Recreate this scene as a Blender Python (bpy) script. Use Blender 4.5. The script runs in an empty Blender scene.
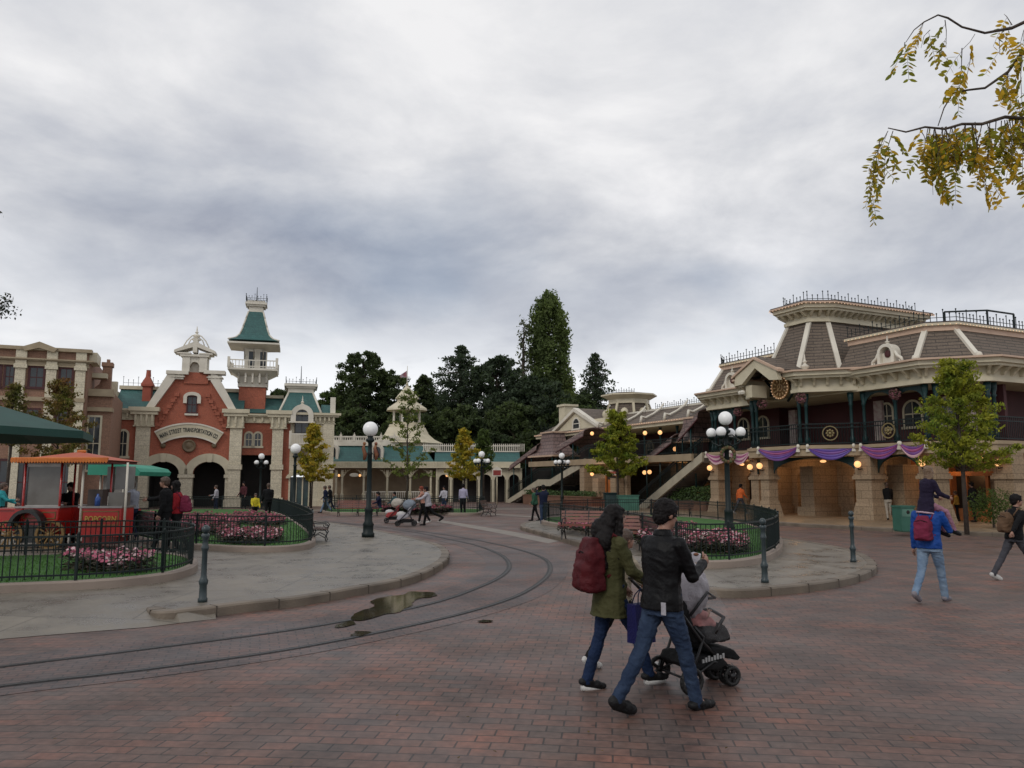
import bpy, bmesh, math, random
from math import sin, cos, pi, radians as R, sqrt, atan2
from mathutils import Vector, Matrix, noise
V = Vector
S = bpy.context.scene
col = S.collection
# ------------------------------------------------------------------ camera
FPX, CH, HZ = 780.0, 1.92, 482.0
PITCH = math.atan((HZ-384)/FPX)
cd = bpy.data.cameras.new('camera'); cam = bpy.data.objects.new('camera', cd); col.objects.link(cam)
cd.sensor_width = 36; cd.lens = FPX/1024*36; cd.clip_start = .05; cd.clip_end = 5000
cam.location = (0, 0, CH); cam.rotation_euler = (pi/2+PITCH, 0, 0)
S.camera = cam
# ------------------------------------------------------------------ world: overcast sky with broken cloud
SUN_EL, SUN_AZ = R(38), R(215)
w = bpy.data.worlds.new('World'); S.world = w; w.use_nodes = True
nt = w.node_tree; nt.nodes.clear()
def N(t, typ, **k):
    n = t.nodes.new(typ)
    for a, b in k.items(): setattr(n, a, b)
    return n
def mathn(t, op, a, b=None, clamp=False):
    n = N(t, 'ShaderNodeMath', operation=op); n.use_clamp = clamp
    for i, x in enumerate((a, b)):
        if x is None: continue
        if isinstance(x, (int, float)): n.inputs[i].default_value = x
        else: t.links.new(x, n.inputs[i])
    return n.outputs[0]
def ramp(t, fac, stops, interp='LINEAR'):
    n = N(t, 'ShaderNodeValToRGB'); n.color_ramp.interpolation = interp
    e = n.color_ramp.elements
    while len(e) < len(stops): e.new(.5)
    for i, (p, c) in enumerate(stops):
        e[i].position = p; e[i].color = (*c, 1) if len(c) == 3 else c
    t.links.new(fac, n.inputs[0]); return n.outputs[0]
def mixc(t, fac, a, b, mode='MIX'):
    n = N(t, 'ShaderNodeMix', data_type='RGBA', blend_type=mode)
    for s, x in ((n.inputs[0], fac), (n.inputs[6], a), (n.inputs[7], b)):
        if isinstance(x, (int, float)): s.default_value = x
        elif isinstance(x, tuple): s.default_value = (*x, 1) if len(x) == 3 else x
        else: t.links.new(x, s)
    return n.outputs[2]
L = nt.links.new
sky = N(nt, 'ShaderNodeTexSky', sky_type='NISHITA'); sky.sun_disc = False
sky.sun_elevation = SUN_EL; sky.sun_rotation = SUN_AZ
tc = N(nt, 'ShaderNodeTexCoord')
sx = N(nt, 'ShaderNodeSeparateXYZ'); L(tc.outputs['Generated'], sx.inputs[0])
zz = mathn(nt, 'MAXIMUM', sx.outputs[2], 0.0)
den = mathn(nt, 'ADD', zz, .22)
cx = N(nt, 'ShaderNodeCombineXYZ')
L(mathn(nt, 'DIVIDE', sx.outputs[0], den), cx.inputs[0]); L(mathn(nt, 'DIVIDE', sx.outputs[1], den), cx.inputs[1])
def wnoise(scale, detail, rough, dist=0., off=(0, 0, 0), sc=(1, 1, 1)):
    mp = N(nt, 'ShaderNodeMapping'); mp.inputs[1].default_value = off; mp.inputs[3].default_value = sc
    L(cx.outputs[0], mp.inputs[0])
    n = N(nt, 'ShaderNodeTexNoise'); L(mp.outputs[0], n.inputs['Vector'])
    n.inputs['Scale'].default_value = scale; n.inputs['Detail'].default_value = detail
    n.inputs['Roughness'].default_value = rough; n.inputs['Distortion'].default_value = dist
    return n.outputs['Fac']
big = wnoise(.95, 3, .5, .3, (3.1, 1.7, 0))
mid = wnoise(2.3, 7, .55, .35, (0.4, 5.2, 0), (1, 1.5, 1))
def dnoise(scale, detail, rough, dist, off, sc):
    mp = N(nt, 'ShaderNodeMapping'); mp.inputs[1].default_value = off; mp.inputs[3].default_value = sc
    L(tc.outputs['Generated'], mp.inputs[0]); n = N(nt, 'ShaderNodeTexNoise'); L(mp.outputs[0], n.inputs['Vector'])
    n.inputs['Scale'].default_value = scale; n.inputs['Detail'].default_value = detail; n.inputs['Roughness'].default_value = rough; n.inputs['Distortion'].default_value = dist
    return n.outputs['Fac']
puff = dnoise(3.0, 11, .57, .25, (1.3, .2, 2.), (1, 1, 2.0))
fac = mathn(nt, 'ADD', mathn(nt, 'ADD', mathn(nt, 'MULTIPLY', big, .34), mathn(nt, 'MULTIPLY', mid, .12)), mathn(nt, 'MULTIPLY', puff, .54))
cloud = ramp(nt, fac, [(.40, (.235, .25, .29)), (.455, (.31, .322, .352)), (.505, (.40, .405, .42)), (.58, (.54, .535, .535))])
# bright clearing near the horizon
hz = ramp(nt, sx.outputs[2], [(.0, (1, 1, 1)), (.13, (1, 1, 1)), (.205, (.35, .35, .35)), (.29, (0, 0, 0))])
hzl = mathn(nt, 'MULTIPLY', hz, ramp(nt, wnoise(1.5, 6, .55, .3, (7, 2, 0)), [(.34, (.45, .45, .45)), (.50, (1, 1, 1))]))
cloud = mixc(nt, hzl, cloud, (.54, .55, .565))
band = ramp(nt, sx.outputs[2], [(.12, (1, 1, 1)), (.25, (.80, .82, .86)), (.36, (.93, .935, .95)), (.52, (1.04, 1.035, 1.03))])
cloud = mixc(nt, 1., cloud, band, 'MULTIPLY')
# overhead veil is a little paler
ov = ramp(nt, sx.outputs[2], [(.30, (0, 0, 0)), (.50, (.55, .55, .55))])
cloud = mixc(nt, ov, cloud, (.44, .442, .455))
bgs = N(nt, 'ShaderNodeBackground'); L(sky.outputs[0], bgs.inputs[0]); bgs.inputs[1].default_value = .09
bgc = N(nt, 'ShaderNodeBackground'); L(cloud, bgc.inputs[0]); bgc.inputs[1].default_value = 1.78
gap = ramp(nt, wnoise(1.1, 5, .5, .2, (11, 4, 0)), [(.54, (1, 1, 1)), (.72, (.72, .72, .72))])
ms = N(nt, 'ShaderNodeMixShader'); L(gap, ms.inputs[0]); L(bgs.outputs[0], ms.inputs[1]); L(bgc.outputs[0], ms.inputs[2])
wo = N(nt, 'ShaderNodeOutputWorld'); L(ms.outputs[0], wo.inputs[0])
sd = bpy.data.lights.new('sun', 'SUN'); sd.energy = .9; sd.angle = R(18); sd.color = (1, .95, .88)
sun = bpy.data.objects.new('sun', sd); col.objects.link(sun)
sun.rotation_euler = (pi/2-SUN_EL, 0, pi-SUN_AZ if False else -SUN_AZ+pi)
vs = S.view_settings; vs.view_transform = 'Standard'; vs.look = 'None'; vs.gamma = 1; vs.exposure = 0; vs.use_curve_mapping = False
S.cycles.use_denoising = True; S.cycles.max_bounces = 6; S.cycles.diffuse_bounces = 3; S.cycles.transparent_max_bounces = 12
S.cycles.sample_clamp_indirect = 4
rnd = random.Random(7)
# ------------------------------------------------------------------ pixel <-> world
CP, SP = cos(PITCH), sin(PITCH)
def ray(px, py):
    u = (px-512)/FPX; v = (384-py)/FPX
    return V((u, CP-v*SP, SP+v*CP))
def G(px, py, z=0.):
    d = ray(px, py); t = (z-CH)/d.z; return V((d.x*t, d.y*t, z))
def AT(px, py, Y):
    d = ray(px, py); t = Y/d.y; return V((d.x*t, Y, CH+d.z*t))
class Frame:
    def __init__(s, x, y, ang): s.o = V((x, y, 0)); s.a = ang; s.ex = V((cos(ang), sin(ang), 0)); s.ey = V((-sin(ang), cos(ang), 0))
    def p(s, px, py, yl=0.):
        d = ray(px, py); c = V((0, 0, CH))
        t = (yl-(c-s.o).dot(s.ey))/d.dot(s.ey); q = c+d*t
        return (q-s.o).dot(s.ex), q.z
    def x(s, px, yl=0., py=470): return s.p(px, py, yl)[0]
    def z(s, px, py, yl=0.): return s.p(px, py, yl)[1]
    def w(s, x, y, z=0): return s.o+s.ex*x+s.ey*y+V((0, 0, z))
# ------------------------------------------------------------------ materials
MATS = {}
def mat(name, c, rough=.6, c2=None, scale=3., bump=0., bscale=None, metal=0., emit=None, es=0., detail=5., coat=0., sheen=0., spec=None, alpha=None, trans=0., island=0.):
    if name in MATS: return MATS[name]
    m = bpy.data.materials.new(name); m.use_nodes = True; t = m.node_tree
    b = t.nodes['Principled BSDF']; b.inputs['Base Color'].default_value = (*c, 1)
    b.inputs['Roughness'].default_value = rough; b.inputs['Metallic'].default_value = metal
    if coat: b.inputs['Coat Weight'].default_value = coat; b.inputs['Coat Roughness'].default_value = .15
    if sheen: b.inputs['Sheen Weight'].default_value = sheen
    if spec is not None: b.inputs['Specular IOR Level'].default_value = spec
    if alpha is not None: b.inputs['Alpha'].default_value = alpha
    if trans: b.inputs['Transmission Weight'].default_value = trans
    o = N(t, 'ShaderNodeTexCoord').outputs['Object']
    base = None
    if c2 is None: c2 = tuple(x*.72 for x in c)
    n = N(t, 'ShaderNodeTexNoise'); t.links.new(o, n.inputs['Vector']); n.inputs['Scale'].default_value = scale; n.inputs['Detail'].default_value = detail
    base = mixc(t, ramp(t, n.outputs['Fac'], [(.35, (0, 0, 0)), (.65, (1, 1, 1))]), c, c2)
    if island:
        g = N(t, 'ShaderNodeNewGeometry')
        k = ramp(t, g.outputs['Random Per Island'], [(0, (1-island,)*3), (1, (1+island,)*3)])
        base = mixc(t, 1., base, k, 'MULTIPLY')
    t.links.new(base, b.inputs['Base Color'])
    if bump:
        n2 = N(t, 'ShaderNodeTexNoise'); t.links.new(o, n2.inputs['Vector']); n2.inputs['Scale'].default_value = bscale or scale*6; n2.inputs['Detail'].default_value = 6
        bp = N(t, 'ShaderNodeBump'); bp.inputs['Strength'].default_value = bump; bp.inputs['Distance'].default_value = .02
        t.links.new(n2.outputs['Fac'], bp.inputs['Height']); t.links.new(bp.outputs[0], b.inputs['Normal'])
    if emit: b.inputs['Emission Color'].default_value = (*emit, 1); b.inputs['Emission Strength'].default_value = es
    MATS[name] = m; return m
def brickmat(name, c1, c2, mortar, bw, bh, ms=.012, rough=.7, offset=.5, axes='XZ', rot=0., patch=None, wet=False, bump=.4, zrow=None):
    if name in MATS: return MATS[name]
    m = bpy.data.materials.new(name); m.use_nodes = True; t = m.node_tree; b = t.nodes['Principled BSDF']
    tcn = N(t, 'ShaderNodeTexCoord'); o = tcn.outputs['Object']
    sp = N(t, 'ShaderNodeSeparateXYZ'); t.links.new(o, sp.inputs[0])
    cb = N(t, 'ShaderNodeCombineXYZ')
    if axes == 'XZ':
        # run round corners: x+y along the wall
        t.links.new(mathn(t, 'ADD', sp.outputs[0], sp.outputs[1]), cb.inputs[0]); t.links.new(sp.outputs[2], cb.inputs[1])
    else:
        mp = N(t, 'ShaderNodeMapping'); mp.inputs[2].default_value = (0, 0, rot); t.links.new(o, mp.inputs[0])
        sp2 = N(t, 'ShaderNodeSeparateXYZ'); t.links.new(mp.outputs[0], sp2.inputs[0])
        # gentle bow of the courses
        wob = N(t, 'ShaderNodeTexNoise'); t.links.new(mp.outputs[0], wob.inputs['Vector']); wob.inputs['Scale'].default_value = .25; wob.inputs['Detail'].default_value = 1
        t.links.new(sp2.outputs[0], cb.inputs[0])
        bow = mathn(t, 'MULTIPLY', mathn(t, 'MULTIPLY', sp2.outputs[0], sp2.outputs[0]), .012)
        t.links.new(mathn(t, 'ADD', mathn(t, 'ADD', sp2.outputs[1], bow), mathn(t, 'MULTIPLY', wob.outputs['Fac'], .25)), cb.inputs[1])
    br = N(t, 'ShaderNodeTexBrick'); t.links.new(cb.outputs[0], br.inputs['Vector'])
    br.inputs['Color1'].default_value = (*c1, 1); br.inputs['Color2'].default_value = (*c2, 1); br.inputs['Mortar'].default_value = (*mortar, 1)
    br.inputs['Scale'].default_value = 1; br.inputs['Brick Width'].default_value = bw; br.inputs['Row Height'].default_value = bh
    br.inputs['Mortar Size'].default_value = ms; br.inputs['Mortar Smooth'].default_value = .3; br.offset = offset
    base = br.outputs['Color']
    n = N(t, 'ShaderNodeTexNoise'); t.links.new(o, n.inputs['Vector']); n.inputs['Scale'].default_value = .35 if wet else 1.2; n.inputs['Detail'].default_value = 6
    n2 = N(t, 'ShaderNodeTexNoise'); t.links.new(o, n2.inputs['Vector']); n2.inputs['Scale'].default_value = 14; n2.inputs['Detail'].default_value = 5
    if wet:
        n5 = N(t, 'ShaderNodeTexNoise'); t.links.new(cb.outputs[0], n5.inputs['Vector']); n5.inputs['Scale'].default_value = 1.6; n5.inputs['Detail'].default_value = 3
        base = mixc(t, 1., base, ramp(t, n5.outputs['Fac'], [(.32, (.72, .77, .80)), (.5, (1, 1, 1)), (.68, (1.3, 1.06, .95))]), 'MULTIPLY')
    if patch: base = mixc(t, ramp(t, n.outputs['Fac'], [(.40, (0, 0, 0)), (.62, (.8, .8, .8))]), base, mixc(t, .55, base, patch))
    base = mixc(t, 1., base, ramp(t, n2.outputs['Fac'], [(.3, (.72, .72, .72)), (.7, (1.2, 1.2, 1.2))]), 'MULTIPLY')
    if wet:      # old gum, oil spots and worn patches
        vo = N(t, 'ShaderNodeTexVoronoi'); t.links.new(o, vo.inputs['Vector']); vo.inputs['Scale'].default_value = 1.7; vo.inputs['Randomness'].default_value = 1
        base = mixc(t, 1., base, ramp(t, vo.outputs['Distance'], [(.035, (.45, .45, .47)), (.06, (1, 1, 1))]), 'MULTIPLY')
        n6 = N(t, 'ShaderNodeTexNoise'); t.links.new(o, n6.inputs['Vector']); n6.inputs['Scale'].default_value = 1.1; n6.inputs['Detail'].default_value = 9; n6.inputs['Roughness'].default_value = .72
        base = mixc(t, 1., base, ramp(t, n6.outputs['Fac'], [(.36, (.66, .66, .68)), (.5, (1, 1, 1)), (.66, (1.16, 1.12, 1.1))]), 'MULTIPLY')
    t.links.new(base, b.inputs['Base Color'])
    b.inputs['Roughness'].default_value = rough
    if wet:
        n3 = N(t, 'ShaderNodeTexNoise'); t.links.new(o, n3.inputs['Vector']); n3.inputs['Scale'].default_value = .5; n3.inputs['Detail'].default_value = 7
        rr = ramp(t, n3.outputs['Fac'], [(.35, (rough-.16,)*3), (.65, (rough+.14,)*3)])
        t.links.new(mathn(t, 'ADD', rr, mathn(t, 'MULTIPLY', n2.outputs['Fac'], .08)), b.inputs['Roughness'])
    bp = N(t, 'ShaderNodeBump'); bp.inputs['Strength'].default_value = bump; bp.inputs['Distance'].default_value = .01
    h = mathn(t, 'ADD', mathn(t, 'MULTIPLY', br.outputs['Fac'], -1.), mathn(t, 'MULTIPLY', n2.outputs['Fac'], .5))
    t.links.new(h, bp.inputs['Height']); t.links.new(bp.outputs[0], b.inputs['Normal'])
    MATS[name] = m; return m
# ------------------------------------------------------------------ mesh builder
def Rz(a): return Matrix.Rotation(a, 4, 'Z')
def T(x, y, z): return Matrix.Translation((x, y, z))
class MB:
    def __init__(s): s.v = []; s.f = []; s.M = Matrix.Identity(4); s.sm = []; s.ch = []
    def add(s, vs, fs, smooth=False):
        n = len(s.v); s.ch.append(len(s.f)); s.v += [s.M @ V(p) for p in vs]; s.f += [tuple(i+n for i in f) for f in fs]; s.sm += [smooth]*len(fs); return s
    def box(s, x0, x1, y0, y1, z0, z1):
        if x0 > x1: x0, x1 = x1, x0
        if y0 > y1: y0, y1 = y1, y0
        return s.add([(x0,y0,z0),(x1,y0,z0),(x1,y1,z0),(x0,y1,z0),(x0,y0,z1),(x1,y0,z1),(x1,y1,z1),(x0,y1,z1)],
              [(0,3,2,1),(4,5,6,7),(0,1,5,4),(1,2,6,5),(2,3,7,6),(3,0,4,7)])
    def tube(s, pts, r, n=6, cap=True):
        pts = [V(p) for p in pts]; m = len(pts)
        rs = r if isinstance(r, (list, tuple)) else [r]*m
        vs = []; up = None
        for i, p in enumerate(pts):
            t = (pts[min(i+1, m-1)]-pts[max(i-1, 0)])
            t = t.normalized() if t.length > 1e-9 else V((0, 0, 1))
            if up is None: up = t.orthogonal().normalized()
            a = (up-t*up.dot(t)); a = a.normalized() if a.length > 1e-6 else t.orthogonal().normalized(); up = a
            b = t.cross(a)
            for k in range(n):
                q = 2*pi*k/n; vs.append(p+(a*cos(q)+b*sin(q))*rs[i])
        fs = [(i*n+k, i*n+(k+1)%n, (i+1)*n+(k+1)%n, (i+1)*n+k) for i in range(m-1) for k in range(n)]
        if cap: fs += [tuple(range(n))[::-1], tuple((m-1)*n+k for k in range(n))]
        return s.add(vs, fs, n > 5)
    def lathe(s, prof, c=(0, 0, 0), n=16, sx=1, sy=1):
        vs = []; c = V(c)
        for r, z in prof:
            for k in range(n): vs.append(c+V((cos(2*pi*k/n)*r*sx, sin(2*pi*k/n)*r*sy, z)))
        m = len(prof)
        fs = [(i*n+k, i*n+(k+1)%n, (i+1)*n+(k+1)%n, (i+1)*n+k) for i in range(m-1) for k in range(n)]
        fs += [tuple(range(n))[::-1], tuple((m-1)*n+k for k in range(n))]
        return s.add(vs, fs, n > 8)
    def ball(s, c, r, n=12, m=8, sc=(1, 1, 1)):
        c = V(c); vs = [c+V((0, 0, -r*sc[2]))]
        for i in range(1, m):
            a = -pi/2+pi*i/m
            for k in range(n): vs.append(c+V((cos(a)*cos(2*pi*k/n)*r*sc[0], cos(a)*sin(2*pi*k/n)*r*sc[1], sin(a)*r*sc[2])))
        vs.append(c+V((0, 0, r*sc[2]))); fs = [(0, 1+(k+1) % n, 1+k) for k in range(n)]
        for i in range(m-2):
            for k in range(n): a = 1+i*n; fs.append((a+k, a+(k+1)%n, a+n+(k+1)%n, a+n+k))
        e = len(vs)-1; a = 1+(m-2)*n; fs += [(a+k, a+(k+1)%n, e) for k in range(n)]
        return s.add(vs, fs, True)
    def prism(s, poly, z0, z1):
        n = len(poly); vs = [(x, y, z0) for x, y in poly]+[(x, y, z1) for x, y in poly]
        return s.add(vs, [tuple(range(n))[::-1], tuple(range(n, 2*n))]+[(i, (i+1)%n, n+(i+1)%n, n+i) for i in range(n)])
    def frust(s, pa, z0, pb, z1):
        n = len(pa); vs = [(x, y, z0) for x, y in pa]+[(x, y, z1) for x, y in pb]
        return s.add(vs, [tuple(range(n))[::-1], tuple(range(n, 2*n))]+[(i, (i+1)%n, n+(i+1)%n, n+i) for i in range(n)])
    def plate(s, poly, y0, y1):   # polygon in x,z ; thickness in y
        n = len(poly); vs = [(x, y0, z) for x, z in poly]+[(x, y1, z) for x, z in poly]
        return s.add(vs, [tuple(range(n)), tuple(range(n, 2*n))[::-1]]+[(i, n+i, n+(i+1)%n, (i+1)%n) for i in range(n)])
    def seg(s, a, b, wd, h):      # bar between two points with a rectangular section
        a, b = V(a), V(b); t = (b-a).normalized(); side = t.cross(V((0, 0, 1)))
        side = side.normalized() if side.length > 1e-6 else V((1, 0, 0)); up = side.cross(t)
        vs = [p+side*(wd/2*i)+up*(h/2*j) for p in (a, b) for i, j in ((-1, -1), (1, -1), (1, 1), (-1, 1))]
        return s.add(vs, [(0, 1, 2, 3), (7, 6, 5, 4), (0, 4, 5, 1), (1, 5, 6, 2), (2, 6, 7, 3), (3, 7, 4, 0)])
    def build(s, name, m, parent=None, kind=None, label=None, smooth=None):
        me = bpy.data.meshes.new(name); me.from_pydata([tuple(p) for p in s.v], [], s.f); me.materials.append(m)
        me.polygons.foreach_set('use_smooth', s.sm if smooth is None else [smooth]*len(s.f))
        bm = bmesh.new(); bm.from_mesh(me); bmesh.ops.recalc_face_normals(bm, faces=bm.faces); bm.to_mesh(me); bm.free()
        o = bpy.data.objects.new(name, me); col.objects.link(o)
        if parent: o.parent = parent
        if kind: o['kind'] = kind
        if label: o['label'] = label
        return o
def buildn(mb, name, m, parent, k=1):      # one object for every k shapes added
    cuts = sorted(set(mb.ch))[::k]+[len(mb.f)]
    for a, b in zip(cuts, cuts[1:]):
        fs = mb.f[a:b]; lo = min(min(f) for f in fs); hi = max(max(f) for f in fs)+1
        q = MB(); q.v = mb.v[lo:hi]; q.f = [tuple(i-lo for i in f) for f in fs]; q.sm = mb.sm[a:b]; q.build(name, m, parent)
def tag(o, label, cat, group=None):
    o['label'] = label; o['category'] = cat
    if group: o['group'] = group
    return o
def thing(name, label, cat, loc=(0, 0, 0), rz=0., group=None, sc=1.):
    o = bpy.data.objects.new(name, None); col.objects.link(o); o.location = loc; o.rotation_euler = (0, 0, rz); o.scale = (sc,)*3
    o.empty_display_size = .3
    return tag(o, label, cat, group)
def dup(root, loc, rz=0., label=None, sc=None, group=None):
    r = root.copy(); col.objects.link(r); r.location = loc; r.rotation_euler = (0, 0, rz)
    if sc: r.scale = (sc,)*3
    if label: r['label'] = label
    if group: r['group'] = group
    for ch in list(root.children):
        c = ch.copy(); col.objects.link(c); c.parent = r
        for g in list(ch.children):
            e = g.copy(); col.objects.link(e); e.parent = c
    return r
def offset(poly, d):   # grow a CCW polygon outward by d
    n = len(poly); out = []
    for i in range(n):
        p0, p1, p2 = V(poly[i-1]), V(poly[i]), V(poly[(i+1) % n])
        a = (p1-p0).normalized(); b = (p2-p1).normalized()
        na = V((a.y, -a.x)); nb = V((b.y, -b.x)); k = (na+nb); k = k/max(k.dot(na), .2)
        out.append(tuple(p1+k*d))
    return out
def smoothpoly(pts, sub=6, closed=False):   # Catmull-Rom
    n = len(pts); out = []; P = [V(p) for p in pts]
    rng = range(n) if closed else range(n-1)
    for i in rng:
        a = P[i-1] if closed or i > 0 else P[i]*2-P[i+1]; b = P[i]; c = P[(i+1) % n]
        d = P[(i+2) % n] if closed or i+2 < n else c*2-b
        for k in range(sub):
            t = k/sub; out.append(.5*((2*b)+(c-a)*t+(2*a-5*b+4*c-d)*t*t+(3*b-a-3*c+d)*t**3))
    if not closed: out.append(P[-1])
    return out
def text_mesh(txt, size, depth=.01, bold=.0):
    c = bpy.data.curves.new('lettering', 'FONT'); c.body = txt; c.size = size; c.extrude = depth; c.align_x = 'CENTER'; c.offset = bold
    o = bpy.data.objects.new('lettering', c); col.objects.link(o)
    dg = bpy.context.evaluated_depsgraph_get(); dg.update()
    me = bpy.data.meshes.new_from_object(o.evaluated_get(dg))
    vs = [v.co.copy() for v in me.vertices]; fs = [tuple(p.vertices) for p in me.polygons]
    bpy.data.objects.remove(o); bpy.data.curves.remove(c); bpy.data.meshes.remove(me)
    return vs, fs
# ------------------------------------------------------------------ shared materials
M = dict(
 stone=brickmat('cream_stone', (.60,.54,.41), (.55,.495,.37), (.42,.37,.28), .9, .36, .012, .8, bump=.2),
 cream=mat('cream_paint', (.57,.51,.375), .55, (.48,.43,.31), 1.5, .1, 20),
 white=mat('white_paint', (.66,.62,.53), .5, (.56,.52,.44), 1.2),
 peach=mat('bulb_glow_trim', (.52,.37,.27), .5, (.46,.32,.23), 2),  # peach tint paints the glow of the bulb rows onto the trim
 red=brickmat('red_brick', (.40,.105,.056), (.34,.088,.048), (.24,.12,.085), .22, .075, .008, .8, bump=.2),
 brown=brickmat('brown_brick', (.29,.155,.10), (.235,.125,.083), (.22,.15,.11), .22, .075, .008, .8, bump=.2),
 tan=brickmat('tan_sandstone', (.31,.225,.145), (.26,.19,.12), (.17,.12,.075), .8, .38, .015, .85, bump=.3),
 teal=brickmat('teal_slate', (.040,.125,.118), (.032,.10,.096), (.018,.07,.066), .3, .22, .01, .6, bump=.4),
 slate=brickmat('grey_slate', (.145,.112,.085), (.12,.092,.070), (.045,.036,.030), 1.3, .17, .022, .75, bump=.8),
 rust=brickmat('copper_tile', (.20,.135,.12), (.16,.105,.095), (.06,.04,.04), .5, .3, .03, .6, bump=.6),
 iron=mat('dark_green_iron', (.004,.010,.010), .5, (.006,.013,.013), 8, spec=.3),
 black=mat('black_iron', (.012,.014,.015), .4, (.02,.022,.022), 8),
 green=mat('green_column_paint', (.008,.034,.035), .45, (.006,.026,.027), 3, spec=.3),
 glass=mat('dark_glass', (.02,.025,.03), .08, (.03,.035,.04), 2),
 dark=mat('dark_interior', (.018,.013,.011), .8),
 maroon=mat('maroon_wall', (.07,.016,.018), .7, (.05,.013,.014), 1),
 orange=mat('orange_glow_wall', (.32,.12,.05), .75, (.24,.09,.035), 1.2),  # warm lamp glow of the station interior is put into this wall colour
 globe=mat('white_globe_glass', (.86,.86,.85), .25, (.82,.82,.81), 2),
 amber=mat('lit_amber_globe', (.8,.4,.15), .4, emit=(1,.50,.20), es=1.25),
 bulb=mat('warm_bulb', (.8,.55,.35), .4, emit=(1,.66,.42), es=.55),
 trunk=mat('bark', (.07,.052,.038), .9, (.04,.03,.024), 6, .6, 30),
)
# ================================================================== SETTING
def struct(name, mb, m): return mb.build(name, m, kind='structure')
PAVE = brickmat('brick_road', (.160,.078,.057), (.102,.072,.061), (.034,.025,.022), .255, .150, .008, .55, axes='XY', rot=R(7), patch=(.075,.060,.055), wet=True, bump=.5)
PAVE2 = brickmat('track_setts', (.125,.068,.054), (.085,.060,.054), (.028,.022,.02), .22, .11, .01, .52, axes='XY', rot=R(-18), patch=(.060,.056,.060), wet=True, bump=.45)
def concrete(name, c, c2, rough):
    m = mat(name, c, rough, c2, .55, .25, 60, detail=8); t = m.node_tree; b = t.nodes['Principled BSDF']
    o = N(t, 'ShaderNodeTexCoord').outputs['Object']
    br = N(t, 'ShaderNodeTexBrick'); t.links.new(o, br.inputs['Vector']); br.inputs['Scale'].default_value = 1
    br.inputs['Brick Width'].default_value = 2.6; br.inputs['Row Height'].default_value = 2.2; br.inputs['Mortar Size'].default_value = .012
    br.inputs['Color1'].default_value = (1,1,1,1); br.inputs['Color2'].default_value = (.9,.9,.9,1); br.inputs['Mortar'].default_value = (.45,.45,.45,1)
    src = b.inputs['Base Color'].links[0].from_socket
    st = N(t, 'ShaderNodeTexNoise'); t.links.new(o, st.inputs['Vector']); st.inputs['Scale'].default_value = 1.7; st.inputs['Detail'].default_value = 9; st.inputs['Roughness'].default_value = .7
    x = mixc(t, 1., src, br.outputs['Color'], 'MULTIPLY')
    x = mixc(t, 1., x, ramp(t, st.outputs['Fac'], [(.35, (.72,.72,.72)), (.6, (1.08,1.08,1.08))]), 'MULTIPLY')
    t.links.new(x, b.inputs['Base Color'])
    t.links.new(ramp(t, st.outputs['Fac'], [(.38, (rough-.2,)*3), (.62, (rough+.15,)*3)]), b.inputs['Roughness'])
    return m
CONC = concrete('wet_pavement', (.20,.175,.14), (.15,.13,.105), .42)
KERB = mat('kerb_stone', (.17,.135,.10), .6, (.095,.075,.055), 1.6, .4, 40)
BEDK = mat('pinkish_bed_kerb', (.27,.215,.175), .6, (.21,.165,.135), 1.4, .3, 40)
g = MB(); g.add([(-600,-60,0),(600,-60,0),(600,1500,0),(-600,1500,0)], [(0,1,2,3)]); struct('ground', g, PAVE)
def flat(name, pts, z, m, th=0):
    b = MB(); p = [(q[0], q[1]) for q in pts]
    b.prism(p, z-.003 if not th else z-th, z) if th else b.add([(x, y, z) for x, y in p], [tuple(range(len(p)))])
    return struct(name, b, m)
def ribbon(pts, wd):
    L_, R_ = [], []
    for i, p in enumerate(pts):
        t = (pts[min(i+1, len(pts)-1)]-pts[max(i-1, 0)]).normalized(); n = V((-t.y, t.x, 0))
        L_.append(p+n*wd/2); R_.append(p-n*wd/2)
    return L_, R_
# --- tram track in its band of setts
inn = [G(*q) for q in ((-260,703),(-120,685),(0,667.5),(150,649),(310,627.5),(427,605),(478,588),(503,575.5),(509.5,565),(500.5,555),(478,546),(452,540),(418,533),(370,526.5),(300,520),(200,514))]
out = [G(*q) for q in ((-260,733),(-120,708),(0,687),(150,669.5),(300,648),(427,622.5),(490,606),(528,591),(549,574),(547,561),(528,552.5),(495,544),(455,536.5),(400,529),(330,522),(220,515))]
inn = smoothpoly(inn, 6); out = smoothpoly(out, 6)
a, _ = ribbon(inn, .55*2); _, b_ = ribbon(out, .75)
bd = MB(); n = min(len(a), len(b_))
bd.add([(p.x, p.y, .004) for p in a[:n]]+[(p.x, p.y, .004) for p in b_[:n]], [(i, i+1, n+i+1, n+i) for i in range(n-1)])
struct('tram_track_bed', bd, PAVE2)
RAIL = mat('rail_steel', (.04,.038,.036), .4, (.025,.024,.023), 4, metal=.5); GROOVE = mat('rail_groove', (.008,.008,.008), .6)
for line in (inn, out):
    for off_, wd, m_, z_ in ((0, .045, RAIL, .012), (.045, .04, GROOVE, .008), (-.045, .022, GROOVE, .008)):
        l2 = [p+V((-(line[min(i+1,len(line)-1)]-line[max(i-1,0)]).normalized().y, (line[min(i+1,len(line)-1)]-line[max(i-1,0)]).normalized().x, 0))*off_ for i, p in enumerate(line)]
        A_, B_ = ribbon(l2, wd); q = MB(); n = len(A_)
        q.add([(p.x, p.y, z_) for p in A_]+[(p.x, p.y, z_) for p in B_], [(i, i+1, n+i+1, n+i) for i in range(n-1)])
        struct('tram_rail' if off_ == 0 else 'rail_groove', q, m_)
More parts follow.
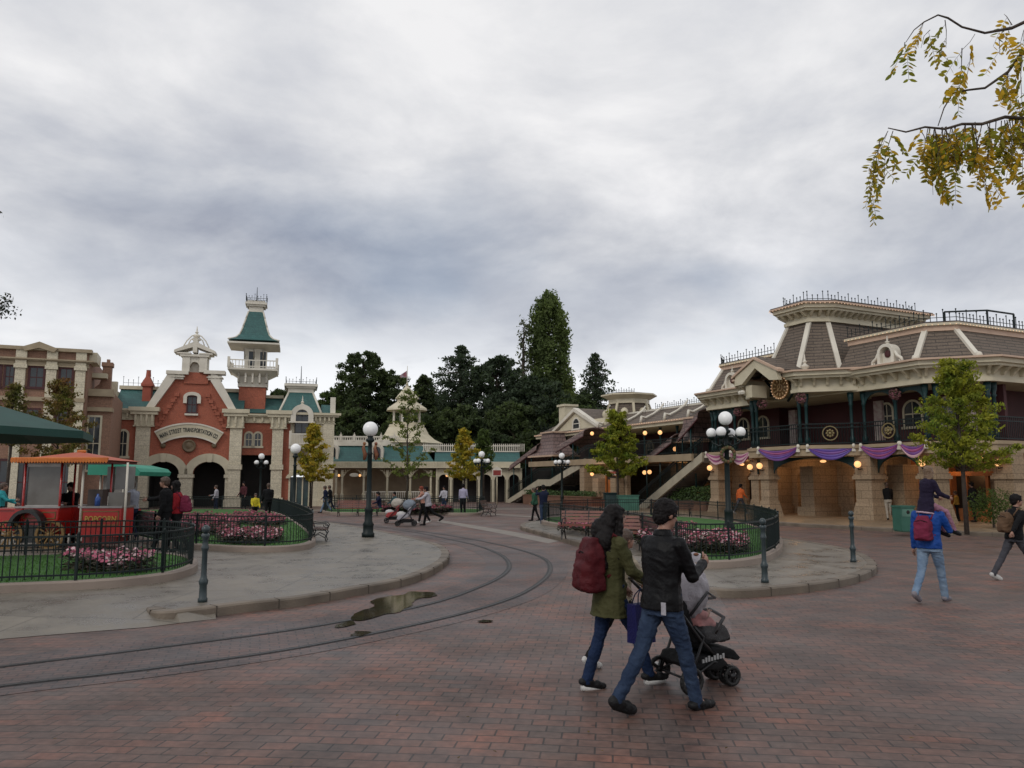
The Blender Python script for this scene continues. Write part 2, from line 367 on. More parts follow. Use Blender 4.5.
# --- pale bands across the far plaza
BAND = mat('pale_band', (.21,.18,.15), .5, (.16,.135,.11), 1.5, .2, 30)
for q in (((330,519),(520,545),(560,553),(520,548.5),(330,520.4)), ):
    pass
flat('pale_paving_band', [G(*q) for q in ((440,520),(512,531.5),(560,541),(548,543.5),(500,533.5),(436,521.6))], .0045, BAND)
flat('pale_paving_band', [G(*q) for q in ((470,512.2),(560,518),(640,523),(640,524.6),(560,519.3),(468,513))], .0045, BAND)
flat('pale_paving_band', [G(*q) for q in ((300,509.8),(420,508.5),(540,508.5),(540,509.4),(420,509.6),(300,511))], .0045, BAND)
# --- raised islands
def island(name, pts, z0, h, m, edge=None, ew=.16, sub=12):
    P = smoothpoly([V((p.x, p.y, 0)) for p in pts], sub, True)
    ar = sum(P[i-1].x*P[i].y-P[i].x*P[i-1].y for i in range(len(P)))
    if ar < 0: P = P[::-1]
    pl = [(p.x, p.y) for p in P]
    if edge:
        k = MB(); inner = offset(pl, -ew); n = len(pl)
        r = offset(pl, -.02)
        vs = [(x, y, z0-.02) for x, y in pl]+[(x, y, z0+h-.02) for x, y in pl]+[(x, y, z0+h+.006) for x, y in r]+[(x, y, z0+h+.006) for x, y in inner]+[(x, y, z0+h-.05) for x, y in inner]
        fs = []
        for j in range(4): fs += [(j*n+i, j*n+(i+1) % n, (j+1)*n+(i+1) % n, (j+1)*n+i) for i in range(n) if not (name == 'left_pavement' and pl[i][1] < 13.6 and pl[i][0] < -5.25)]
        k.add(vs, fs); struct('kerb', k, edge); pl2 = offset(pl, -ew+.03)
    else: pl2 = pl
    if edge is KERB:      # joints between the kerb stones
        j = MB(); run = 0.; a_in = offset(pl, -ew-.01); a_out = offset(pl, .004)
        for i in range(len(pl)):
            run += (V(pl[i])-V(pl[i-1])).length
            if run > .95 and pl[i][1] < 32 and not (name == 'left_pavement' and pl[i][1] < 13.6 and pl[i][0] < -5.1):
                run = 0; p, q = V(a_out[i]), V(a_in[i]); tt = (q-p).normalized(); n_ = V((-tt.y, tt.x))*.006
                c4 = [p+n_, p-n_, q-n_, q+n_]; j.add([(v.x, v.y, .0) for v in c4]+[(v.x, v.y, z0+h+.009) for v in c4], [(0,1,5,4), (4,5,6,7), (1,2,6,5), (3,0,4,7)])
        struct('kerb_joint', j, mat('joint_dark', (.05,.04,.03), .8))
    b = MB(); b.prism(pl2, z0-.01, z0+h)
    struct(name, b, m); return pl
LI = [G(*q) for q in ((154,622),(200,618.5),(250,612),(300,606.5),(351,597),(401,587),(432,575.5),(449,562),(443,551),(418,543),(380,534.5),(330,525.5),(270,519.5),(190,516.5),(60,516),(-150,516),(-600,525),(-900,560),(-900,600),(-300,603),(0,601),(90,603),(135,610))]
island('left_pavement', LI, 0, .14, CONC, KERB, .2)
rp = MB(); A0 = [G(*q, .149) for q in ((-900,585),(-300,586),(0,587),(90,588),(132,592),(152,597),(176,604))]+[G(214, 604, .12)]
A1 = [G(*q, .149) for q in ((-900,600),(-300,605),(0,607),(90,605),(132,604),(152,605),(176,609.5))]+[G(212, 617.2, .02)]
A2 = [G(*q, .006) for q in ((-900,665),(-300,655),(0,639),(90,631.5),(128,628.5),(148,627),(180,622.8))]+[G(216, 618.9, .004)]
n7 = len(A1); rp.add([tuple(p) for p in A0+A1+A2]+[(p.x, p.y, .02) for p in A0], [(r_*n7+i, r_*n7+i+1, (r_+1)*n7+1+i, (r_+1)*n7+i) for r_ in (0, 1) for i in range(n7-1)]+[(i+1, i, 3*n7+i, 3*n7+1+i) for i in range(n7-1)]+[(n7-1, 4*n7-1, 3*n7-1, 2*n7-1)]); struct('dropped_kerb_ramp', rp, CONC)
RI = [G(*q) for q in ((722,598),(794,594),(846,586),(872,577),(876,568),(858,557),(820,548),(781,542),(740,536),(690,531),(640,526),(580,523),(535,524),(520,529),(545,537),(585,549),(625,566),(665,586))]
island('right_pavement', RI, 0, .14, CONC, KERB, .2)
SI = [V((x, y, 0)) for x, y in ((5.5,60),(6.3,52),(8.2,45),(10.5,38.5),(13.5,32.5),(16.5,28.6),(20,26.2),(26,24.5),(34,24),(44,26),(44,70),(20,95),(6,80))]
SIDE = concrete('station_sidewalk', (.26,.185,.115), (.21,.15,.095), .5)
island('station_pavement', SI, 0, .14, SIDE, KERB, .2)
# --- planted beds
GRASS = mat('lawn', (.035,.12,.012), .9, (.022,.085,.008), 3, .5, 60)
SOIL = mat('bed_soil', (.02,.014,.01), .95, (.03,.02,.014), 6, .6, 40)
B1 = [G(x, y, .14) for x, y in ((-260,603),(-120,600),(0,594),(80,590.5),(140,585.5),(180,579),(197,571),(192,564),(165,559.5),(120,559),(40,561),(-100,566),(-260,572))]
B2 = [G(x, y, .14) for x, y in ((150,545.5),(205,550.5),(262,552.5),(300,550.5),(315,545.5),(312,537),(298,526),(283,517.5),(262,512.8),(220,511.5),(160,512),(118,515),(105,522),(120,535))]
B3 = [G(x, y, .14) for x, y in ((545,525),(541,522.5),(552,520.2),(600,518.2),(650,518.2),(700,521),(745,527),(776,538),(783,549),(772,560),(745,566.5),(705,568.5),(676,564),(645,552),(612,540.5),(575,531))]
BEDS = [island('lawn', b, .14, .15, GRASS, BEDK, .17) for b in (B1, B2, B3)]
BF = [G(x, y) for x, y in ((330,514.5),(400,514.8),(470,515.5),(482,514),(478,511.3),(400,510),(330,510.2))]
BEDS.append(island('lawn', BF, 0, .15, GRASS, BEDK, .2))
# grass blades along the beds
def inpoly(x, y, poly):
    c = False; n = len(poly)
    for i in range(n):
        x1, y1 = poly[i]; x2, y2 = poly[i-1]
        if (y1 > y) != (y2 > y) and x < (x2-x1)*(y-y1)/(y2-y1)+x1: c = not c
    return c
for bi, pl in enumerate(BEDS[:3]):
    ins = offset(pl, -.19); xs = [p[0] for p in ins]; ys = [p[1] for p in ins]; gb = MB(); k = 0
    x0, x1, y0, y1 = max(min(xs), -14), max(xs), min(ys), min(max(ys), 30)
    while k < 9000:
        x = rnd.uniform(x0, x1); y = y0+(y1-y0)*rnd.random()**1.3; k += 1
        if not inpoly(x, y, ins): continue
        a = rnd.uniform(0, pi); h = rnd.uniform(.03, .065); d = .009; lx, ly = rnd.uniform(-.02, .02), rnd.uniform(-.02, .02)
        gb.add([(x-cos(a)*d, y-sin(a)*d, .285), (x+cos(a)*d, y+sin(a)*d, .285), (x+lx, y+ly, .285+h)], [(0, 1, 2)])
    gb.build('grass_blades', mat('grass_blade', (.04,.14,.014), .8, (.05,.12,.012), 5), kind='stuff')
# --- puddle
WATER = mat('puddle_water', (.05,.036,.018), .07, (.03,.024,.014), 2, spec=.5)
def puddle(pix, z=.014):
    P = smoothpoly([G(*q) for q in pix], 5, True)
    P = [p+V((noise.noise(p*6)*.05, noise.noise(p*6+V((9, 3, 1)))*.05, 0)) for p in P]
    b = MB(); b.add([(p.x, p.y, z) for p in P], [tuple(range(len(P)))]); struct('puddle', b, WATER)
puddle(((352,621),(358,613),(374,607),(372,601),(388,597),(405,595),(408,592.5),(425,592.5),(437,594.5),(432,598),(416,600),(410,607),(398,613),(385,615),(368,620)))
puddle(((334,628),(340,624),(352,622),(354,625),(344,628)))
puddle(((352,636),(356,632),(372,633),(360,637)))
puddle(((478,622),(484,620.5),(493,621.5),(488,623)))
# ================================================================== helper: windows, arches, cornices, finials
def arch_pts(x0, x1, z0, zs, n=10):       # opening outline: straight jambs, semi-elliptical head from zs up
    cx_, r = (x0+x1)/2, (x1-x0)/2
    return [(x0, z0)]+[(cx_-r*cos(pi*i/n), zs+r*sin(pi*i/n)) for i in range(n+1)]+[(x1, z0)]
def arch_ring(mb, x0, x1, zs, wd, y0, y1, n=12, leg=0, rise=1.):
    c, r = (x0+x1)/2, (x1-x0)/2
    for i in range(n):
        a, b = pi*i/n, pi*(i+1)/n
        q = [(c-r*cos(a), zs+rise*r*sin(a)), (c-r*cos(b), zs+rise*r*sin(b)), (c-(r+wd)*cos(b), zs+(rise*r+wd)*sin(b)), (c-(r+wd)*cos(a), zs+(rise*r+wd)*sin(a))]
        mb.plate(q, y0, y1)
    if leg:
        mb.box(x0-wd, x0, y0, y1, zs-leg, zs); mb.box(x1, x1+wd, y0, y1, zs-leg, zs)
def spandrel(mb, X0, X1, x0, x1, zs, ztop, y0, y1, rise=1., n=14):   # wall above an arch
    c, r = (x0+x1)/2, (x1-x0)/2
    for i in range(n):
        a, b = pi*i/n, pi*(i+1)/n
        mb.plate([(c-r*cos(a), zs+rise*r*sin(a)), (c-r*cos(b), zs+rise*r*sin(b)), (c-r*cos(b), ztop), (c-r*cos(a), ztop)], y0, y1)
    if x0 > X0: mb.box(X0, x0, y0, y1, zs, ztop)
    if X1 > x1: mb.box(x1, X1, y0, y1, zs, ztop)
def window(parent, x0, x1, z0, z1, y, arched=False, frame=.07, fm='cream', bars=1, tone='glass', proud=.05):
    f = MB(); g = MB()
    if arched:
        r = (x1-x0)/2; zs = z1-r; g.plate(arch_pts(x0, x1, z0, zs), y-.01, y+.02)
        arch_ring(f, x0, x1, zs, frame, y-proud, y+.03, leg=zs-z0)
    else:
        g.box(x0, x1, y-.01, y+.02, z0, z1)
        for q in ((x0-frame, x0, z0-frame, z1+frame), (x1, x1+frame, z0-frame, z1+frame)): f.box(q[0], q[1], y-proud, y+.03, q[2], q[3])
        f.box(x0, x1, y-proud, y+.03, z1, z1+frame)
    f.box(x0-frame*1.6, x1+frame*1.6, y-proud*2, y+.03, z0-frame-.02, z0)
    zm = (z0+z1)/2; f.box(x0, x1, y-.03, y-.012, zm-.03, zm+.03)
    for k in range(bars): xx = x0+(x1-x0)*(k+1)/(bars+1); f.box(xx-.02, xx+.02, y-.032, y-.012, z0, z1-.02)
    fr = f.build('window', M[fm], parent); g.build('pane', M[tone], fr); return fr
def cornice(mb, x0, x1, y, z0, z1, out=.35, brk=.5, back=.1, ends=True):
    e = out if ends else 0; h = z1-z0
    mb.box(x0-e, x1+e, y-out, y+back, z1-h*.22, z1); mb.box(x0-e*.7, x1+e*.7, y-out*.72, y+back, z1-h*.40, z1-h*.221)
    mb.box(x0-.04, x1+.04, y-.09, y+back, z0, z1-h*.401); mb.box(x0-.09, x1+.09, y-.15, y+back, z0-.08, z0-.001)
    if brk:
        n = max(2, int((x1-x0)/brk))
        for i in range(n+1):
            x = x0+.08+(x1-x0-.16)*i/n; mb.box(x-.07, x+.07, y-out*.62, y-.08, z1-h*.78, z1-h*.401); mb.box(x-.055, x+.055, y-.22, y-.08, z0+.02, z1-h*.781)
def finial(mb, x, y, z, h, r=.12):
    mb.lathe([(r*1.2, 0), (r*1.2, h*.08), (r*.5, h*.14), (r*.9, h*.24), (r*1., h*.32), (r*.35, h*.42), (r*.3, h*.5), (r*.55, h*.56), (r*.25, h*.64), (.02, h)], (x, y, z), 8)
def cresting(mb, a, b, h=.45, step=.28, ring=True):
    a, b = V(a), V(b); L_ = (b-a).length; n = max(1, int(L_/step))
    for k in (.02, h*.45): mb.seg(a+V((0, 0, k)), b+V((0, 0, k)), .025, .025)
    for i in range(n+1):
        p = a+(b-a)*i/n; hh = h*(1.25 if i % 3 == 0 else .85); mb.seg(p, p+V((0, 0, hh)), .025, .025)
        mb.ball(p+V((0, 0, hh)), .04, 5, 4)
# ================================================================== TRANSPORTATION BUILDING (left)
TF = Frame(-30.7, 58.6, R(15.5))
tb = thing('brick_station_house', 'red brick building with cream trim, twin dark arches, curved name sign and teal roofed tower', 'building', TF.o, TF.a)
X = lambda px, yl=0.: TF.x(px, yl); Z = lambda px, py, yl=0.: TF.z(px, py, yl)
x_a, x_b, x_c, x_d, x_e, x_f, x_g = X(104), X(134), X(148.5), X(228.5), X(240.5), X(271), X(282)
x_h, x_i = X(322), X(333)
zc0, zc1 = Z(140, 419), Z(140, 409)      # cornice
SPR = Z(160, 474)
wall = MB()                               # brick walls
wall.box(x_a+.05, x_b, .0, 9, 0, zc0)     # low wing
# gable brick, stepping behind coping
zt, zk = Z(185, 372), Z(185, 381)
gx = (x_c+x_d)/2; 
xl, xr = X(166), X(218)
aL0, aL1, aR0, aR1 = X(146.5), X(179.5), X(193), X(225.5)
wall.plate([(x_b+.2, Z(160,446)), (x_b+.2, zc0), (x_c-.3, zc1), (X(168), zk), (X(168), zk+.5), (X(172), zk+.5), (X(172), zt), (X(206), zt), (X(206), zk+.5), (X(211), zk+.5), (X(211), zk), (x_d+.3, zc1), (x_e-.2, zc0), (x_e-.2, Z(160,446))], .0, .5)
wall.box(x_b+.2, x_e-.2, .5, 9, Z(160, 446), zc0)
wall.box(x_e-.2, x_f+.1, .9, 9, Z(250, 455, .9), zc0)
wall.box(x_g, X(289), .06, 9, 0, zc0)
WALL = wall.build('wall', M['red'], tb)
# brick tower stage
ty0 = 1.6; tx0, tx1 = TF.x(235.5, ty0), TF.x(262.5, ty0); tw = tx1-tx0; tcx = (tx0+tx1)/2; tcy = ty0+tw/2
tz = lambda py: TF.z(252, py, ty0)
t1 = MB(); t1.box(tx0, tx1, ty0, ty0+tw, zc0-.5, tz(387)); t1.build('tower_base', M['red'], tb)
st = MB()
st.box(X(289), x_h+.1, .0, 9, Z(300, 473), zc0); st.box(X(289), X(290)+.05, 0, 9, 0, Z(300,473)-.002); st.box(X(309)+.2, x_h+.1, 0, 9, 0, Z(300,473)-.002)
for a0, a1, yy in ((x_a, X(110), -.12), (x_b, x_c, -.25), (x_d, x_e, -.25), (x_f, x_g, -.25), (x_h, x_i, -.15)):
    st.box(a0, a1, yy, .6, 0, zc0-.1)
    st.box(a0-.12, a1+.12, yy-.12, .55, 0, .7); st.box(a0-.09, a1+.09, yy-.09, .56, Z(160, 468)-.1, Z(160, 466)+.15)
# arcade storey: pillars and arch band
st.box(x_c-.05, aL0, -.1, .5, 0, SPR); st.box(aL1, aR0, -.1, .5, 0, SPR); st.box(aR1, x_d+.05, -.1, .5, 0, SPR)
for q0, q1 in ((x_c, aL0), (aL1, aR0), (aR1, x_d)): st.box(q0-.08, q1+.08, -.2, .5, SPR-.28, SPR-.02); st.box(q0-.1, q1+.1, -.22, .5, 0, .55)
rb = MB(); spandrel(rb, x_c-.05, (aL1+aR0)/2, aL0, aL1, SPR, Z(160, 446), -.05, .5, .82); spandrel(rb, (aL1+aR0)/2, x_d+.05, aR0, aR1, SPR, Z(160,446), -.05, .5, .82); rb.build('arcade_brickwork', M['red'], tb)
pil = st.build('stone_dressing', M['stone'], tb)
aring = MB()
for q0, q1 in ((aL0, aL1), (aR0, aR1)):
    arch_ring(aring, q0, q1, SPR, .62, -.22, -.05, 14, rise=.82); m_ = (q0+q1)/2; zz_ = SPR+(q1-q0)/2*.82
    aring.plate([(m_-.16, zz_-.05), (m_+.16, zz_-.05), (m_+.24, zz_+.6), (m_-.24, zz_+.6)], -.32, -.1)
aring.build('arch_moulding', M['cream'], tb)
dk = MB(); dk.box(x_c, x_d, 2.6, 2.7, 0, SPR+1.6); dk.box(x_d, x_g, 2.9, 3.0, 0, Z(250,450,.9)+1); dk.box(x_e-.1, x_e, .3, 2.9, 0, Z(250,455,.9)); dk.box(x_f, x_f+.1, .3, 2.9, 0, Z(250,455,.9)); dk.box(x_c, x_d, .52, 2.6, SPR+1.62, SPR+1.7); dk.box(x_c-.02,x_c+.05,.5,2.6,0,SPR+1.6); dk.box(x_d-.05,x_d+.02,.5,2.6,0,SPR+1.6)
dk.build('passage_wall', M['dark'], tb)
# copings
cp = MB()
for sgn, x0_, x1_, xt in ((1, x_b-.1, x_c+.25, X(172)), (-1, x_e+.1, x_d-.25, X(205))):
    cp.plate([(x_c-.45 if sgn > 0 else x_d+.45, zc1), (x_c+.12 if sgn > 0 else x_d-.12, zc1), (xt-sgn*.12, zk+.05), (xt-sgn*.12, zk+.6), (xt-sgn*.62, zk+.5)], -.35, .12)
cp.box(X(161.5), X(184), -.45, .6, Z(170, 374.5), Z(170, 371)); cp.box(X(199.5), X(221), -.45, .6, Z(210, 374.5), Z(210, 371))
for q0, q1 in ((X(165), X(179)), (X(204), X(217.5))):
    cp.box(q0, q1, -.28, .55, zk+.1, Z(170, 374.6)); cp.box(q0-.1, q1+.1, -.36, .56, Z(170, 377), Z(170, 376))
    for k in range(4): xx = q0+.15+(q1-q0-.3)*k/3; cp.box(xx-.07, xx+.07, -.42, -.28, zk+.3, Z(170, 377)-.02)
cp.build('gable_coping', M['white'], tb)
stp = MB()                                # corbelled brick steps below the coping
for k in range(6):
    f_ = k/6
    for sgn, xa_, xb_ in ((1, x_c+.3, X(174)), (-1, x_d-.3, X(203))):
        xx = xa_+(xb_-xa_)*f_; zz_ = zc0-.3+(zk-zc0-.2)*f_-.25; stp.box(xx, xx+sgn*.34, -.16, .05, zz_, zz_+.26); stp.box(xx+sgn*.0, xx+sgn*.2, -.10, .05, zz_-.2, zz_-.001)
stp.box(X(181)-.1, X(197)+.5, -.12, .05, zk-.2, zt-.2)
stp.build('corbel_steps', M['red'], tb)
cn = MB()
cornice(cn, x_a-.1, x_b-.1, 0, zc0, zc1, .4); cornice(cn, x_b-.1, x_c+.2, -.25, zc0-.5, zc1+.12, .42, .4); cornice(cn, x_d-.2, x_e+.1, -.25, zc0-.5, zc1+.12, .42, .4)
cornice(cn, x_e+.15, x_f-.15, .9, TF.z(255, 422, .9), TF.z(255, 414, .9), .35); cornice(cn, x_f-.1, x_g+.2, -.25, zc0-.5, zc1+.1, .42, .4)
cornice(cn, x_g+.3, x_i, 0, zc0-.05, zc1-.02, .5, .35)
cn.build('cornice', M['cream'], tb)
window(tb, X(117.5), X(125), Z(120, 456), Z(120, 431), -.0, True, .16, 'cream')
window(tb, X(184.5), X(193), Z(190, 412.5), Z(190, 397), -.0, False, .09, 'maroon', 1, proud=.1)
lt = MB(); arch_ring(lt, X(183.5), X(194), Z(190,397), .26, -.2, .02, 8, rise=.35, leg=.5); lt.box(X(182), X(195.5), -.2, .02, Z(190,415.5), Z(190,413.5)); lt.build('window_hood', M['white'], tb)
for q in ((244.5, 250.5), (253.5, 259.5)): window(tb, TF.x(q[0], .9), TF.x(q[1], .9), TF.z(250, 446, .9), TF.z(250, 433, .9), .9, True, .14, 'cream')
# name sign on its arc
sg = MB(); sgx = (X(153.5)+X(221.5))/2; hw = (X(221.5)-X(153.5))/2; zt_ = Z(187, 424.5); ze_ = Z(155, 433)
sag = zt_-ze_; RAD = (hw*hw+sag*sag)/(2*sag); zcn = zt_-RAD; am = math.asin(hw/RAD); th = .86
def arc(r, k, n=24): a = -am+2*am*k/n; return (sgx+r*sin(a), zcn+r*cos(a))
for k in range(24): sg.plate([arc(RAD-th, k), arc(RAD-th, k+1), arc(RAD, k+1), arc(RAD, k)], -.26, -.1)
SG = sg.build('name_sign', M['cream'], tb)
bd_ = MB()
for k in range(24):
    for r0, r1 in ((RAD, RAD+.12), (RAD-th-.12, RAD-th)): bd_.plate([arc(r0, k), arc(r0, k+1), arc(r1, k+1), arc(r1, k)], -.31, -.1)
bd_.build('sign_border', M['white'], SG)
lm = MB(); words_ = 'MAIN STREET TRANSPORTATION CO.'; wid = {'M': 1.25, 'W': 1.3, 'I': .5, ' ': .55, '.': .4, 'N': 1.05, 'O': 1.1}
tot = sum(wid.get(c, .95) for c in words_); acc = 0; amx = am*.94
for ch in words_:
    q = wid.get(ch, .95); a = -amx+2*amx*(acc+q/2)/tot; acc += q
    if ch == ' ': continue
    vs_, fs_ = text_mesh(ch, .40, .012, .008); base_r = RAD-th+.28; vs_ = [V((v.x*.60, v.y*1.15, v.z)) for v in vs_]
    lm.M = T(sgx+base_r*sin(a), -.275, zcn+base_r*cos(a)) @ Matrix.Rotation(a, 4, 'Y') @ Matrix.Rotation(pi/2, 4, 'X')
    lm.add(vs_, fs_)
lm.build('lettering', mat('sign_letter', (.03,.035,.03), .5), SG)
md = MB(); md.M = T(X(188), -.14, Z(188, 446)) @ Matrix.Rotation(pi/2, 4, 'X'); md.lathe([(.5, 0), (.5, .06), (.4, .1), (.36, .05), (.2, .09), (.02, .12)], n=18)
for q in (162, 213): md.M = T(X(q), -.02, Z(q, 445.5)) @ Matrix.Rotation(pi/2, 4, 'X'); md.lathe([(.2, 0), (.2, .17), (.1, .2)], n=10)
md.build('medallion', mat('bronze', (.16,.11,.06), .5), tb)
# niche lantern crowning the gable
nm = MB(); na0, na1 = X(172), X(207); nz0, nz1 = zt, Z(190, 357)
nm.box(na0+.35, na0+.9, -.3, .9, nz0, nz1); nm.box(na1-.9, na1-.35, -.3, .9, nz0, nz1); nm.box(na0+.3, na1-.3, .35, .9, nz0, nz1+.2)
spandrel(nm, na0+.9, na1-.9, na0+.95, na1-.95, nz0+.5, nz1, -.2, .3)
nm.box(na0+.2, na1-.2, -.4, 1., nz1, nz1+.18); nm.box(na0-.05, na0+.95, -.45, 1., nz1+.18, nz1+.3); nm.box(na1-.95, na1+.05, -.45, 1., nz1+.18, nz1+.3)
nx = (na0+na1)/2; za = Z(190, 346)
for sgn, xx in ((1, na0-.25), (-1, na1+.25)):
    nm.plate([(xx, nz1+.25), (xx, nz1+.45), (nx-sgn*.15, za+.25), (nx-sgn*.15, za-.15)], -.5, 1.)
    nm.tube([(nx-sgn*.1, .2, za+.95), (nx-sgn*.35, .2, za+.85), (nx-sgn*.7, .2, za+.45), (nx-sgn*.95, .2, za-.05)], .045, 6)
    nm.tube([(nx-sgn*.2, .2, za+.7), (nx-sgn*.45, .2, za+.5), (nx-sgn*.6, .2, za+.1)], .045, 6)
nm.box(nx-.16, nx+.16, -.5, .5, nz1+.3, za+.55)
finial(nm, nx, .2, za+.5, Z(190, 325.5)-za-.5, .27)
nm.build('niche_lantern', M['white'], tb)
# roofs behind
rf = MB()
rz1 = TF.z(120, 389, 2.5)
rf.frust([(x_a+.3, .2), (x_e, .2), (x_e, 9), (x_a+.3, 9)], zc1-.02, [(x_a+.3, 2.6), (x_e, 2.6), (x_e, 7), (x_a+.3, 7)], rz1)
rf.frust([(x_e+.05, 1.1), (x_f+.6, 1.1), (x_f+.6, 9), (x_e+.05, 9)], zc1, [(x_e+.05, 3), (x_f+.6, 3), (x_f+.6, 7), (x_e+.05, 7)], TF.z(255, 398, 3))
R1 = rf.build('slate_roof', M['teal'], tb)
rt = MB(); rt.box(x_a+.2, x_e, 2.4, 7.2, rz1, rz1+.28); rt.box(x_a+.05, x_a+.5, .05, .5, zc1, rz1+.3); rt.box(x_a+.1, x_a+.3, .5, 7.2, zc1, rz1-.3); rt.box(x_e+.05, x_f+.7, 2.8, 7.2, TF.z(255, 398, 3), TF.z(255, 398, 3)+.25)
rt.build('roof_kerb', M['cream'], tb)
cr = MB(); cresting(cr, (x_a+.4, 2.8, rz1+.28), (x_e-4.2, 2.8, rz1+.28), .6, .34); cr.build('roof_cresting', M['iron'], tb)
ch_ = MB(); c0, c1 = TF.x(136, 1.2), TF.x(148, 1.2); cz = lambda py: TF.z(142, py, 1.2)
ch_.box(c0+.12, c1-.12, 1.2, 2.0, zc1-.2, cz(386)); ch_.box(c0, c1, 1.08, 2.12, cz(386), cz(384)); ch_.frust([(c0, 1.08), (c1, 1.08), (c1, 2.12), (c0, 2.12)], cz(384), [(c0+.3, 1.3), (c1-.3, 1.3), (c1-.3, 1.9), (c0+.3, 1.9)], cz(376)); 
ch_.lathe([(.2, 0), (.16, cz(370)-cz(376)), (.19, cz(370)-cz(376)+.05)], ((c0+c1)/2, 1.6, cz(376)), 8); ch_.build('chimney', mat('chimney_brick', (.33,.085,.05), .8, (.28,.07,.045), 4), tb)
# tower: bracketed white stage, balcony, windowed room, concave roof
tw_ = MB(); a = tx0-.05; b = tx1+.05; c = ty0-.05; d = ty0+tw+.05
zB, zF = tz(387), tz(376.5)
tw_.box(a-.06, b+.06, c-.06, d+.06, zB, zF)
bl = TF.x(224.5, ty0-.7), TF.x(275, ty0-.7); ov_ = (bl[1]-bl[0]-(b-a))/2
tw_.frust([(a-.1, c-.1), (b+.1, c-.1), (b+.1, d+.1), (a-.1, d+.1)], zF, [(a-ov_+.1, c-ov_+.1), (b+ov_-.1, c-ov_+.1), (b+ov_-.1, d+ov_-.1), (a-ov_+.1, d+ov_-.1)], zF+.42)
tw_.box(a-ov_, b+ov_, c-ov_, d+ov_, zF+.42, zF+.6)
for k in range(5):
    for (px_, py_) in ((a+(b-a)*k/4, c), (b, c+(d-c)*k/4), (a, c+(d-c)*k/4)):
        dx = 0 if py_ == c and px_ not in () else 0
        tw_.box(px_-.07, px_+.07, py_-(.5 if py_ == c else .07), py_+.07, zF-.55, zF+.2)
rmz = tz(347); s_ = .35; tw_.box(a+s_, b-s_, c+s_, d-s_, zF+.6, rmz)
tw_.build('tower_stage', M['white'], tb)
bal = MB(); zb = zF+.6
P4 = [(a-ov_+.06, c-ov_+.06), (b+ov_-.06, c-ov_+.06), (b+ov_-.06, d+ov_-.06), (a-ov_+.06, d+ov_-.06)]
for i in range(4):
    p, q = V((*P4[i], zb)), V((*P4[(i+1) % 4], zb))
    for h in (.12, .62): bal.seg(p+V((0, 0, h)), q+V((0, 0, h)), .07, .08)
    for k in range(15): r_ = p+(q-p)*k/14; bal.seg(r_, r_+V((0, 0, .62)), .05, .05)
    bal.box(p.x-.1, p.x+.1, p.y-.1, p.y+.1, zb, zb+.85)
bal.build('balcony_railing', M['white'], tb)
for q0, q1 in ((TF.x(244., ty0+.3), TF.x(250, ty0+.3)), (TF.x(255.5, ty0+.3), TF.x(261.5, ty0+.3))): window(tb, q0, q1, tz(368), tz(351), c+s_-.01, False, .1, 'white', 0, proud=.08)
ev = MB(); eo = (TF.x(277, ty0-.8)-TF.x(225, ty0-.8)-(b-a))/2; rmz = tz(345.5)
ev.frust([(a+.2, c+.2), (b-.2, c+.2), (b-.2, d-.2), (a+.2, d-.2)], rmz-.22, [(a-eo, c-eo), (b+eo, c-eo), (b+eo, d+eo), (a-eo, d+eo)], rmz); ev.box(a-eo-.05, b+eo+.05, c-eo-.05, d+eo+.05, rmz, rmz+.14)
for sx_ in (a+.35, tcx, b-.35):
    for k in (-1, 1): ev.tube([(sx_+k*.0, c+.33, rmz-1.1), (sx_+k*.0, c+.05, rmz-.6), (sx_, c-.3, rmz-.3)], .05, 6)
ev.build('tower_eaves', M['white'], tb)
tr = MB(); prof = [(1.0, 343.6), (.74, 341.), (.58, 336.5), (.48, 329), (.38, 320), (.30, 313)]
half0 = (b-a)/2+eo
rings = [[(tcx-half0*r_, tcy-half0*r_), (tcx+half0*r_, tcy-half0*r_), (tcx+half0*r_, tcy+half0*r_), (tcx-half0*r_, tcy+half0*r_)] for r_, _ in prof]
ztw = lambda py: TF.z(252, py, ty0+1)
for i in range(len(prof)-1): tr.frust(rings[i], ztw(prof[i][1])+.001*i, rings[i+1], ztw(prof[i+1][1]))
tr.build('tower_roof', M['teal'], tb)
hip = MB()
for i in range(len(prof)-1):
    for k in range(4): hip.tube([(*rings[i][k], ztw(prof[i][1])), (*rings[i+1][k], ztw(prof[i+1][1]))], .07, 6)
z1_ = ztw(313); q = half0*.30
for h0, h1, e in ((0, .45, -.02), (.45, .6, .14), (.6, .78, .26), (.78, .92, .12)): hip.box(tcx-q-e, tcx+q+e, tcy-q-e, tcy+q+e, z1_+h0+.001, z1_+h1)
hip.build('tower_roof_trim', M['white'], tb)
cr2 = MB(); e = q+.22; zz_ = z1_+.92
for p0, p1 in (((-e,-e),(e,-e)), ((e,-e),(e,e)), ((e,e),(-e,e)), ((-e,e),(-e,-e))): cresting(cr2, (tcx+p0[0], tcy+p0[1], zz_), (tcx+p1[0], tcy+p1[1], zz_), .42, .22)
cr2.tube([(tcx, tcy, zz_), (tcx, tcy, zz_+1.3)], [.05, .02], 6); cr2.build('tower_cresting', M['iron'], tb)
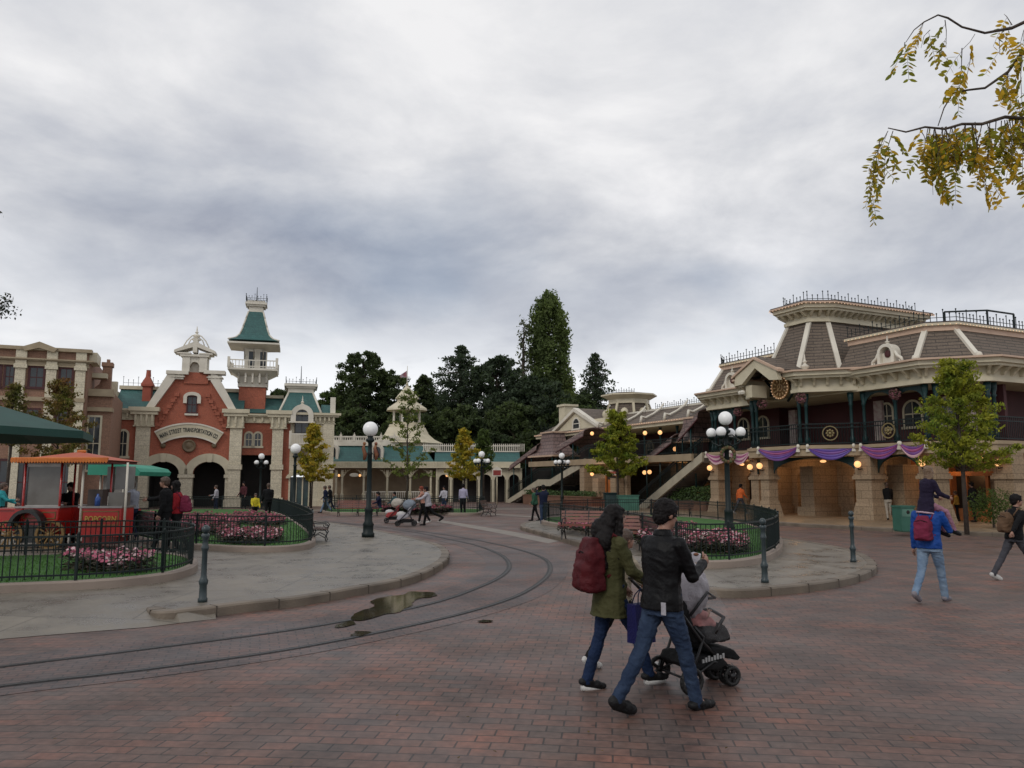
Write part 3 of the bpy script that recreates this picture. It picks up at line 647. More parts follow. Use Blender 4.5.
# right pavilion: steep teal roof, arched dormer, balcony, door
mx0, mx1 = X(277), X(319); my = 4.
r2 = MB(); z0_, z1_ = zc1-.0, Z(298, 393, 1.2)
A4 = [(mx0, -.35), (mx1, -.35), (mx1, 4.6), (mx0, 4.6)]; B4 = [(TF.x(286, 1.2), .9), (TF.x(310.5, 1.2), .9), (TF.x(310.5, 1.2), 3.4), (TF.x(286, 1.2), 3.4)]
r2.frust(A4, z0_+.01, B4, z1_); r2.frust([(X(319)+.05, 0), (x_i, 0), (x_i, 8), (X(319)+.05, 8)], z0_, [(X(319)+.05, .8), (x_i-.3, .8), (x_i-.3, 7), (X(319)+.05, 7)], z0_+.75); r2.build('pavilion_roof', M['teal'], tb)
r3 = MB()
for k in range(4): r3.tube([(*A4[k], z0_), (*B4[k], z1_)], .09, 6)
for h0, h1, e in ((0, .35, .05), (.35, .5, .2), (.5, .7, .36)): r3.box(B4[0][0]-e, B4[1][0]+e, B4[0][1]-e, B4[2][1]+e, z1_+h0+.002, z1_+h1)
r3.box(x_i-.35, x_i+.05, -.1, .4, z0_, z0_+1.3); r3.build('pavilion_roof_trim', M['white'], tb)
cr3 = MB(); e = .25; zz_ = z1_+.7; q4 = [(B4[0][0]-e, B4[0][1]-e), (B4[1][0]+e, B4[1][1]-e), (B4[2][0]+e, B4[2][1]+e), (B4[3][0]-e, B4[3][1]+e)]
for k in range(4): cresting(cr3, (*q4[k], zz_), (*q4[(k+1) % 4], zz_), .42, .26)
cr3.tube([((mx0+mx1)/2, 2, zz_), ((mx0+mx1)/2, 2, Z(298, 366, 2))], [.05, .02], 6); cr3.build('pavilion_cresting', M['iron'], tb)
dw = MB(); d0, d1 = X(294), X(306.5); dz1 = Z(300, 410); zsd = dz1-(d1-d0)/2
arch_ring(dw, d0, d1, zsd, .4, -.6, .8, 14, leg=zsd-zc0); dw.box(d0-.5, d1+.5, -.65, .0, zc0-.1, zc0+.02); finial(dw, (d0+d1)/2, -.3, dz1+.38, .75, .14); dw.build('dormer', M['white'], tb)
window(tb, d0, d1, Z(300, 433), dz1, -.35, True, .08, 'dark', 1)
bl_ = MB(); y_ = -1.0; bz = Z(300, 446); q0, q1 = X(288), X(315)
bl_.box(q0, q1, y_, .0, bz-.25, bz)
for h in (.1, .85): bl_.box(q0, q1, y_, y_+.09, bz+h, bz+h+.1)
for k in range(17): xx = q0+.05+(q1-q0-.1)*k/16; bl_.box(xx-.035, xx+.035, y_+.01, y_+.08, bz+.19, bz+.86)
for xx in (q0, q1-.2): bl_.box(xx, xx+.2, y_-.03, y_+.2, bz, bz+1.15)
for xx in (q0+.4, q1-.5): bl_.plate([(xx, bz-.9), (xx+.2, bz-.9), (xx+.2, bz-.26), (xx, bz-.26)], -.7, .0)
bl_.build('balcony', M['white'], tb)
dr = MB(); q0, q1 = X(290), X(309.5); zd = Z(300, 477)
dr.box(q0, q1, .3, .4, 0, zd); dr.build('glazed_door', mat('green_glass', (.04,.075,.075), .15, (.03,.05,.055), 2), tb)
df = MB(); arch_ring(df, q0, q1, zd-.1, .3, -.2, .3, 12, rise=.35)
for k in range(4): xx = q0+(q1-q0)*k/3; df.box(xx-.05, xx+.05, .2, .3, 0, zd)
df.build('door_frame', M['cream'], tb)
# ================================================================== BROWN BRICK BUILDING (far left)
BFm = Frame(-31.6, 48.2, R(22)); bb = thing('brown_brick_house', 'brown brick building with pale stone pilasters and small triangular pediment on the roofline', 'building', BFm.o, BFm.a)
bx = lambda px, yl=0.: BFm.x(px, yl); bz_ = lambda px, py, yl=0.: BFm.z(px, py, yl)
xr_ = bx(81); xl_ = bx(-70); zp = bz_(60, 352)
w_ = MB(); w_.box(xl_, xr_, 0, 9, 0, zp-.003); w_.box(xr_+.01, bx(106), 1.2, 9, 0, bz_(90, 391, 1.2)); w_.build('wall', M['brown'], bb)
s_ = MB()
for px_ in (-58, -30, 13, 44.5, 74): s_.box(bx(px_)-.28, bx(px_)+.28, -.2, .1, 0, bz_(60, 366)); s_.box(bx(px_)-.36, bx(px_)+.36, -.3, .1, bz_(60, 370), bz_(60, 366)); s_.box(bx(px_)-.3, bx(px_)+.3, -.22, .1, bz_(60,366), zp)
buildn(s_, 'pilaster', M['stone'], bb, 3)
c_ = MB(); cornice(c_, xl_, xr_, 0, bz_(60, 366), bz_(60, 360), .35, 0); c_.box(xl_, xr_+.2, -.3, .3, zp, zp+.22)
pa = (bx(31), bz_(31, 342)); c_.plate([(bx(13), zp+.15), (bx(13)+.2, zp-.1), (bx(31), pa[1]-.4), (bx(50)-.2, zp-.1), (bx(50), zp+.15), pa], -.42, .3)
c_.box(bx(75), bx(107), .9, 2, bz_(90, 396, 1.), bz_(90, 391, 1.)+.15); c_.box(xl_, bx(80), -.25, .1, bz_(60, 402), bz_(60, 398)); c_.box(bx(75), bx(107), .95, 2, bz_(90, 411, 1.), bz_(90, 407, 1.)); c_.build('cornice', mat('buff_stone', (.36,.29,.19), .7, (.29,.23,.15), 2), bb)
for a0, a1, z0p, z1p in ((-20, -8, 388, 368), (-2, 6, 388, 368), (23, 36, 387, 368), (54, 65, 387, 368), (22, 34, 430, 410), (53, 63, 430, 410), (-20, -6, 430, 410)):
    window(bb, bx(a0), bx(a1), bz_(40, z0p), bz_(40, z1p), -.0, False, .12, 'maroon', 1)
window(bb, bx(86, 1.2), bx(97, 1.2), bz_(90, 470, 1.2), bz_(90, 417, 1.2), 1.19, False, .12, 'cream', 1)
for a0, a1 in ((-58, -35), (-25, 8), (18, 40), (50, 70)): window(bb, bx(a0), bx(a1), .6, 3.2, -.0, False, .15, 'maroon', 3)
ck = MB(); k0, k1 = BFm.x(96, 3), BFm.x(105, 3); kz = lambda py: BFm.z(100, py, 3); ck.box(k0, k1, 3, 3.8, kz(400), kz(366)); ck.box(k0-.08, k1+.08, 2.92, 3.88, kz(366), kz(362)); ck.box(k0+.2, k1-.15, 3.2, 3.6, kz(362), kz(358.5))
ck.plate([(BFm.x(84, 3), kz(392)), (k0+.1, kz(392)), (k0+.1, kz(372)), (BFm.x(90, 3)+.2, kz(384))], 3.05, 3.7); ck.build('chimney', M['brown'], bb)
jut = MB(); jut.box(xr_, xr_+.45, .3, 2.5, bz_(60, 360), bz_(60, 350)); jut.box(xr_, xr_+.9, 2.2, 3.4, bz_(60, 372), bz_(60, 367)); jut.build('side_cornice', M['cream'], bb)
# ================================================================== VERANDA BUILDING (centre)
AF = Frame(*AT(326, 482, 75).xy, R(3)); ab = thing('veranda_building', 'long low cream veranda building with teal mansard roof and white balustrade', 'building', AF.o, AF.a)
ax = lambda px, yl=0.: AF.x(px, yl); az = lambda px, py, yl=0.: AF.z(px, py, yl)
xe = ax(520); zev = az(380, 468); zfl = az(380, 464)
bw_ = MB(); bw_.box(0, xe, 2.6, 2.8, 0, zev); bw_.build('back_wall', mat('warm_cream_wall', (.30,.23,.15), .7, (.24,.18,.12), 1.5), ab); bw_ = MB(); bw_.box(ax(437), xe, 1.6, 1.7, 0, zev); bw_.build('gallery_shade_sheet', M['dark'], ab)  # near-black sheet stands for the shade inside the right-hand arches
ps = MB(); postx = [ax(p) for p in (330, 336.5, 342.5, 364, 387.5, 410.5, 431)]
for q in postx: ps.lathe([(.16, 0), (.16, .8), (.1, .85), (.1, zev-.9), (.15, zev-.85), (.15, zev-.2)], (q, 0, 0), 8)
for q in [ax(437+14*i) for i in range(7)]: ps.box(q-.09, q+.09, -.09, .09, 0, zev)
buildn(ps, 'veranda_post', M['cream'], ab)
br_ = MB()
for i in range(2, len(postx)-1):
    x0_, x1_ = postx[i], postx[i+1]; m_ = (x1_-x0_)/2
    for sgn, xx in ((1, x0_), (-1, x1_)):
        for k in range(3): br_.tube([(xx, 0, zev-.95+k*.2), (xx+sgn*(.25+.12*k), 0, zev-.6+k*.15), (xx+sgn*(.3+.22*k), 0, zev-.15)], .035, 5)
for i in range(6):
    x0_, x1_ = ax(437+14*i), ax(437+14*(i+1)); br_.box(x0_+.16, x0_+.2, -.03, .03, 0, zev-.8); br_.box(x1_-.2, x1_-.16, -.03, .03, 0, zev-.8); spandrel(br_, x0_+.1, x1_-.1, x0_+.18, x1_-.18, zev-1.1, zev-.05, -.05, .05, 1., 8)
buildn(br_, 'fretwork_bracket', M['cream'], ab, 6)
fr_ = MB()
for q0, q1 in ((postx[3], postx[4]), (postx[4], postx[5]), (postx[5], postx[6])):
    for h in (.2, .95): fr_.box(q0, q1, -.04, .04, h, h+.09)
    for k in range(12): xx = q0+(q1-q0)*k/12; fr_.box(xx-.03, xx+.03, -.02, .02, .29, .95)
fr_.build('veranda_rail', M['white'], ab)
fa = MB(); fa.box(-.3, xe, -.5, 2.8, zev, zev+.12); fa.box(-.3, xe, -.42, .0, zev+.12, zfl+.22); 
for k in range(60): xx = -.2+k*.26; fa.box(xx, xx+.1, -.5, -.42, zev+.13, zfl+.2)
fa.build('eaves_fascia', M['cream'], ab)
rz_t = az(380, 446, 1.5); xm = ax(434); rr_ = MB()
rr_.frust([(-.3, -.35), (xm, -.35), (xm, 6), (-.3, 6)], zfl+.23, [(-.3, 1.3), (xm-1.2, 1.3), (xm-1.2, 5), (-.3, 5)], rz_t); rr_.frust([(xm+.05, -.35), (xe, -.35), (xe, 6), (xm+.05, 6)], zfl+.2, [(xm+.05, .9), (xe, .9), (xe, 5), (xm+.05, 5)], zfl+1.2); rr_.build('mansard_roof', M['teal'], ab)
bt = MB(); xq = ax(398, 1.3); bt.box(-.3, xq, 1.1, 5, rz_t, rz_t+.45); zb_ = rz_t+.45; zt2 = az(340, 436, 1.1)
bt.box(-.3, xq, 1.1, 1.22, zb_, zb_+.12); bt.box(-.3, xq, 1.08, 1.24, zt2-.14, zt2); bt.box(xm-1.2, xe, .7, .8, zfl+1.75, zfl+1.85); bt.box(xm-1.2, xe, .7, .8, zfl+1.2, zfl+1.3)
for k in range(50): xx = xm-1.1+k*.2; bt.box(xx, xx+.08, .71, .79, zfl+1.25, zfl+2.)
k = 0; xx = -.2
while xx < xq:
    bt.box(xx-.11, xx+.11, 1.05, 1.27, zb_, zt2+.12); finial(bt, xx, 1.16, zt2+.12, .25, .08)
    for j in range(5): q = xx+.2+j*.22; bt.box(q-.05, q+.05, 1.12, 1.2, zb_+.12, zt2-.14)
    xx += 1.3
bt.build('balustrade', M['white'], ab)
for px_ in (332, 377): 
    dd = MB(); q = ax(px_, .2); z0_ = zfl+.35; arch_ring(dd, q-.35, q+.35, z0_+.95, .25, -.1, 1.3, 10, leg=.9); dd.box(q-.65, q+.65, -.2, 1.2, z0_-.1, z0_+.04); D_ = dd.build('dormer', M['white'], ab)
    pn = MB(); pn.plate(arch_pts(q-.35, q+.35, z0_, z0_+.95), .1, .15); pn.build('pane', M['glass'], D_)
sn = MB(); sn.M = T(ax(354.5), -.1, az(354, 475)) @ Matrix.Rotation(pi/2, 4, 'X'); sn.lathe([(.45, 0), (.45, .05), (.38, .06)], n=20, sy=.42); sn.build('oval_sign', M['white'], ab)
fig = MB()   # gilt ornament on the roof
q = ax(364, 0); 
for dx in (0, 1.1): fig.tube([(q+dx, -.1, zfl+.3), (q+dx+.1, -.15, zfl+.9), (q+dx-.1, -.1, zfl+1.5), (q+dx, -.1, zfl+1.9)], [.12, .2, .16, .08], 7); fig.ball((q+dx, -.12, zfl+1.95), .16, 8, 6)
fig.build('gilt_figures', mat('gilt', (.30,.13,.05), .5, (.2,.06,.04), 3), ab)
gl = MB(); 
for q in (ax(339, 1), ax(360, 1), ax(447, 1), ax(470, 1)): gl.ball((q, 1., zev-.7), .13, 8, 6)
gl.build('veranda_lamps', M['amber'], ab)
# cupola tower behind the veranda
CFp = AT(405.5, 482, 80); cu = thing('cupola_tower', 'open white wooden cupola with tiered roof and flagpole rising behind the veranda', 'tower', (CFp.x, CFp.y, 0), R(12)); CQ = 1.12
cz_ = lambda py: AT(405, py, 80).z
k1 = MB(); s8 = lambda r: [(r*1.12*cos(pi/8+pi/4*i), r*1.12*sin(pi/8+pi/4*i)) for i in range(8)]
k1.frust(s8(3.4), cz_(452), s8(3.), cz_(444)); 
for i, (r_, p0) in enumerate(((3.0, 444), (2.1, 436), (1.5, 429))):
    pass
k1.prism(s8(1.7), cz_(428), cz_(425)); k1.prism(s8(1.35), cz_(425), cz_(423)); k1.build('cupola_base', M['cream'], cu)
k2 = MB()
for i in range(8):
    x_, y_ = s8(1.25)[i]; k2.lathe([(.13, 0), (.09, .2), (.09, cz_(411)-cz_(423)-.2), (.14, cz_(411)-cz_(423))], (x_, y_, cz_(423)), 8)
buildn(k2, 'cupola_column', M['white'], cu)
k3 = MB(); k3.frust(s8(1.95), cz_(411), s8(1.9), cz_(409)); k3.frust(s8(1.9), cz_(409), s8(.95), cz_(402)); k3.prism(s8(.95), cz_(402), cz_(399)); k3.frust(s8(1.15), cz_(399), s8(1.1), cz_(398)); k3.frust(s8(1.1), cz_(398), s8(.12), cz_(386)); finial(k3, 0, 0, cz_(386), .7, .15); k3.build('cupola_roof', M['cream'], cu)
k4 = MB(); prof = [(3.5, 444), (2.7, 440), (2.15, 435), (1.8, 428)]
for i in range(3): k4.frust(s8(prof[i][0]), cz_(prof[i][1]), s8(prof[i+1][0]), cz_(prof[i+1][1]))
k4.build('lower_roof', M['cream'], cu)
k5 = MB(); k5.tube([(0, 0, cz_(387)), (0, 0, cz_(366))], [.05, .03], 6); k5.build('flagpole', M['white'], cu)
k6 = MB(); zf_ = cz_(370); L_ = [(0.03-.75*t+.0, .08*sin(t*6), zf_-t*.55) for t in (0, .2, .4, .6, .8, 1)]
k6.add([*L_, *[(x-.02, y+.03, z-.75+.1*i) for i, (x, y, z) in enumerate(L_)]], [(i, i+1, 7+i, 6+i) for i in range(5)]); k6.build('flag', mat('flag_cloth', (.28,.10,.12), .8, (.40,.38,.42), 2.5), cu)
# ================================================================== RAILWAY STATION (right)
SF = Frame(13.1, 41.0, atan2(-.904, .427)); stn = thing('railway_station', 'two storey cream station with slate mansard crowns and round gilt clock', 'building', SF.o, SF.a)
EX, EY = 10.0, 14.0
WR = [(.8, 1.9), (8.2, 1.9), (10., 3.7), (10., EY), (.8, EY)]
WL = [(-8.2, 3.7), (-6.4, 1.9), (.8, 1.9), (.8, EY), (-8.2, EY)]
CB = [(-.8, 0), (2.8, 0), (4.6, 1.8), (4.6, 13), (-2.6, 13), (-2.6, 1.8)]
OUT = [(-8.2, EY), (-8.2, 3.7), (-6.4, 1.9), (-2.6, 1.9), (-.8, 0), (2.8, 0), (4.6, 1.9), (8.2, 1.9), (10., 3.7), (10., EY)]   # outline, walking the visible front
D = 3.7
# deck
d = MB()
for P_, e in ((WR, 0), (WL, .004), (CB, .008)):
    d.prism(offset(P_, .12), D-.52+e, D+e); d.prism(offset(P_, .2), D-.16-e, D-.02-e)
d.box(-31, -8.1, 1.78, 12.4, D-.45, D-.012); d.build('deck', mat('tan_fascia', (.34,.26,.165), .7, (.28,.21,.135), 1.2), stn)
# piers
piers = [(-8.1, 4.2), (-6.2, 2.3), (-2.75, 2.25), (-.15, .55), (4.75, 2.25), (8.0, 2.4), (9.7, 5.), (9.7, 9.5), (9.7, 13.5)]
PS = [.36, .36, .3, .3, .46, .42, .42, .42, .42]
for (x, y), s in zip(piers, PS):
    p = MB(); p.box(x-s, x+s, y-s, y+s, .0, D-.53); p.frust([(x-s-.2, y-s-.2), (x+s+.2, y-s-.2), (x+s+.2, y+s+.2), (x-s-.2, y+s+.2)], 0, [(x-s-.03, y-s-.03), (x+s+.03, y-s-.03), (x+s+.03, y+s+.03), (x-s-.03, y+s+.03)], .95)
    p.box(x-s-.1, x+s+.1, y-s-.1, y+s+.1, 2.05, 2.2); p.box(x-s-.05, x+s+.05, y-s-.05, y+s+.05, 2.201, 2.3); p.build('stone_pier', M['tan'], stn)
# inner walls with arched doorways, lamplit, the glow also put into the rear walls' orange
iw = MB()
yb = 4.6
def bay(x0, x1, y, d0, d1, zs, m=iw): m.box(x0, d0, y, y+.25, 0, zs); m.box(d1, x1, y, y+.25, 0, zs); spandrel(m, x0, x1, d0, d1, zs, D-.53, y, y+.25, .8)
bay(-8.2, -3.1, yb, -6.4, -4.6, 1.9); bay(-3.09, 1.0, yb, -2.2, -.4, 2.0); bay(1.01, 5., yb, 1.7, 3.6, 2.0); bay(5.01, 9.6, yb+.8, 5.8, 8.4, 2.0)
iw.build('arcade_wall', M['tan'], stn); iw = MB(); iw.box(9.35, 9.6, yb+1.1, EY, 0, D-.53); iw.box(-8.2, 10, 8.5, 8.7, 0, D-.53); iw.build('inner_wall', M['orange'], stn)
for x, y in ((-3.1, 3.7), (.2, 3.2), (5.1, 3.9)): bw2 = MB(); bw2.box(x-.45, x+.45, y-.35, yb-.002, 0, 2.75); bw2.box(x-.6, x+.6, y-.5, yb-.003, 0, .6); bw2.build('inner_pier', M['tan'], stn)
sb = MB()    # iron fan brackets of the arcade opening between piers
for (a_, b_) in (((-2.4,1.9),(-.5,.6)), ((.3, .5), (4.3, 1.9)), ((5.3, 2.2), (7.5, 2.2))):
    A_, B_ = V((*a_, 0)), V((*b_, 0)); n_ = 14
    pts_ = [A_+(B_-A_)*(.5-.5*cos(pi*i/n_))+V((0, 0, 2.35+.75*sin(pi*i/n_))) for i in range(n_+1)]
    for i in range(n_):
        q = [pts_[i], pts_[i+1], V((pts_[i+1].x, pts_[i+1].y, D-.54)), V((pts_[i].x, pts_[i].y, D-.54))]; t_ = V((-(B_-A_).y, (B_-A_).x, 0)).normalized()*.05
        sb.add([v-t_ for v in q]+[v+t_ for v in q], [(0,1,2,3),(7,6,5,4),(0,4,5,1),(3,2,6,7)])
sb.build('arch_spandrel', M['green'], stn)
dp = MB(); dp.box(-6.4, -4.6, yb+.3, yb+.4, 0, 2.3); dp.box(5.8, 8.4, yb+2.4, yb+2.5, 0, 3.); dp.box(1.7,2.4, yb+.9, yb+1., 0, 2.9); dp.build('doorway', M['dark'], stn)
shopf = MB()
for x in (5.7, 6.6, 7.5, 8.5): shopf.box(x-.07, x+.07, yb+.65, yb+.79, 0, 2.3)
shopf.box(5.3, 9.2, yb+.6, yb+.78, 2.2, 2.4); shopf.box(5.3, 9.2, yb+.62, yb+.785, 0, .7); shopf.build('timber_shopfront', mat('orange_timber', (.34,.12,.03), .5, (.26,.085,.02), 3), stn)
# wall lamps, lit
for i in (0, 1, 2, 3, 4, 5, 6):
    x, y = piers[i]; s = PS[i]
    b_ = MB(); b_.tube([(x, y-s-.02, 2.55), (x, y-s-.28, 2.5), (x, y-s-.32, 2.6)], .025, 6); o = b_.build('wall_lamp', M['iron'], stn)
    b_ = MB(); b_.ball((x, y-s-.32, 2.76), .16, 12, 8); b_.build('lamp_globe', M['amber'], o)
cl = MB()
for x, y in ((-5.4, 3.4), (-1.2, 2.6), (1.8, 2.4), (3., 3.), (6.2, 4.), (7.6, 4.2), (6.9, 3.2), (8.8, 4.6)): cl.ball((x, y, D-.72), .12, 8, 6, (1.6, 1, .6))
cl.build('ceiling_lamps', M['amber'], stn)
def plight(x, y, z, e, r=.25, c=(1, .55, .25), par=stn):
    l = bpy.data.lights.new('lamp_light', 'POINT'); l.energy = e; l.shadow_soft_size = r; l.color = c
    o = bpy.data.objects.new('lamp_light', l); col.objects.link(o); o.parent = par; o.location = (x, y, z)
for x, y in ((-5.4, 3.6), (-1.4, 3.4), (2.6, 3.6), (7., 4.6)): plight(x, y, 2.75, 22)
plight(-1.2, 6.6, 2.4, 30); plight(2.7, 6.6, 2.4, 30); plight(7.1, 6.6, 2.4, 22)
# upper storey back wall
uw = MB(); uw.box(-8., 9.6, 5.2, 5.4, D, 6.3)
for q0, q1, y in ((-7.6, -3.2, 4.4), (3.3, 9.2, 4.4)): uw.box(q0, q1, y, y+.7, D, 6.3)
uw.box(7.9, 8.1, 5.4, EY, D, 6.3); uw.box(-8., 9.6, EY-.3, EY-.1, D, 6.3); uw.build('upper_wall', M['maroon'], stn)
for q0, q1 in ((3.9, 4.5), (5.2, 6.1), (7., 8.), (-6.6, -5.8), (-4.9, -4.1)): window(stn, q0, q1, D+.9, D+2.1, 4.38, True, .1, 'cream', 1)
uf = MB()
for x in (-2., 3.8, 8.6): uf.box(x-.25, x+.25, 4.2, 4.36, D+.3, D+2.3)
buildn(uf, 'notice_panel', mat('cream_panel', (.45,.40,.36), .6, (.3,.2,.2), 5), stn)
# green columns in pairs
def gcol(x, y): gc = MB(); gc.lathe([(.13, 0), (.13, .35), (.08, .42), (.075, 1.9), (.12, 1.98), (.08, 2.05), (.14, 2.3), (.16, 2.56)], (x, y, D), 10); gc.build('green_column', M['green'], stn)
for x, y in ((-8., 4.), (-6.5, 2.2), (-6.1, 2.1), (-4.4, 2.1), (-2.7, 2.0), (-2.35, 1.6), (-.85, .25), (-.5, .2), (2.5, .2), (2.85, .3), (4.3, 1.75), (4.75, 2.1), (6.5, 2.1), (8.05, 2.1), (8.4, 2.35), (9.8, 3.8), (9.8, 4.2), (9.8, 7), (9.8, 10), (9.8, 13)): gcol(x, y)
for x0, x1, y in ((-6.1, -4.4, 2.1), (-4.4, -2.7, 2.1), (4.75, 6.5, 2.1), (6.5, 8.05, 2.1)):
    gb_ = MB(); spandrel(gb_, x0+.07, x1-.07, x0+.1, x1-.1, 5.6, 6.24, y-.03, y+.03, .7, 10); gb_.build('column_bracket', M['green'], stn)
# railing
def railing(mb, a, b, h=1.05, step=.13, z=0.):
    a, b = V(a), V(b); n_ = max(2, int((b-a).length/step))
    for k in (.1, h*.82, h): mb.seg(a+V((0, 0, k)), b+V((0, 0, k)), .05, .05)
    for i in range(n_+1): q = a+(b-a)*i/n_; mb.seg(q+V((0, 0, .1)), q+V((0, 0, h)), .022, .022)
rl = MB(); O2 = offset(OUT[::1], -.0)
for i in range(1, len(OUT)-1):
    a_, b_ = V(OUT[i]), V(OUT[i+1]); railing(rl, (a_.x, a_.y+.0, D), (b_.x, b_.y, D))
railing(rl, (-8.2, 3.7, D), (-8.2, 1.95, D)); rl.build('balcony_railing', M['iron'], stn)
for (x, y, a_) in ((-1.7, .92, -R(46)), (3.7, .92, R(46)), (6.3, 1.84, 0)):
    em = MB(); em.M = T(x, y, D+.58) @ Rz(a_) @ Matrix.Rotation(pi/2, 4, 'X')
    for k in range(16): b0, b1 = 2*pi*k/16, 2*pi*(k+1)/16; em.seg((.34*cos(b0), .34*sin(b0), .05), (.34*cos(b1), .34*sin(b1), .05), .05, .05)
    for k in range(8): b0 = 2*pi*k/8; em.ball((.15*cos(b0), .15*sin(b0), .06), .06, 8, 5, (1, 1, .4))
    em.ball((0, 0, .07), .08, 8, 6, (1, 1, .5)); em.build('gilt_rosette', mat('old_gilt', (.22,.17,.07), .5, (.16,.12,.05), 6), stn)
# eaves entablature
e0, e1 = 6.26, 7.32
def clip(poly, ax_, v, keep_gt):
    out = []; n_ = len(poly); ins = lambda p: (p[ax_] >= v) if keep_gt else (p[ax_] <= v)
    for i in range(n_):
        a_, b_ = poly[i], poly[(i+1) % n_]
        if ins(a_): out.append(a_)
        if ins(a_) != ins(b_): f = (v-a_[ax_])/(b_[ax_]-a_[ax_]); out.append((a_[0]+f*(b_[0]-a_[0]), a_[1]+f*(b_[1]-a_[1])))
    return out
class Notched:      # draws a prism in three pieces that leave an open bay under the gable
    def __init__(s, mb): s.mb = mb
    def prism(s, P_, z0, z1):
        s.mb.prism(clip(P_, 0, -.55, False), z0, z1); s.mb.prism(clip(P_, 0, 2.35, True), z0, z1)
        s.mb.prism(clip(clip(clip(P_, 0, -.549, True), 0, 2.349, False), 1, 1.5, True), z0, z1)
    def add(s, vs_, fs_):
        c_ = sum((v[0] for v in vs_))/len(vs_); d_ = sum((v[1] for v in vs_))/len(vs_)
        if not (-.7 < c_ < 2.5 and d_ < 1.5): s.mb.add(vs_, fs_)
def ent(poly, z0, z1, o, mcream, mpeach, brk=.62):
    mcream.prism(offset(poly, .18), z0, z0+.16); mcream.prism(offset(poly, .1), z0+.161, z1-.3); mpeach.prism(offset(poly, o*1.0), z1-.1, z1-.02); mcream.prism(offset(poly, o*.8), z1-.3, z1-.101); mcream.prism(offset(poly, o*.62), z1-.42, z1-.301)
    P_ = offset(poly, .1); n_ = len(P_)
    for i in range(n_):
        a_, b_ = V(P_[i]), V(P_[(i+1) % n_]); L_ = (b_-a_).length; t_ = (b_-a_).normalized(); nn = V((t_.y, -t_.x)); k = max(1, int(L_/brk))
        for j in range(k+1):
            c_ = a_+t_*(.1+(L_-.2)*j/k); 
            vs_ = [(*(c_+t_*s_*.06+nn*w_), z_) for s_ in (-1, 1) for w_, z_ in ((0, z0+.3), (.12, z0+.3), (.22, z1-.62), (o*.6, z1-.43), (0, z1-.43))]
            mcream.add(vs_, [(0,1,2,3,4), (9,8,7,6,5), (0,5,6,1), (1,6,7,2), (2,7,8,3), (3,8,9,4), (4,9,5,0)])
ec, ep = MB(), MB()
ent(WR, e0, e1, .85, ec, ep); ent(WL, e0+.005, e1+.005, .85, ec, ep); ent(CB, e0+.06, e1+.07, .85, Notched(ec), Notched(ep))
ec.build('entablature', M['cream'], stn); ep.build('eaves_trim', M['peach'], stn)
sf_ = MB()
for P_, e in ((WR, 0), (WL, .005)): sf_.prism(offset(P_, -.05), e0+.02+e, e0+.1+e)
Notched(sf_).prism(offset(CB, -.05), e0+.08, e0+.16); sf_.box(-.54, 2.34, .1, 1.48, e1+.02, e1+.06)
sf_.build('porch_ceiling', mat('timber_ceiling', (.10,.06,.04), .7), stn)
# mansard crowns
def bulbs(mb, pa, pb, step=.22, r=.024):
    a_, b_ = V(pa), V(pb); n_ = int((b_-a_).length/step)
    for i in range(n_): mb.ball(a_+(b_-a_)*(i+.5)/n_, r, 5, 4)
def crown(pb, zb, pt, zt, hips, cap_o, cap_h, crest, skip=(), brk=0):
    r_ = MB(); r_.frust(pb, zb, pt, zt); R_ = r_.build('mansard_roof', M['slate'], stn)
    h_ = MB(); n_ = len(pb)
    for i in hips:
        a_, b_ = V((*pb[i], zb+.02)), V((*pt[i], zt)); h_.seg(a_, b_, .24, .12); h_.ball(a_+V((0,0,.1)), .17, 6, 4)
    buildn(h_, 'hip_board', M['white'], stn, 2)
    c_, pk, bb_ = MB(), MB(), MB()
    if cap_h > .5:
        ent(pt, zt-.02, zt+cap_h, cap_o, c_, pk, brk or .5); ztop = zt+cap_h-.02
    else:
        pk.prism(offset(pt, .16), zt-.14, zt+.1); c_.prism(offset(pt, .28), zt+.101, zt+.22); ztop = zt+.22
    T_ = c_.build('crown_cornice', M['cream'], stn); pk.build('crown_trim', M['peach'], stn)
    lid = MB(); lid.prism(offset(pt, cap_o-.05 if cap_h > .5 else .26), ztop+.002, ztop+.06); lid.build('flat_roof', mat('roof_lead', (.07,.05,.045), .7), stn)
    q = offset(pt, (cap_o if cap_h > .5 else .28)-.02); zz = zt+cap_h-.13 if cap_h > .5 else zt+.12
    for i in range(n_): bulbs(bb_, (*offset(q, .06)[i], zz), (*offset(q, .06)[(i+1) % n_], zz))
    bb_.build('light_string', M['bulb'], stn)
    k_ = MB(); q = offset(pt, .15)
    for i in range(n_):
        if i in skip: continue
        cresting(k_, (*q[i], ztop+.05), (*q[(i+1) % n_], ztop+.05), crest, .24)
    k_.build('roof_cresting', M['iron'], stn); return R_
cb_base = [(-.3, .6), (2.1, .6), (3.5, 2.1), (3.5, 12.), (-1.7, 12.), (-1.7, 2.1)]
cb_top = [(.15, 2.05), (1.65, 2.05), (2.1, 2.9), (2.1, 9.4), (-.3, 9.4), (-.3, 2.9)]
crown(cb_base, 7.36, cb_top, 10.3, (0, 1, 2, 5), .82, .95, .5, brk=.42)
wr_base = [(3.6, 1.7), (8.0, 1.7), (9.8, 3.4), (9.8, 13.6), (3.6, 13.6)]; wr_top = [(3.61, 2.9), (7.7, 2.9), (8.5, 3.8), (8.5, 12.), (3.61, 12.)]
crown(wr_base, 7.3, wr_top, 8.9, (1, 2), .3, .2, .45, skip=(4,))
wl_base = [(-8.0, 3.4), (-6.2, 1.7), (-1.8, 1.7), (-1.8, 13.6), (-8.0, 13.6)]; wl_top = [(-6.9, 3.8), (-6.1, 2.9), (-1.81, 2.9), (-1.81, 12.), (-6.9, 12.)]
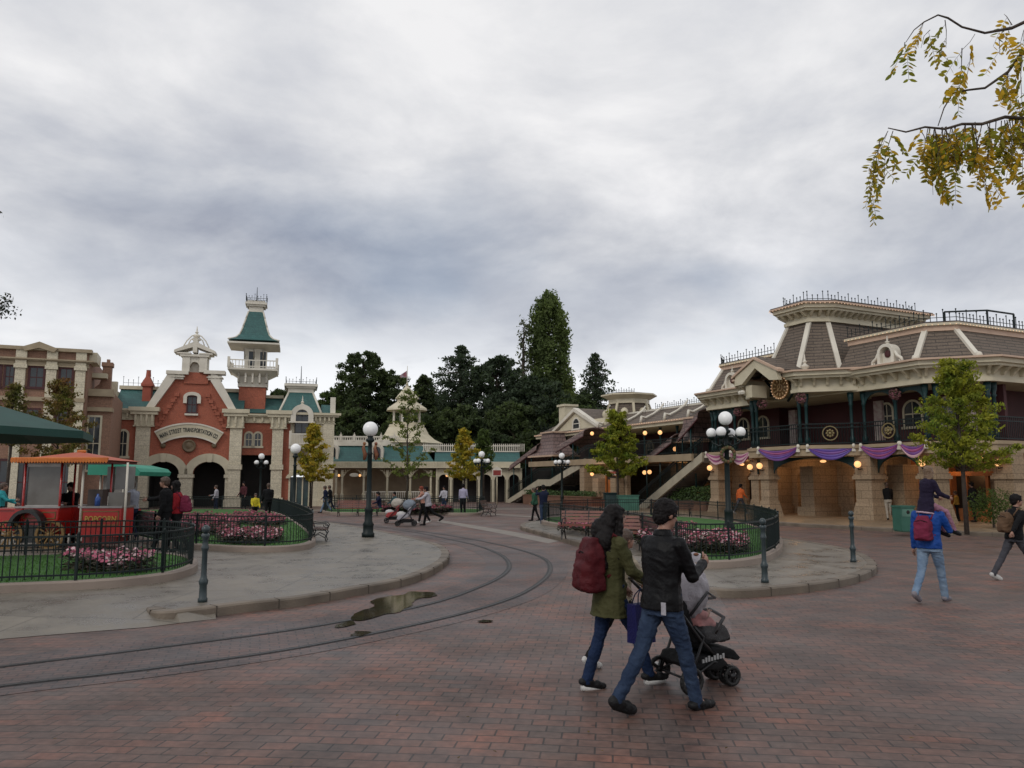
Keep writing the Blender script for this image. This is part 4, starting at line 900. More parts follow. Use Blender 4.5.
crown(wl_base, 7.3, wl_top, 8.9, (0, 1), .3, .2, .45, skip=(2,))
# scaffold frame on the flat roof
sc = MB()
for a_, b_ in (((7.2, 5, 9.1), (7.2, 5, 10.)), ((8.3, 6.5, 9.1), (8.3, 6.5, 10.)), ((8.3, 8.5, 9.1), (8.3, 8.5, 10.)), ((7.2, 5, 10), (8.3, 6.5, 10)), ((8.3, 6.5, 10), (8.3, 8.5, 10))): sc.seg(a_, b_, .07, .07)
sc.build('roof_frame', M['iron'], stn)
# gable with clock
gx0, gx1, gy = -.5, 2.3, -1.1; gm = .9; gz0, gz1 = 6.95, SF.z(765, 358, -1.1)
gm_ = MB()
for sgn, xx in ((1, gx0-.2), (-1, gx1+.2)):
    gm_.plate([(xx, gz0), (xx+sgn*.12, gz0+.5), (gm, gz1+.02), (gm, gz1-.42), (xx+sgn*.6, gz0+.05)], gy, gy+.25)
gm_.box(gx0+.35, gx0+.8, gy+.3, .2, 6.3, gz0-.01); 
gm_.build('clock_gable', M['cream'], stn)
gp = MB()
for sgn, xx in ((1, gx0-.3), (-1, gx1+.3)): gp.plate([(xx, gz0+.40), (xx, gz0+.53), (gm, gz1+.17), (gm, gz1+.04)], gy-.1, gy+.32)
gp.build('gable_trim', M['peach'], stn)
gr_ = MB(); gr_.add([(gx0-.25, gy+.05, gz0+.55), (gm, gy+.05, gz1+.2), (gx1+.25, gy+.05, gz0+.55), (gx0-.25, 3., gz0+.55), (gm, 3., gz1+.2), (gx1+.25, 3, gz0+.55), (gx0-.25, gy+.05, gz0+.4), (gm, gy+.05, gz1), (gx1+.25, gy+.05, gz0+.4), (gx0-.25, 3., gz0+.4), (gm, 3., gz1), (gx1+.25, 3, gz0+.4)], [(0,1,4,3), (1,2,5,4), (6,7,10,9), (7,8,11,10), (0,1,7,6), (1,2,8,7), (0,6,9,3), (2,5,11,8)]); gr_.build('gable_roof', M['slate'], stn)
gk = MB()
for x in (gx0+.35,): 
    for k in range(2): gk.lathe([(.1, 0), (.13, .1), (.07, .2)], (x-.2+k*.2, gy+.1, 6.5), 6)
finial(gk, 3.0, .2, 7.35, .9, .22); gk.build('gable_pendants', M['white'], stn)
cs, cy_ = .9, .62; czc = SF.z(782, 387.5, .62)
c1_ = MB(); c1_.M = T(cs, cy_, czc) @ Matrix.Rotation(pi/2, 4, 'X'); c1_.lathe([(.62, 0), (.62, .08), (.56, .12), (.5, .06)], n=28); CK = c1_.build('clock', mat('gilt_ring', (.75,.45,.22), .4, (.62,.36,.16), 4), stn)
c2_ = MB(); c2_.M = c1_.M; c2_.lathe([(.5, .0), (.5, .075)], n=28); c2_.build('clock_dial', mat('clock_dial', (.30,.17,.07), .5, (.22,.12,.05), 4), CK)
c3_ = MB(); c3_.M = c1_.M
for k in range(12): a_ = pi*k/6; c3_.seg((.3*cos(a_), .3*sin(a_), .085), (.45*cos(a_), .45*sin(a_), .085), .055, .02)
c3_.seg((0, 0, .1), (.05, .4, .1), .03, .02); c3_.seg((0, 0, .1), (-.2, -.18, .1), .04, .02)
for k in range(24): b0, b1 = 2*pi*k/24, 2*pi*(k+1)/24; c3_.seg((.17*cos(b0), .17*sin(b0), .085), (.17*cos(b1), .17*sin(b1), .085), .025, .02)
c3_.build('clock_numerals', mat('clock_gilt', (.85,.60,.32), .4), CK)
ckb = MB(); ckb.M = c1_.M
for k in range(22): a_ = 2*pi*k/22; ckb.ball((.58*cos(a_), .58*sin(a_), .13), .028, 5, 4)
ckb.build('clock_bulbs', M['bulb'], CK)
ct = MB(); ct.tube([(cs-1.2, .7, czc+.55), (cs-.75, .66, czc+.1), (cs-.8, .66, czc-.4)], .07, 6); ct.tube([(cs+1.2, .7, czc+.6), (cs+.72, .66, czc+.2), (cs+.75, .66, czc-.4), (cs+.4, .66, czc-.75)], .07, 6); ct.tube([(cs-.6, .68, czc+.6), (cs, .68, czc+.8), (cs+.6, .68, czc+.6)], .08, 6); ct.build('clock_scrollwork', M['iron'], stn)
# scroll dormers on the wings
for dx_ in (6.6, -4.0):
    m = MB(); y = 1.5; z = 7.3; k_ = .72
    arch_ring(m, dx_-.42*k_, dx_+.42*k_, z+.75*k_, .2*k_, y, y+.5, 14, leg=.75*k_); m.box(dx_-.62*k_, dx_+.62*k_, y-.05, y+.5, z-.02, z+.1)
    for sgn in (-1, 1): m.tube([(dx_+sgn*X_*k_, y+.1, z+Z_*k_) for X_, Z_ in ((.62, .8), (.78, .5), (1.05, .32), (1.15, .12), (.98, .08), (.92, .22))], [.07, .08, .075, .06, .05, .04], 7)
    finial(m, dx_, y+.2, z+1.33*k_, .42, .11); m.box(dx_-.42*k_, dx_+.42*k_, y+.2, y+.3, z+.1, z+.8*k_); m.build('scroll_dormer', M['white'], stn)
    m = MB(); m.ball((dx_, y+.17, z+.72*k_), .24*k_, 12, 8, (1, .3, 1)); m.build('dormer_oculus', M['maroon'], stn)
# ================================================================== PLATFORM GALLERY with stairs
pl = thing('platform_gallery', 'long raised station gallery with copper roofed stairways, lantern cupola and gabled end', 'building', SF.o, SF.a)
s0, s1 = -28.6, -8.3
s0 = SF.x(536, 4.4)
SF2 = Frame(*(SF.o+SF.ey*3.2).xy, SF.a); before_ = {o.name for o in pl.children}
cf = MB(); zt_ = SF2.z(600, 428.2, 1.2)
cf.box(s0, s1, 1.2, 1.5, zt_-.34, zt_-.11); cf.box(s0, s1, 1.3, 9, zt_-.36, zt_-.342); cf.build('canopy_fascia', M['cream'], pl)
cf = MB(); cf.box(s0-.1, s1, 1.05, 1.5, zt_-.105, zt_+.02); cf.build('canopy_trim', M['peach'], pl)
bl2 = MB(); bulbs(bl2, (s0, 1.02, zt_-.04), (s1, 1.02, zt_-.04), .3); bl2.build('light_string', M['bulb'], pl)
cr_ = MB(); cr_.frust([(s0, 1.2), (s1-.1, 1.2), (s1-.1, 9), (s0, 9)], zt_+.021, [(s0+.8, 3.4), (s1-.1, 3.4), (s1-.1, 7), (s0+.8, 7)], zt_+1.15); cr_.build('canopy_roof', M['slate'], pl)
rb_ = MB()
for px_ in (608, 634, 652, 676, 700): x_ = SF2.x(px_, 2.2, 415); rb_.tube([(x_, 1.15, zt_+.05), (x_, 1.25, zt_+.5), (x_, 1.6, zt_+.42), (x_, 2.3, zt_+.75), (x_, 3.0, zt_+1.2), (x_, 3.3, zt_+1.6)], [.12, .12, .1, .09, .1, .06], 6)
rb_.box(s0+.7, s1, 3.35, 3.5, zt_+1.15, zt_+1.28); rb_.build('roof_rib', M['white'], pl)
cc_ = MB(); cresting(cc_, (SF2.x(655, 3.4, 405), 3.45, zt_+1.28), (s1, 3.45, zt_+1.28), .35, .26); cresting(cc_, (s0+.2, 1.6, zt_+.1), (SF2.x(551, 1.5), 1.6, zt_+.1), .7, .25); cc_.build('roof_cresting', M['iron'], pl)
gcl = MB(); x_ = s0+.4
while x_ < s1: gcl.lathe([(.12, 0), (.12, .3), (.07, .36), (.07, zt_-D-.7), (.13, zt_-D-.36)], (x_, 2., D), 8); x_ += 2.03
buildn(gcl, 'green_column', M['green'], pl)
pw = MB(); pw.box(s0, s1, 6, 6.2, D, zt_-.37); pw.build('upper_wall', M['maroon'], pl); pw = MB(); pw.box(-60, s1+.5, 4.2, 4.4, 0, D-.5); pw.build('rear_wall', M['tan'], pl)
for px_ in (650, 688): window(pl, SF2.x(px_-3, 5.95, 440), SF2.x(px_+3, 5.95, 440), D+.2, D+1.6, 5.95, True, .12, 'cream', 1)
for o in pl.children:
    if o.name not in before_: o.location.y += 3.2
pr = MB(); railing(pr, (-21.4, 1.95, D), (s1-.3, 1.95, D)); pr.build('balcony_railing', M['iron'], pl)
# lower wall, doorway, planters
lw = MB(); lw.box(-21.8, -16.6, 2.6, 2.9, 0, D-.46); lw.box(-26, -21.9, 5.4, 5.6, 0, D-.46); lw.box(s1-6.4, s1+.2, 5.1, 5.4, 0, D-.46)
lw.box(-22.2, -21.5, 1.9, 2.6, 0, D-.46); lw.box(-20.1, -19.3, 1.8, 2.55, 0, 2.2); lw.box(-17.6, -16.9, 1.8, 2.55, 0, 2.2); lw.build('lower_wall', M['tan'], pl)
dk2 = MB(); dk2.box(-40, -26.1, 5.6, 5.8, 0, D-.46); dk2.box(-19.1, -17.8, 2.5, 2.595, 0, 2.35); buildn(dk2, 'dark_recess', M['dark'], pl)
od = MB(); od.box(-19.3, -17.6, 2.45, 2.59, 2.36, 2.75); od.box(-19.25, -19.12, 2.4, 2.58, 0, 2.36); od.box(-17.78, -17.65, 2.4, 2.58, 0, 2.36); od.box(-18.9, -18.1, 2.42, 2.49, .6, 2.1); od.build('orange_doorway', MATS['orange_timber'], pl)
sgn_ = MB(); q0, q1 = SF.x(604.5, 1.7), SF.x(622, 1.7); z0_, z1_ = SF.z(613, 475.2, 1.7), SF.z(613, 470, 1.7); sgn_.box(q0, q1, 1.68, 1.76, z0_, z1_); SGO = sgn_.build('hanging_sign', mat('sign_cream', (.5,.46,.38), .5), pl)
sg2 = MB(); sg2.box(q0+.35, q1-.35, 1.66, 1.679, z0_+.1, z1_-.1); sg2.build('sign_panel', mat('sign_red', (.26,.03,.025), .5), SGO)
for px_, py_, yl_ in ((592, 474, 1.6), (606, 461, 2.4), (645, 433, 2.4), (660, 432.5, 2.4), (644.5, 472.5, 2.6), (649.5, 472, 2.6), (675, 449, 2.6), (592, 433.5, 2.2)):
    lb = MB(); x_, z_ = SF.p(px_, py_, yl_); lb.ball((x_, yl_, z_), .15, 8, 6); lb.build('lit_globe', M['amber'], pl)
plight(-19, 1., 2.8, 20, par=pl); plight(-12, 4, 2.8, 22, par=pl); plight(-24, 4, 2.8, 15, par=pl)
# stairs
def stair(xb, xt, y0, y1, zt, landing=None):
    st_ = MB(); n_ = 22; pts_ = [(xb, 0)]
    if landing: pts_ += [(landing[0], landing[2]), (landing[1], landing[2])]
    pts_ += [(xt, zt)]
    def zat(x):
        for (a_, za_), (b_, zb_) in zip(pts_, pts_[1:]):
            if a_ <= x <= b_: return za_+(zb_-za_)*(x-a_)/max(b_-a_, 1e-6)
        return zt
    for i in range(n_): x0_ = xb+(xt-xb)*i/n_; x1_ = xb+(xt-xb)*(i+1)/n_; z_ = zat(x1_); st_.box(x0_, x1_, y0+.15, y1-.15, max(0, zat(x0_)-.25), z_)
    st_.build('stair_steps', mat('stair_stone', (.12,.10,.085), .8), pl)
    for y in (y0, y1-.16):
        q = MB(); top = [(x, z+.24) for x, z in pts_]; bot = [(x+.0, max(z-.32, 0)) for x, z in pts_][::-1]
        q.plate([(xb-.35, 0), *top, (xt, zt-.32), *bot[1:-1], (xb+.7, 0)], y, y+.16); q.build('stair_stringer', mat('stringer_stone', (.40,.36,.27), .7, (.33,.29,.22), 2), pl)
    q = MB()
    for y in (y0+.08, y1-.08):
        for (a_, za_), (b_, zb_) in zip(pts_, pts_[1:]): railing(q, (a_, y, za_+.24), (b_, y, zb_+.24), .95, .16)
    q.build('stair_railing', M['iron'], pl)
    return zat
sA = stair(SF.x(507, 1.9, 505), SF.x(584.5, 1.9, 465), 1.9, 4.4, D-.2, (SF.x(538, 1.9, 484), SF.x(550, 1.9, 487), 1.9))
sB = stair(SF.x(638, 1.9, 509), SF.x(702, 1.9, 454), 1.9, 4.4, D-.2)
def bell_roof(x, y, hw, zb, zt, px_cols=()):
    b_ = MB(); prof = [(1, 0), (.86, .12), (.66, .35), (.52, .62), (.44, 1)]
    rg = [[(x-hw*r_, y-hw*r_*.55), (x+hw*r_, y-hw*r_*.55), (x+hw*r_, y+hw*r_*.55), (x-hw*r_, y+hw*r_*.55)] for r_, _ in prof]
    for i in range(4): b_.frust(rg[i], zb+(zt-zb)*prof[i][1]+.001*i, rg[i+1], zb+(zt-zb)*prof[i+1][1])
    b_.build('bell_roof', M['rust'], pl); t_ = MB(); t_.box(x-hw-.06, x+hw+.06, y-hw*.55-.06, y+hw*.55+.06, zb-.14, zb-.001); t_.box(x-hw*.5, x+hw*.5, y-hw*.3, y+hw*.3, zt+.001, zt+.12); t_.build('bell_roof_trim', M['peach'] if zt > 5 else M['maroon'], pl)
    c_ = MB()
    for sx_ in (-1, 1):
        for sy_ in (-1, 1): c_.tube([(x+sx_*hw*.85, y+sy_*hw*.5, 1.6), (x+sx_*hw*.85, y+sy_*hw*.5, zb-.1)], .055, 6)
    c_.build('roof_post', M['green'], pl)
def slope_roof(p0, p1, y0, y1, th=.3):
    b_ = MB(); (xa, za), (xb, zb) = p0, p1; n_ = 10
    for k in range(9):
        a0, a1 = pi*k/9, pi*(k+1)/9; ya, yb_ = (y0+y1)/2-cos(a0)*(y1-y0)/2, (y0+y1)/2-cos(a1)*(y1-y0)/2; ha, hb = sin(a0)**.5*.72, sin(a1)**.5*.72
        b_.add([(xa, ya, za+ha), (xb, ya, zb+ha), (xb, yb_, zb+hb), (xa, yb_, za+hb), (xa, ya, za+ha-.06), (xb, ya, zb+ha-.06), (xb, yb_, zb+hb-.06), (xa, yb_, za+hb-.06)], [(0,1,2,3), (4,7,6,5), (0,4,5,1), (3,2,6,7), (0,3,7,4), (1,5,6,2)])
    b_.build('stair_roof', M['rust'], pl)
    q = MB(); q.seg((xa, y0, za-.03), (xb, y0, zb-.03), .08, .07); q.build('stair_roof_trim', M['maroon'], pl)
    c_ = MB()
    for f_ in (.15, .6): x_ = xa+(xb-xa)*f_; c_.tube([(x_, y0+.1, max(0, za+(zb-za)*f_-2.7)), (x_, y0+.1, za+(zb-za)*f_)], .05, 6)
    c_.build('roof_post', M['green'], pl)
P = SF.p
b1x = (SF.x(530, 2., 450)+SF.x(555, 2., 450))/2; hw1 = (SF.x(555, 2., 450)-SF.x(530, 2., 450))/2
bell_roof(b1x, 3.1, hw1*.98, P(546, 455, 1.8)[1], P(546, 433.5, 2.6)[1])
slope_roof(P(509, 470, 1.9), P(536, 450, 1.9), 1.9, 4.3); slope_roof(P(556, 452, 1.9), P(583, 436, 1.9), 1.9, 4.3)
b2x = SF.x(676, 1.8, 430); bell_roof(b2x, 3.1, 1.15, P(676, 440, 1.9)[1], P(676, 419.5, 2.4)[1])
slope_roof(P(641, 466, 1.9), P(671, 443, 1.9), 1.9, 4.3); slope_roof(P(678, 441, 1.9), P(697, 419, 1.9), 1.9, 4.3, .2)
before_ = {o.name for o in pl.children}
# gabled end and lantern cupola on the gallery
gq = MB(); ga, gb2 = SF2.x(553, 1.2, 428), SF2.x(600, 1.2, 425); gmx = SF2.x(573, 1.2, 420); gza = SF2.z(573, 409.5, 1.2)
gq.plate([(ga, zt_+.03), (gmx, gza-.2), (2*gmx-ga, zt_+.03)], 1.5, 1.7); gq.box(ga+1.0, gb2, 1.75, 5, zt_+.03, zt_+.9)
gq.box(SF2.x(561, 2)-.3, SF2.x(561, 2)+.8, 2, 3.2, zt_, SF2.z(565, 406, 2)); gq.box(SF2.x(561, 2)-.45, SF2.x(561, 2)+.95, 1.85, 3.35, SF2.z(565, 406, 2), SF2.z(565, 404, 2)); gq.build('end_gable', M['cream'], pl)
gq = MB()
for sgn in (1, -1): gq.plate([(gmx-sgn*(gmx-ga+.4), zt_+.02), (gmx-sgn*(gmx-ga+.4), zt_+.25), (gmx, gza+.15), (gmx, gza-.18)], 1.25, 1.75)
gq.build('gable_trim', M['white'], pl)
window(pl, gmx-.45, gmx+.6, zt_+.25, zt_+1.1, 1.49, True, .14, 'white', 0)
gr2 = MB(); hh = gza+.12; e_ = gmx-ga+.4; gr2.add([(gmx-e_, 1.76, zt_+.2), (gmx, 1.76, hh), (gmx+e_, 1.76, zt_+.2), (gmx-e_, 7, zt_+.2), (gmx, 7, hh), (gmx+e_, 7, zt_+.2)], [(0,1,4,3), (1,2,5,4), (0,2,1), (3,4,5), (0,3,5,2)]); gr2.build('gable_roof', M['slate'], pl)
ux, uy = SF2.x(629, 4.6, 400), 4.6; r_u = lambda pa, pb, yl=4.6: (SF2.x(pb, yl, 400)-SF2.x(pa, yl, 400))/2
uz = lambda py: SF2.z(629, py, 3.4)
o8 = lambda r_: [(ux+r_*cos(pi/8+pi/4*i), uy+r_*sin(pi/8+pi/4*i)) for i in range(8)]
u1 = MB(); RU = 1.85
u1.frust(o8(RU*1.15), uz(419), o8(RU*.85), uz(402)); u1.build('lantern_roof', M['slate'], pl)
u2 = MB(); u2.prism(o8(RU*.95), uz(402), uz(397.5)); u2.frust(o8(RU*.97), uz(397.5), o8(RU*1.25), uz(394)); u2.prism(o8(RU*1.3), uz(394)+.001, uz(392.6)); A_, B_ = o8(RU*1.18), o8(RU*.92)
for i in range(8): u2.seg((*A_[i], uz(419)), (*B_[i], uz(402)), .2, .14)
for i in range(8):
    c_ = (V(A_[i])+V(A_[(i+1) % 8]))/2; u2.ball((c_.x, c_.y, uz(412)), .34, 8, 6, (1, 1, 1.2))
u2.build('lantern_cornice', M['cream'], pl)
u3 = MB(); u3.frust(o8(RU*1.3), uz(392.5), o8(RU*.5), uz(390)); u3.build('lantern_cap', M['maroon'], pl)
u4 = MB(); cresting(u4, (*o8(RU*1.2)[5], uz(392)), (*o8(RU*1.2)[6], uz(392)), .3, .2); cresting(u4, (*o8(RU*1.2)[6], uz(392)), (*o8(RU*1.2)[7], uz(392)), .3, .2); u4.build('lantern_cresting', M['iron'], pl)
for o in pl.children:
    if o.name not in before_: o.location.y += 3.2
# planters
def planter(name, px0, px1, y, dp, h, lab, hl, hh):
    x0_, x1_ = SF.x(px0, y, 500), SF.x(px1, y, 500); t = thing(name, lab, 'planter', SF.w(x0_, y, .0), SF.a)
    m = MB(); m.box(0, x1_-x0_, 0, dp, 0, h); m.box(-.06, x1_-x0_+.06, -.06, dp+.06, h, h+.08); m.build('trough', mat('planter_brick', (.17,.085,.05), .8, (.13,.065,.04), 2.), t)
    l = MB(); 
    for k in range(2600):
        x_ = rnd.uniform(0, x1_-x0_); q = noise.noise(V((x_*1.3, 0, 3)))*.2; y_ = rnd.uniform(.1, dp); z_ = h+rnd.random()*(hh+q)
        a_ = rnd.uniform(0, 2*pi); s_ = .07; n_ = V((cos(a_), sin(a_), rnd.uniform(-.6, .9))).normalized(); u_ = n_.orthogonal().normalized()*s_; v_ = n_.cross(u_)
        c_ = V((x_, y_, z_)); l.add([c_-u_, c_+v_*.6, c_+u_, c_-v_*.6], [(0,1,2,3)])
    l.build('hedge', mat('hedge_leaf', (.045,.085,.018), .7, (.03,.06,.012), 2, island=.5), t)
planter('brick_planter', 523, 592, 1.2, .8, .75, 'long low brick planter of shrubs beside the far stairway', 0, .45)
planter('stone_planter', 664, 706, 2.2, 1.6, .65, 'planter of bright leafy shrubs under the near stairway', 0, .95)
# ================================================================== TREES
def leafquads(mb, c, n, rad, size, sc=(1, 1, 1), shell=.45, droop=0.):
    c = V(c)
    for _ in range(n):
        d = V((rnd.gauss(0, 1), rnd.gauss(0, 1), rnd.gauss(0, 1))).normalized(); r_ = rad*(shell+(1-shell)*rnd.random()**.7)
        p = c+V((d.x*r_*sc[0], d.y*r_*sc[1], d.z*r_*sc[2]))
        nn = (d*.6+V((rnd.gauss(0, 1), rnd.gauss(0, 1), rnd.gauss(0, 1)+.4))).normalized(); u = nn.orthogonal().normalized(); a = rnd.uniform(0, 2*pi)
        v = nn.cross(u); u, v = u*cos(a)+v*sin(a), v*cos(a)-u*sin(a); s = size*rnd.uniform(.6, 1.3)
        if droop: u = (u*(1-droop)+V((0, 0, -1))*droop).normalized(); v = nn.cross(u)
        mb.add([p-u*s, p+v*s*.45, p+u*s, p-v*s*.45], [(0, 1, 2, 3)])
def leafmat(name, c, c2, c3=None, isl=.5, sc=.5):
    m = mat(name, c, .75, c2, sc, island=isl); t = m.node_tree; b = t.nodes['Principled BSDF']; b.inputs['Specular IOR Level'].default_value = .25
    if 'Translucent BSDF' in t.nodes: return m
    tr = N(t, 'ShaderNodeBsdfTranslucent'); src = b.inputs['Base Color'].links[0].from_socket; t.links.new(mixc(t, 1., src, (1.5, 1.6, 1.0), 'MULTIPLY'), tr.inputs[0]); ms_ = N(t, 'ShaderNodeMixShader'); ms_.inputs[0].default_value = .4
    t.links.new(b.outputs[0], ms_.inputs[1]); t.links.new(tr.outputs[0], ms_.inputs[2]); t.links.new(ms_.outputs[0], t.nodes['Material Output'].inputs[0]); return m
DG = leafmat('dark_conifer_leaf', (.058,.080,.046), (.034,.050,.032), sc=.35)
MG = leafmat('dark_broadleaf', (.075,.100,.038), (.043,.062,.030), sc=.3)
PG = leafmat('poplar_leaf', (.12,.155,.052), (.075,.105,.04), sc=.3)
LG = leafmat('light_tree_leaf', (.080,.115,.030), (.05,.075,.022), sc=.4)
AU = leafmat('yellowing_leaf', (.42,.28,.03), (.20,.21,.03), sc=1.6, isl=.4)
AG = leafmat('green_locust_leaf', (.27,.26,.028), (.11,.155,.022), sc=1.5, isl=.45)
def bigtree(name, label, px, ytop, wpx, Y, ybot, kind, m, n, seed, grp='trees rising behind the buildings'):
    rnd.seed(seed); p = AT(px, 482, Y); k = Y/780; H = CH+(482-ytop)*k; wd = wpx*k/2; zb = CH+(482-ybot)*k
    t = thing(name, label, 'tree', (p.x, p.y, 0), 0, grp)
    tr_ = MB(); tr_.tube([(0, 0, 0), (.1, 0, H*.35), (-.1, .1, H*.7), (0, 0, H*.96)], [H*.022+.1, H*.017+.08, H*.01+.04, .03], 7)
    c = MB()
    if kind == 'poplar':
        for i in range(46):
            f = i/45; z = zb+(H-zb)*f; r_ = wd*(1-.42*f*f)*(1 if f < .86 else sqrt(max(.05, 1-((f-.86)/.15)**2)))*(1+.10*sin(i*1.9))
            for j in range(8):
                a = rnd.uniform(0, 2*pi); q = r_*rnd.uniform(.45, .92); tr_.tube([(0, 0, z-1.2), (q*cos(a)*.8, q*sin(a)*.8, z)], [.08, .03], 4, False) if j == 0 else None
                leafquads(c, (q*cos(a), q*sin(a), z+rnd.uniform(-.4, .4)), n//368, .85, .27, (.9, .9, 1.4), .1)
    elif kind == 'conifer':
        lv = 26
        for i in range(lv):
            f = i/(lv-1); z = zb+(H-zb)*f+rnd.uniform(-.3, .3); R0 = wd*(1-f)**.5*rnd.uniform(.6, 1.2)+.35
            nb = max(3, int(9*(1-f)+3)); a0 = rnd.uniform(0, 6)
            for j in range(nb):
                a = a0+2*pi*j/nb+rnd.uniform(-.3, .3); r_ = R0*rnd.uniform(.5, 1.2); z = zb+(H-zb)*min(1, f)+rnd.uniform(-.7, .7)*(1-f)
                tr_.tube([(0, 0, z), (r_*.5*cos(a), r_*.5*sin(a), z+.15), (r_*cos(a), r_*sin(a), z-.25*r_*.3)], [.09, .06, .02], 4, False)
                for s_ in (.3, .55, .8, 1.0): leafquads(c, (r_*s_*cos(a), r_*s_*sin(a), z-.1*r_*s_), max(7, n//(lv*6*4)), .46+.12*r_, .20, (1, 1, .62), .05, .3)
    else:
        nb = 46
        for i in range(nb):
            f = (i+.5)/nb; z = zb+(H-zb)*(1-(1-f)**1.15); env = wd*sqrt(max(.05, 1-(abs(f-.38)/.66)**2.2))
            for j in range(6):
                a = rnd.uniform(0, 2*pi); q = env*sqrt(rnd.random())*.95; rr = rnd.uniform(.5, 1.1)*max(.75, wd*.24)*(1-.4*f)
                if j == 0: tr_.tube([(0, 0, z-q*.6), (q*.5*cos(a), q*.5*sin(a), z-q*.15), (q*cos(a), q*sin(a), z)], [.12, .08, .03], 4, False)
                leafquads(c, (q*cos(a), q*sin(a), z+rnd.uniform(-.5, .5)), int(n*2.3)//(nb*6), rr, .23, (1, 1, .75), .05)
    tr_.build('trunk', M['trunk'], t); c.build('crown', m, t); return t
# far row and the poplar
bigtree('broadleaf_tree', 'dark spreading tree right of the small teal pavilion roof', 360, 356, 66, 95, 470, 'broad', MG, 9000, 1)
bigtree('broadleaf_tree', 'dark bushy tree just left of the white cupola', 386, 374, 60, 96, 470, 'broad', MG, 8000, 2)
bigtree('broadleaf_tree', 'small pale green tree between teal pavilion and dark tree', 328, 392, 30, 100, 455, 'broad', LG, 3500, 3)
bigtree('broadleaf_tree', 'round dark tree just right of the flagpole', 422, 379, 30, 98, 465, 'broad', MG, 6000, 4)
bigtree('cedar_tree', 'tall ragged cedar with drooping tiers left of the poplar', 460, 347, 84, 92, 470, 'conifer', DG, 19000, 5)
bigtree('broadleaf_tree', 'broad dark tree standing in front of the poplar foot', 497, 362, 84, 90, 472, 'broad', DG, 11000, 6)
bigtree('broadleaf_tree', 'low dark tree tucked under the right side of poplar', 536, 384, 84, 88, 466, 'broad', DG, 10000, 7)
bigtree('poplar_tree', 'very tall column shaped poplar, the highest tree in view', 550, 296, 52, 104, 440, 'poplar', PG, 24000, 8)
bigtree('birch_tree', 'thin sparse grey green tree beside the tall poplar', 524, 322, 15, 103, 430, 'poplar', leafmat('grey_birch_leaf', (.11,.12,.085), (.07,.08,.055)), 1000, 9)
bigtree('pine_tree', 'spiky dark pine right of the poplar above the gabled end', 597, 355, 44, 90, 450, 'conifer', DG, 8000, 10)
bigtree('broadleaf_tree', 'dark tree showing behind the brick tower base', 226, 396, 26, 92, 440, 'broad', MG, 3500, 11)
bigtree('broadleaf_tree', 'dark tree peeping between tower and teal pavilion roof', 276, 394, 24, 92, 440, 'broad', MG, 3500, 12)
bigtree('broadleaf_tree', 'low dark tree behind veranda roof left end', 350, 412, 60, 86, 470, 'broad', MG, 6000, 13)
bigtree('broadleaf_tree', 'dark mass of tree directly behind the cupola', 410, 418, 70, 86, 470, 'broad', MG, 6500, 14)
bigtree('broadleaf_tree', 'low dark tree behind the autumn tree near the far stairs', 458, 412, 70, 84, 474, 'broad', MG, 7000, 15)
bigtree('broadleaf_tree', 'low dark tree behind the copper bell roof', 515, 408, 80, 84, 474, 'broad', MG, 7500, 16)
bigtree('broadleaf_tree', 'low dark tree behind the gabled end of gallery', 580, 400, 60, 84, 452, 'broad', MG, 6000, 17)
bigtree('broadleaf_tree', 'dark tree filling the gap between pavilion roof and cupola', 345, 398, 62, 106, 472, 'broad', MG, 7000, 18)
bigtree('broadleaf_tree', 'dark tree seen between the flagpole and the ragged cedar', 436, 396, 56, 106, 472, 'broad', DG, 7000, 19)
bigtree('broadleaf_tree', 'dark tree filling the gap left of the poplar foot', 512, 384, 60, 106, 472, 'broad', DG, 7000, 20)
bigtree('broadleaf_tree', 'dark tree between the poplar and the spiky pine', 578, 394, 44, 106, 460, 'broad', MG, 6000, 34)
# young street trees
def street_tree(name, label, px, pybase, ytop, ybot, wpx, m, n, seed, dense=1., z0=.0, grp='young honey locust trees on the square'):
    rnd.seed(seed); g_ = G(px, pybase, z0); Y = g_.y; k = Y/780; wpx *= 1.12; H = (pybase-ytop)*k; zb = (pybase-ybot)*k; wd = wpx*k/2
    t = thing(name, label, 'tree', (g_.x, g_.y, z0-.02), 0, grp)
    tr_ = MB(); tr_.tube([(0, 0, 0), (.03, .02, zb), (-.04, .03, (zb+H)/2), (0, 0, H*.97)], [.085, .065, .04, .012], 8); c = MB()
    nb = int(36*dense)
    for i in range(nb):
        f = i/(nb-1); z = zb+(H-zb)*f*.97; env = wd*(.72+.38*sin(pi*min(1, f*1.2+.15)))*(1-.72*f**1.8); a = 2.4*i+rnd.uniform(-.4, .4); q = env*rnd.uniform(.6, 1.05)
        zz0 = max(zb*.85, z-q*.7); tr_.tube([(0, 0, zz0), (q*.45*cos(a), q*.45*sin(a), zz0+(z-zz0)*.7), (q*cos(a), q*sin(a), z)], [.025, .016, .006], 4, False)
        for s_ in (.35, .6, .82, 1.): 
            cc = V((q*s_*cos(a), q*s_*sin(a), zz0+(z-zz0)*(.3+.7*s_)))
            leafquads(c, cc+V((rnd.uniform(-.1,.1), rnd.uniform(-.1,.1), rnd.uniform(-.1,.1))), n//(nb*4), .27*wd**.5*rnd.uniform(.6, 1.3), .068*max(1, Y/30), (1, 1, .5), .1, .35)
    tr_.build('trunk', M['trunk'], t); c.build('crown', m, t); return t
street_tree('young_locust', 'yellow green young tree on the pavement before the right station arches', 967, 534, 360, 462, 84, AG, 15000, 21, z0=.14)
street_tree('young_locust', 'bright green young tree in front of the station stairs', 618, 512, 411, 473, 50, AG, 10500, 22)
street_tree('young_locust', 'yellow young tree beside the globe lamp before brick station house', 311, 508, 424, 478, 36, AU, 5000, 23)
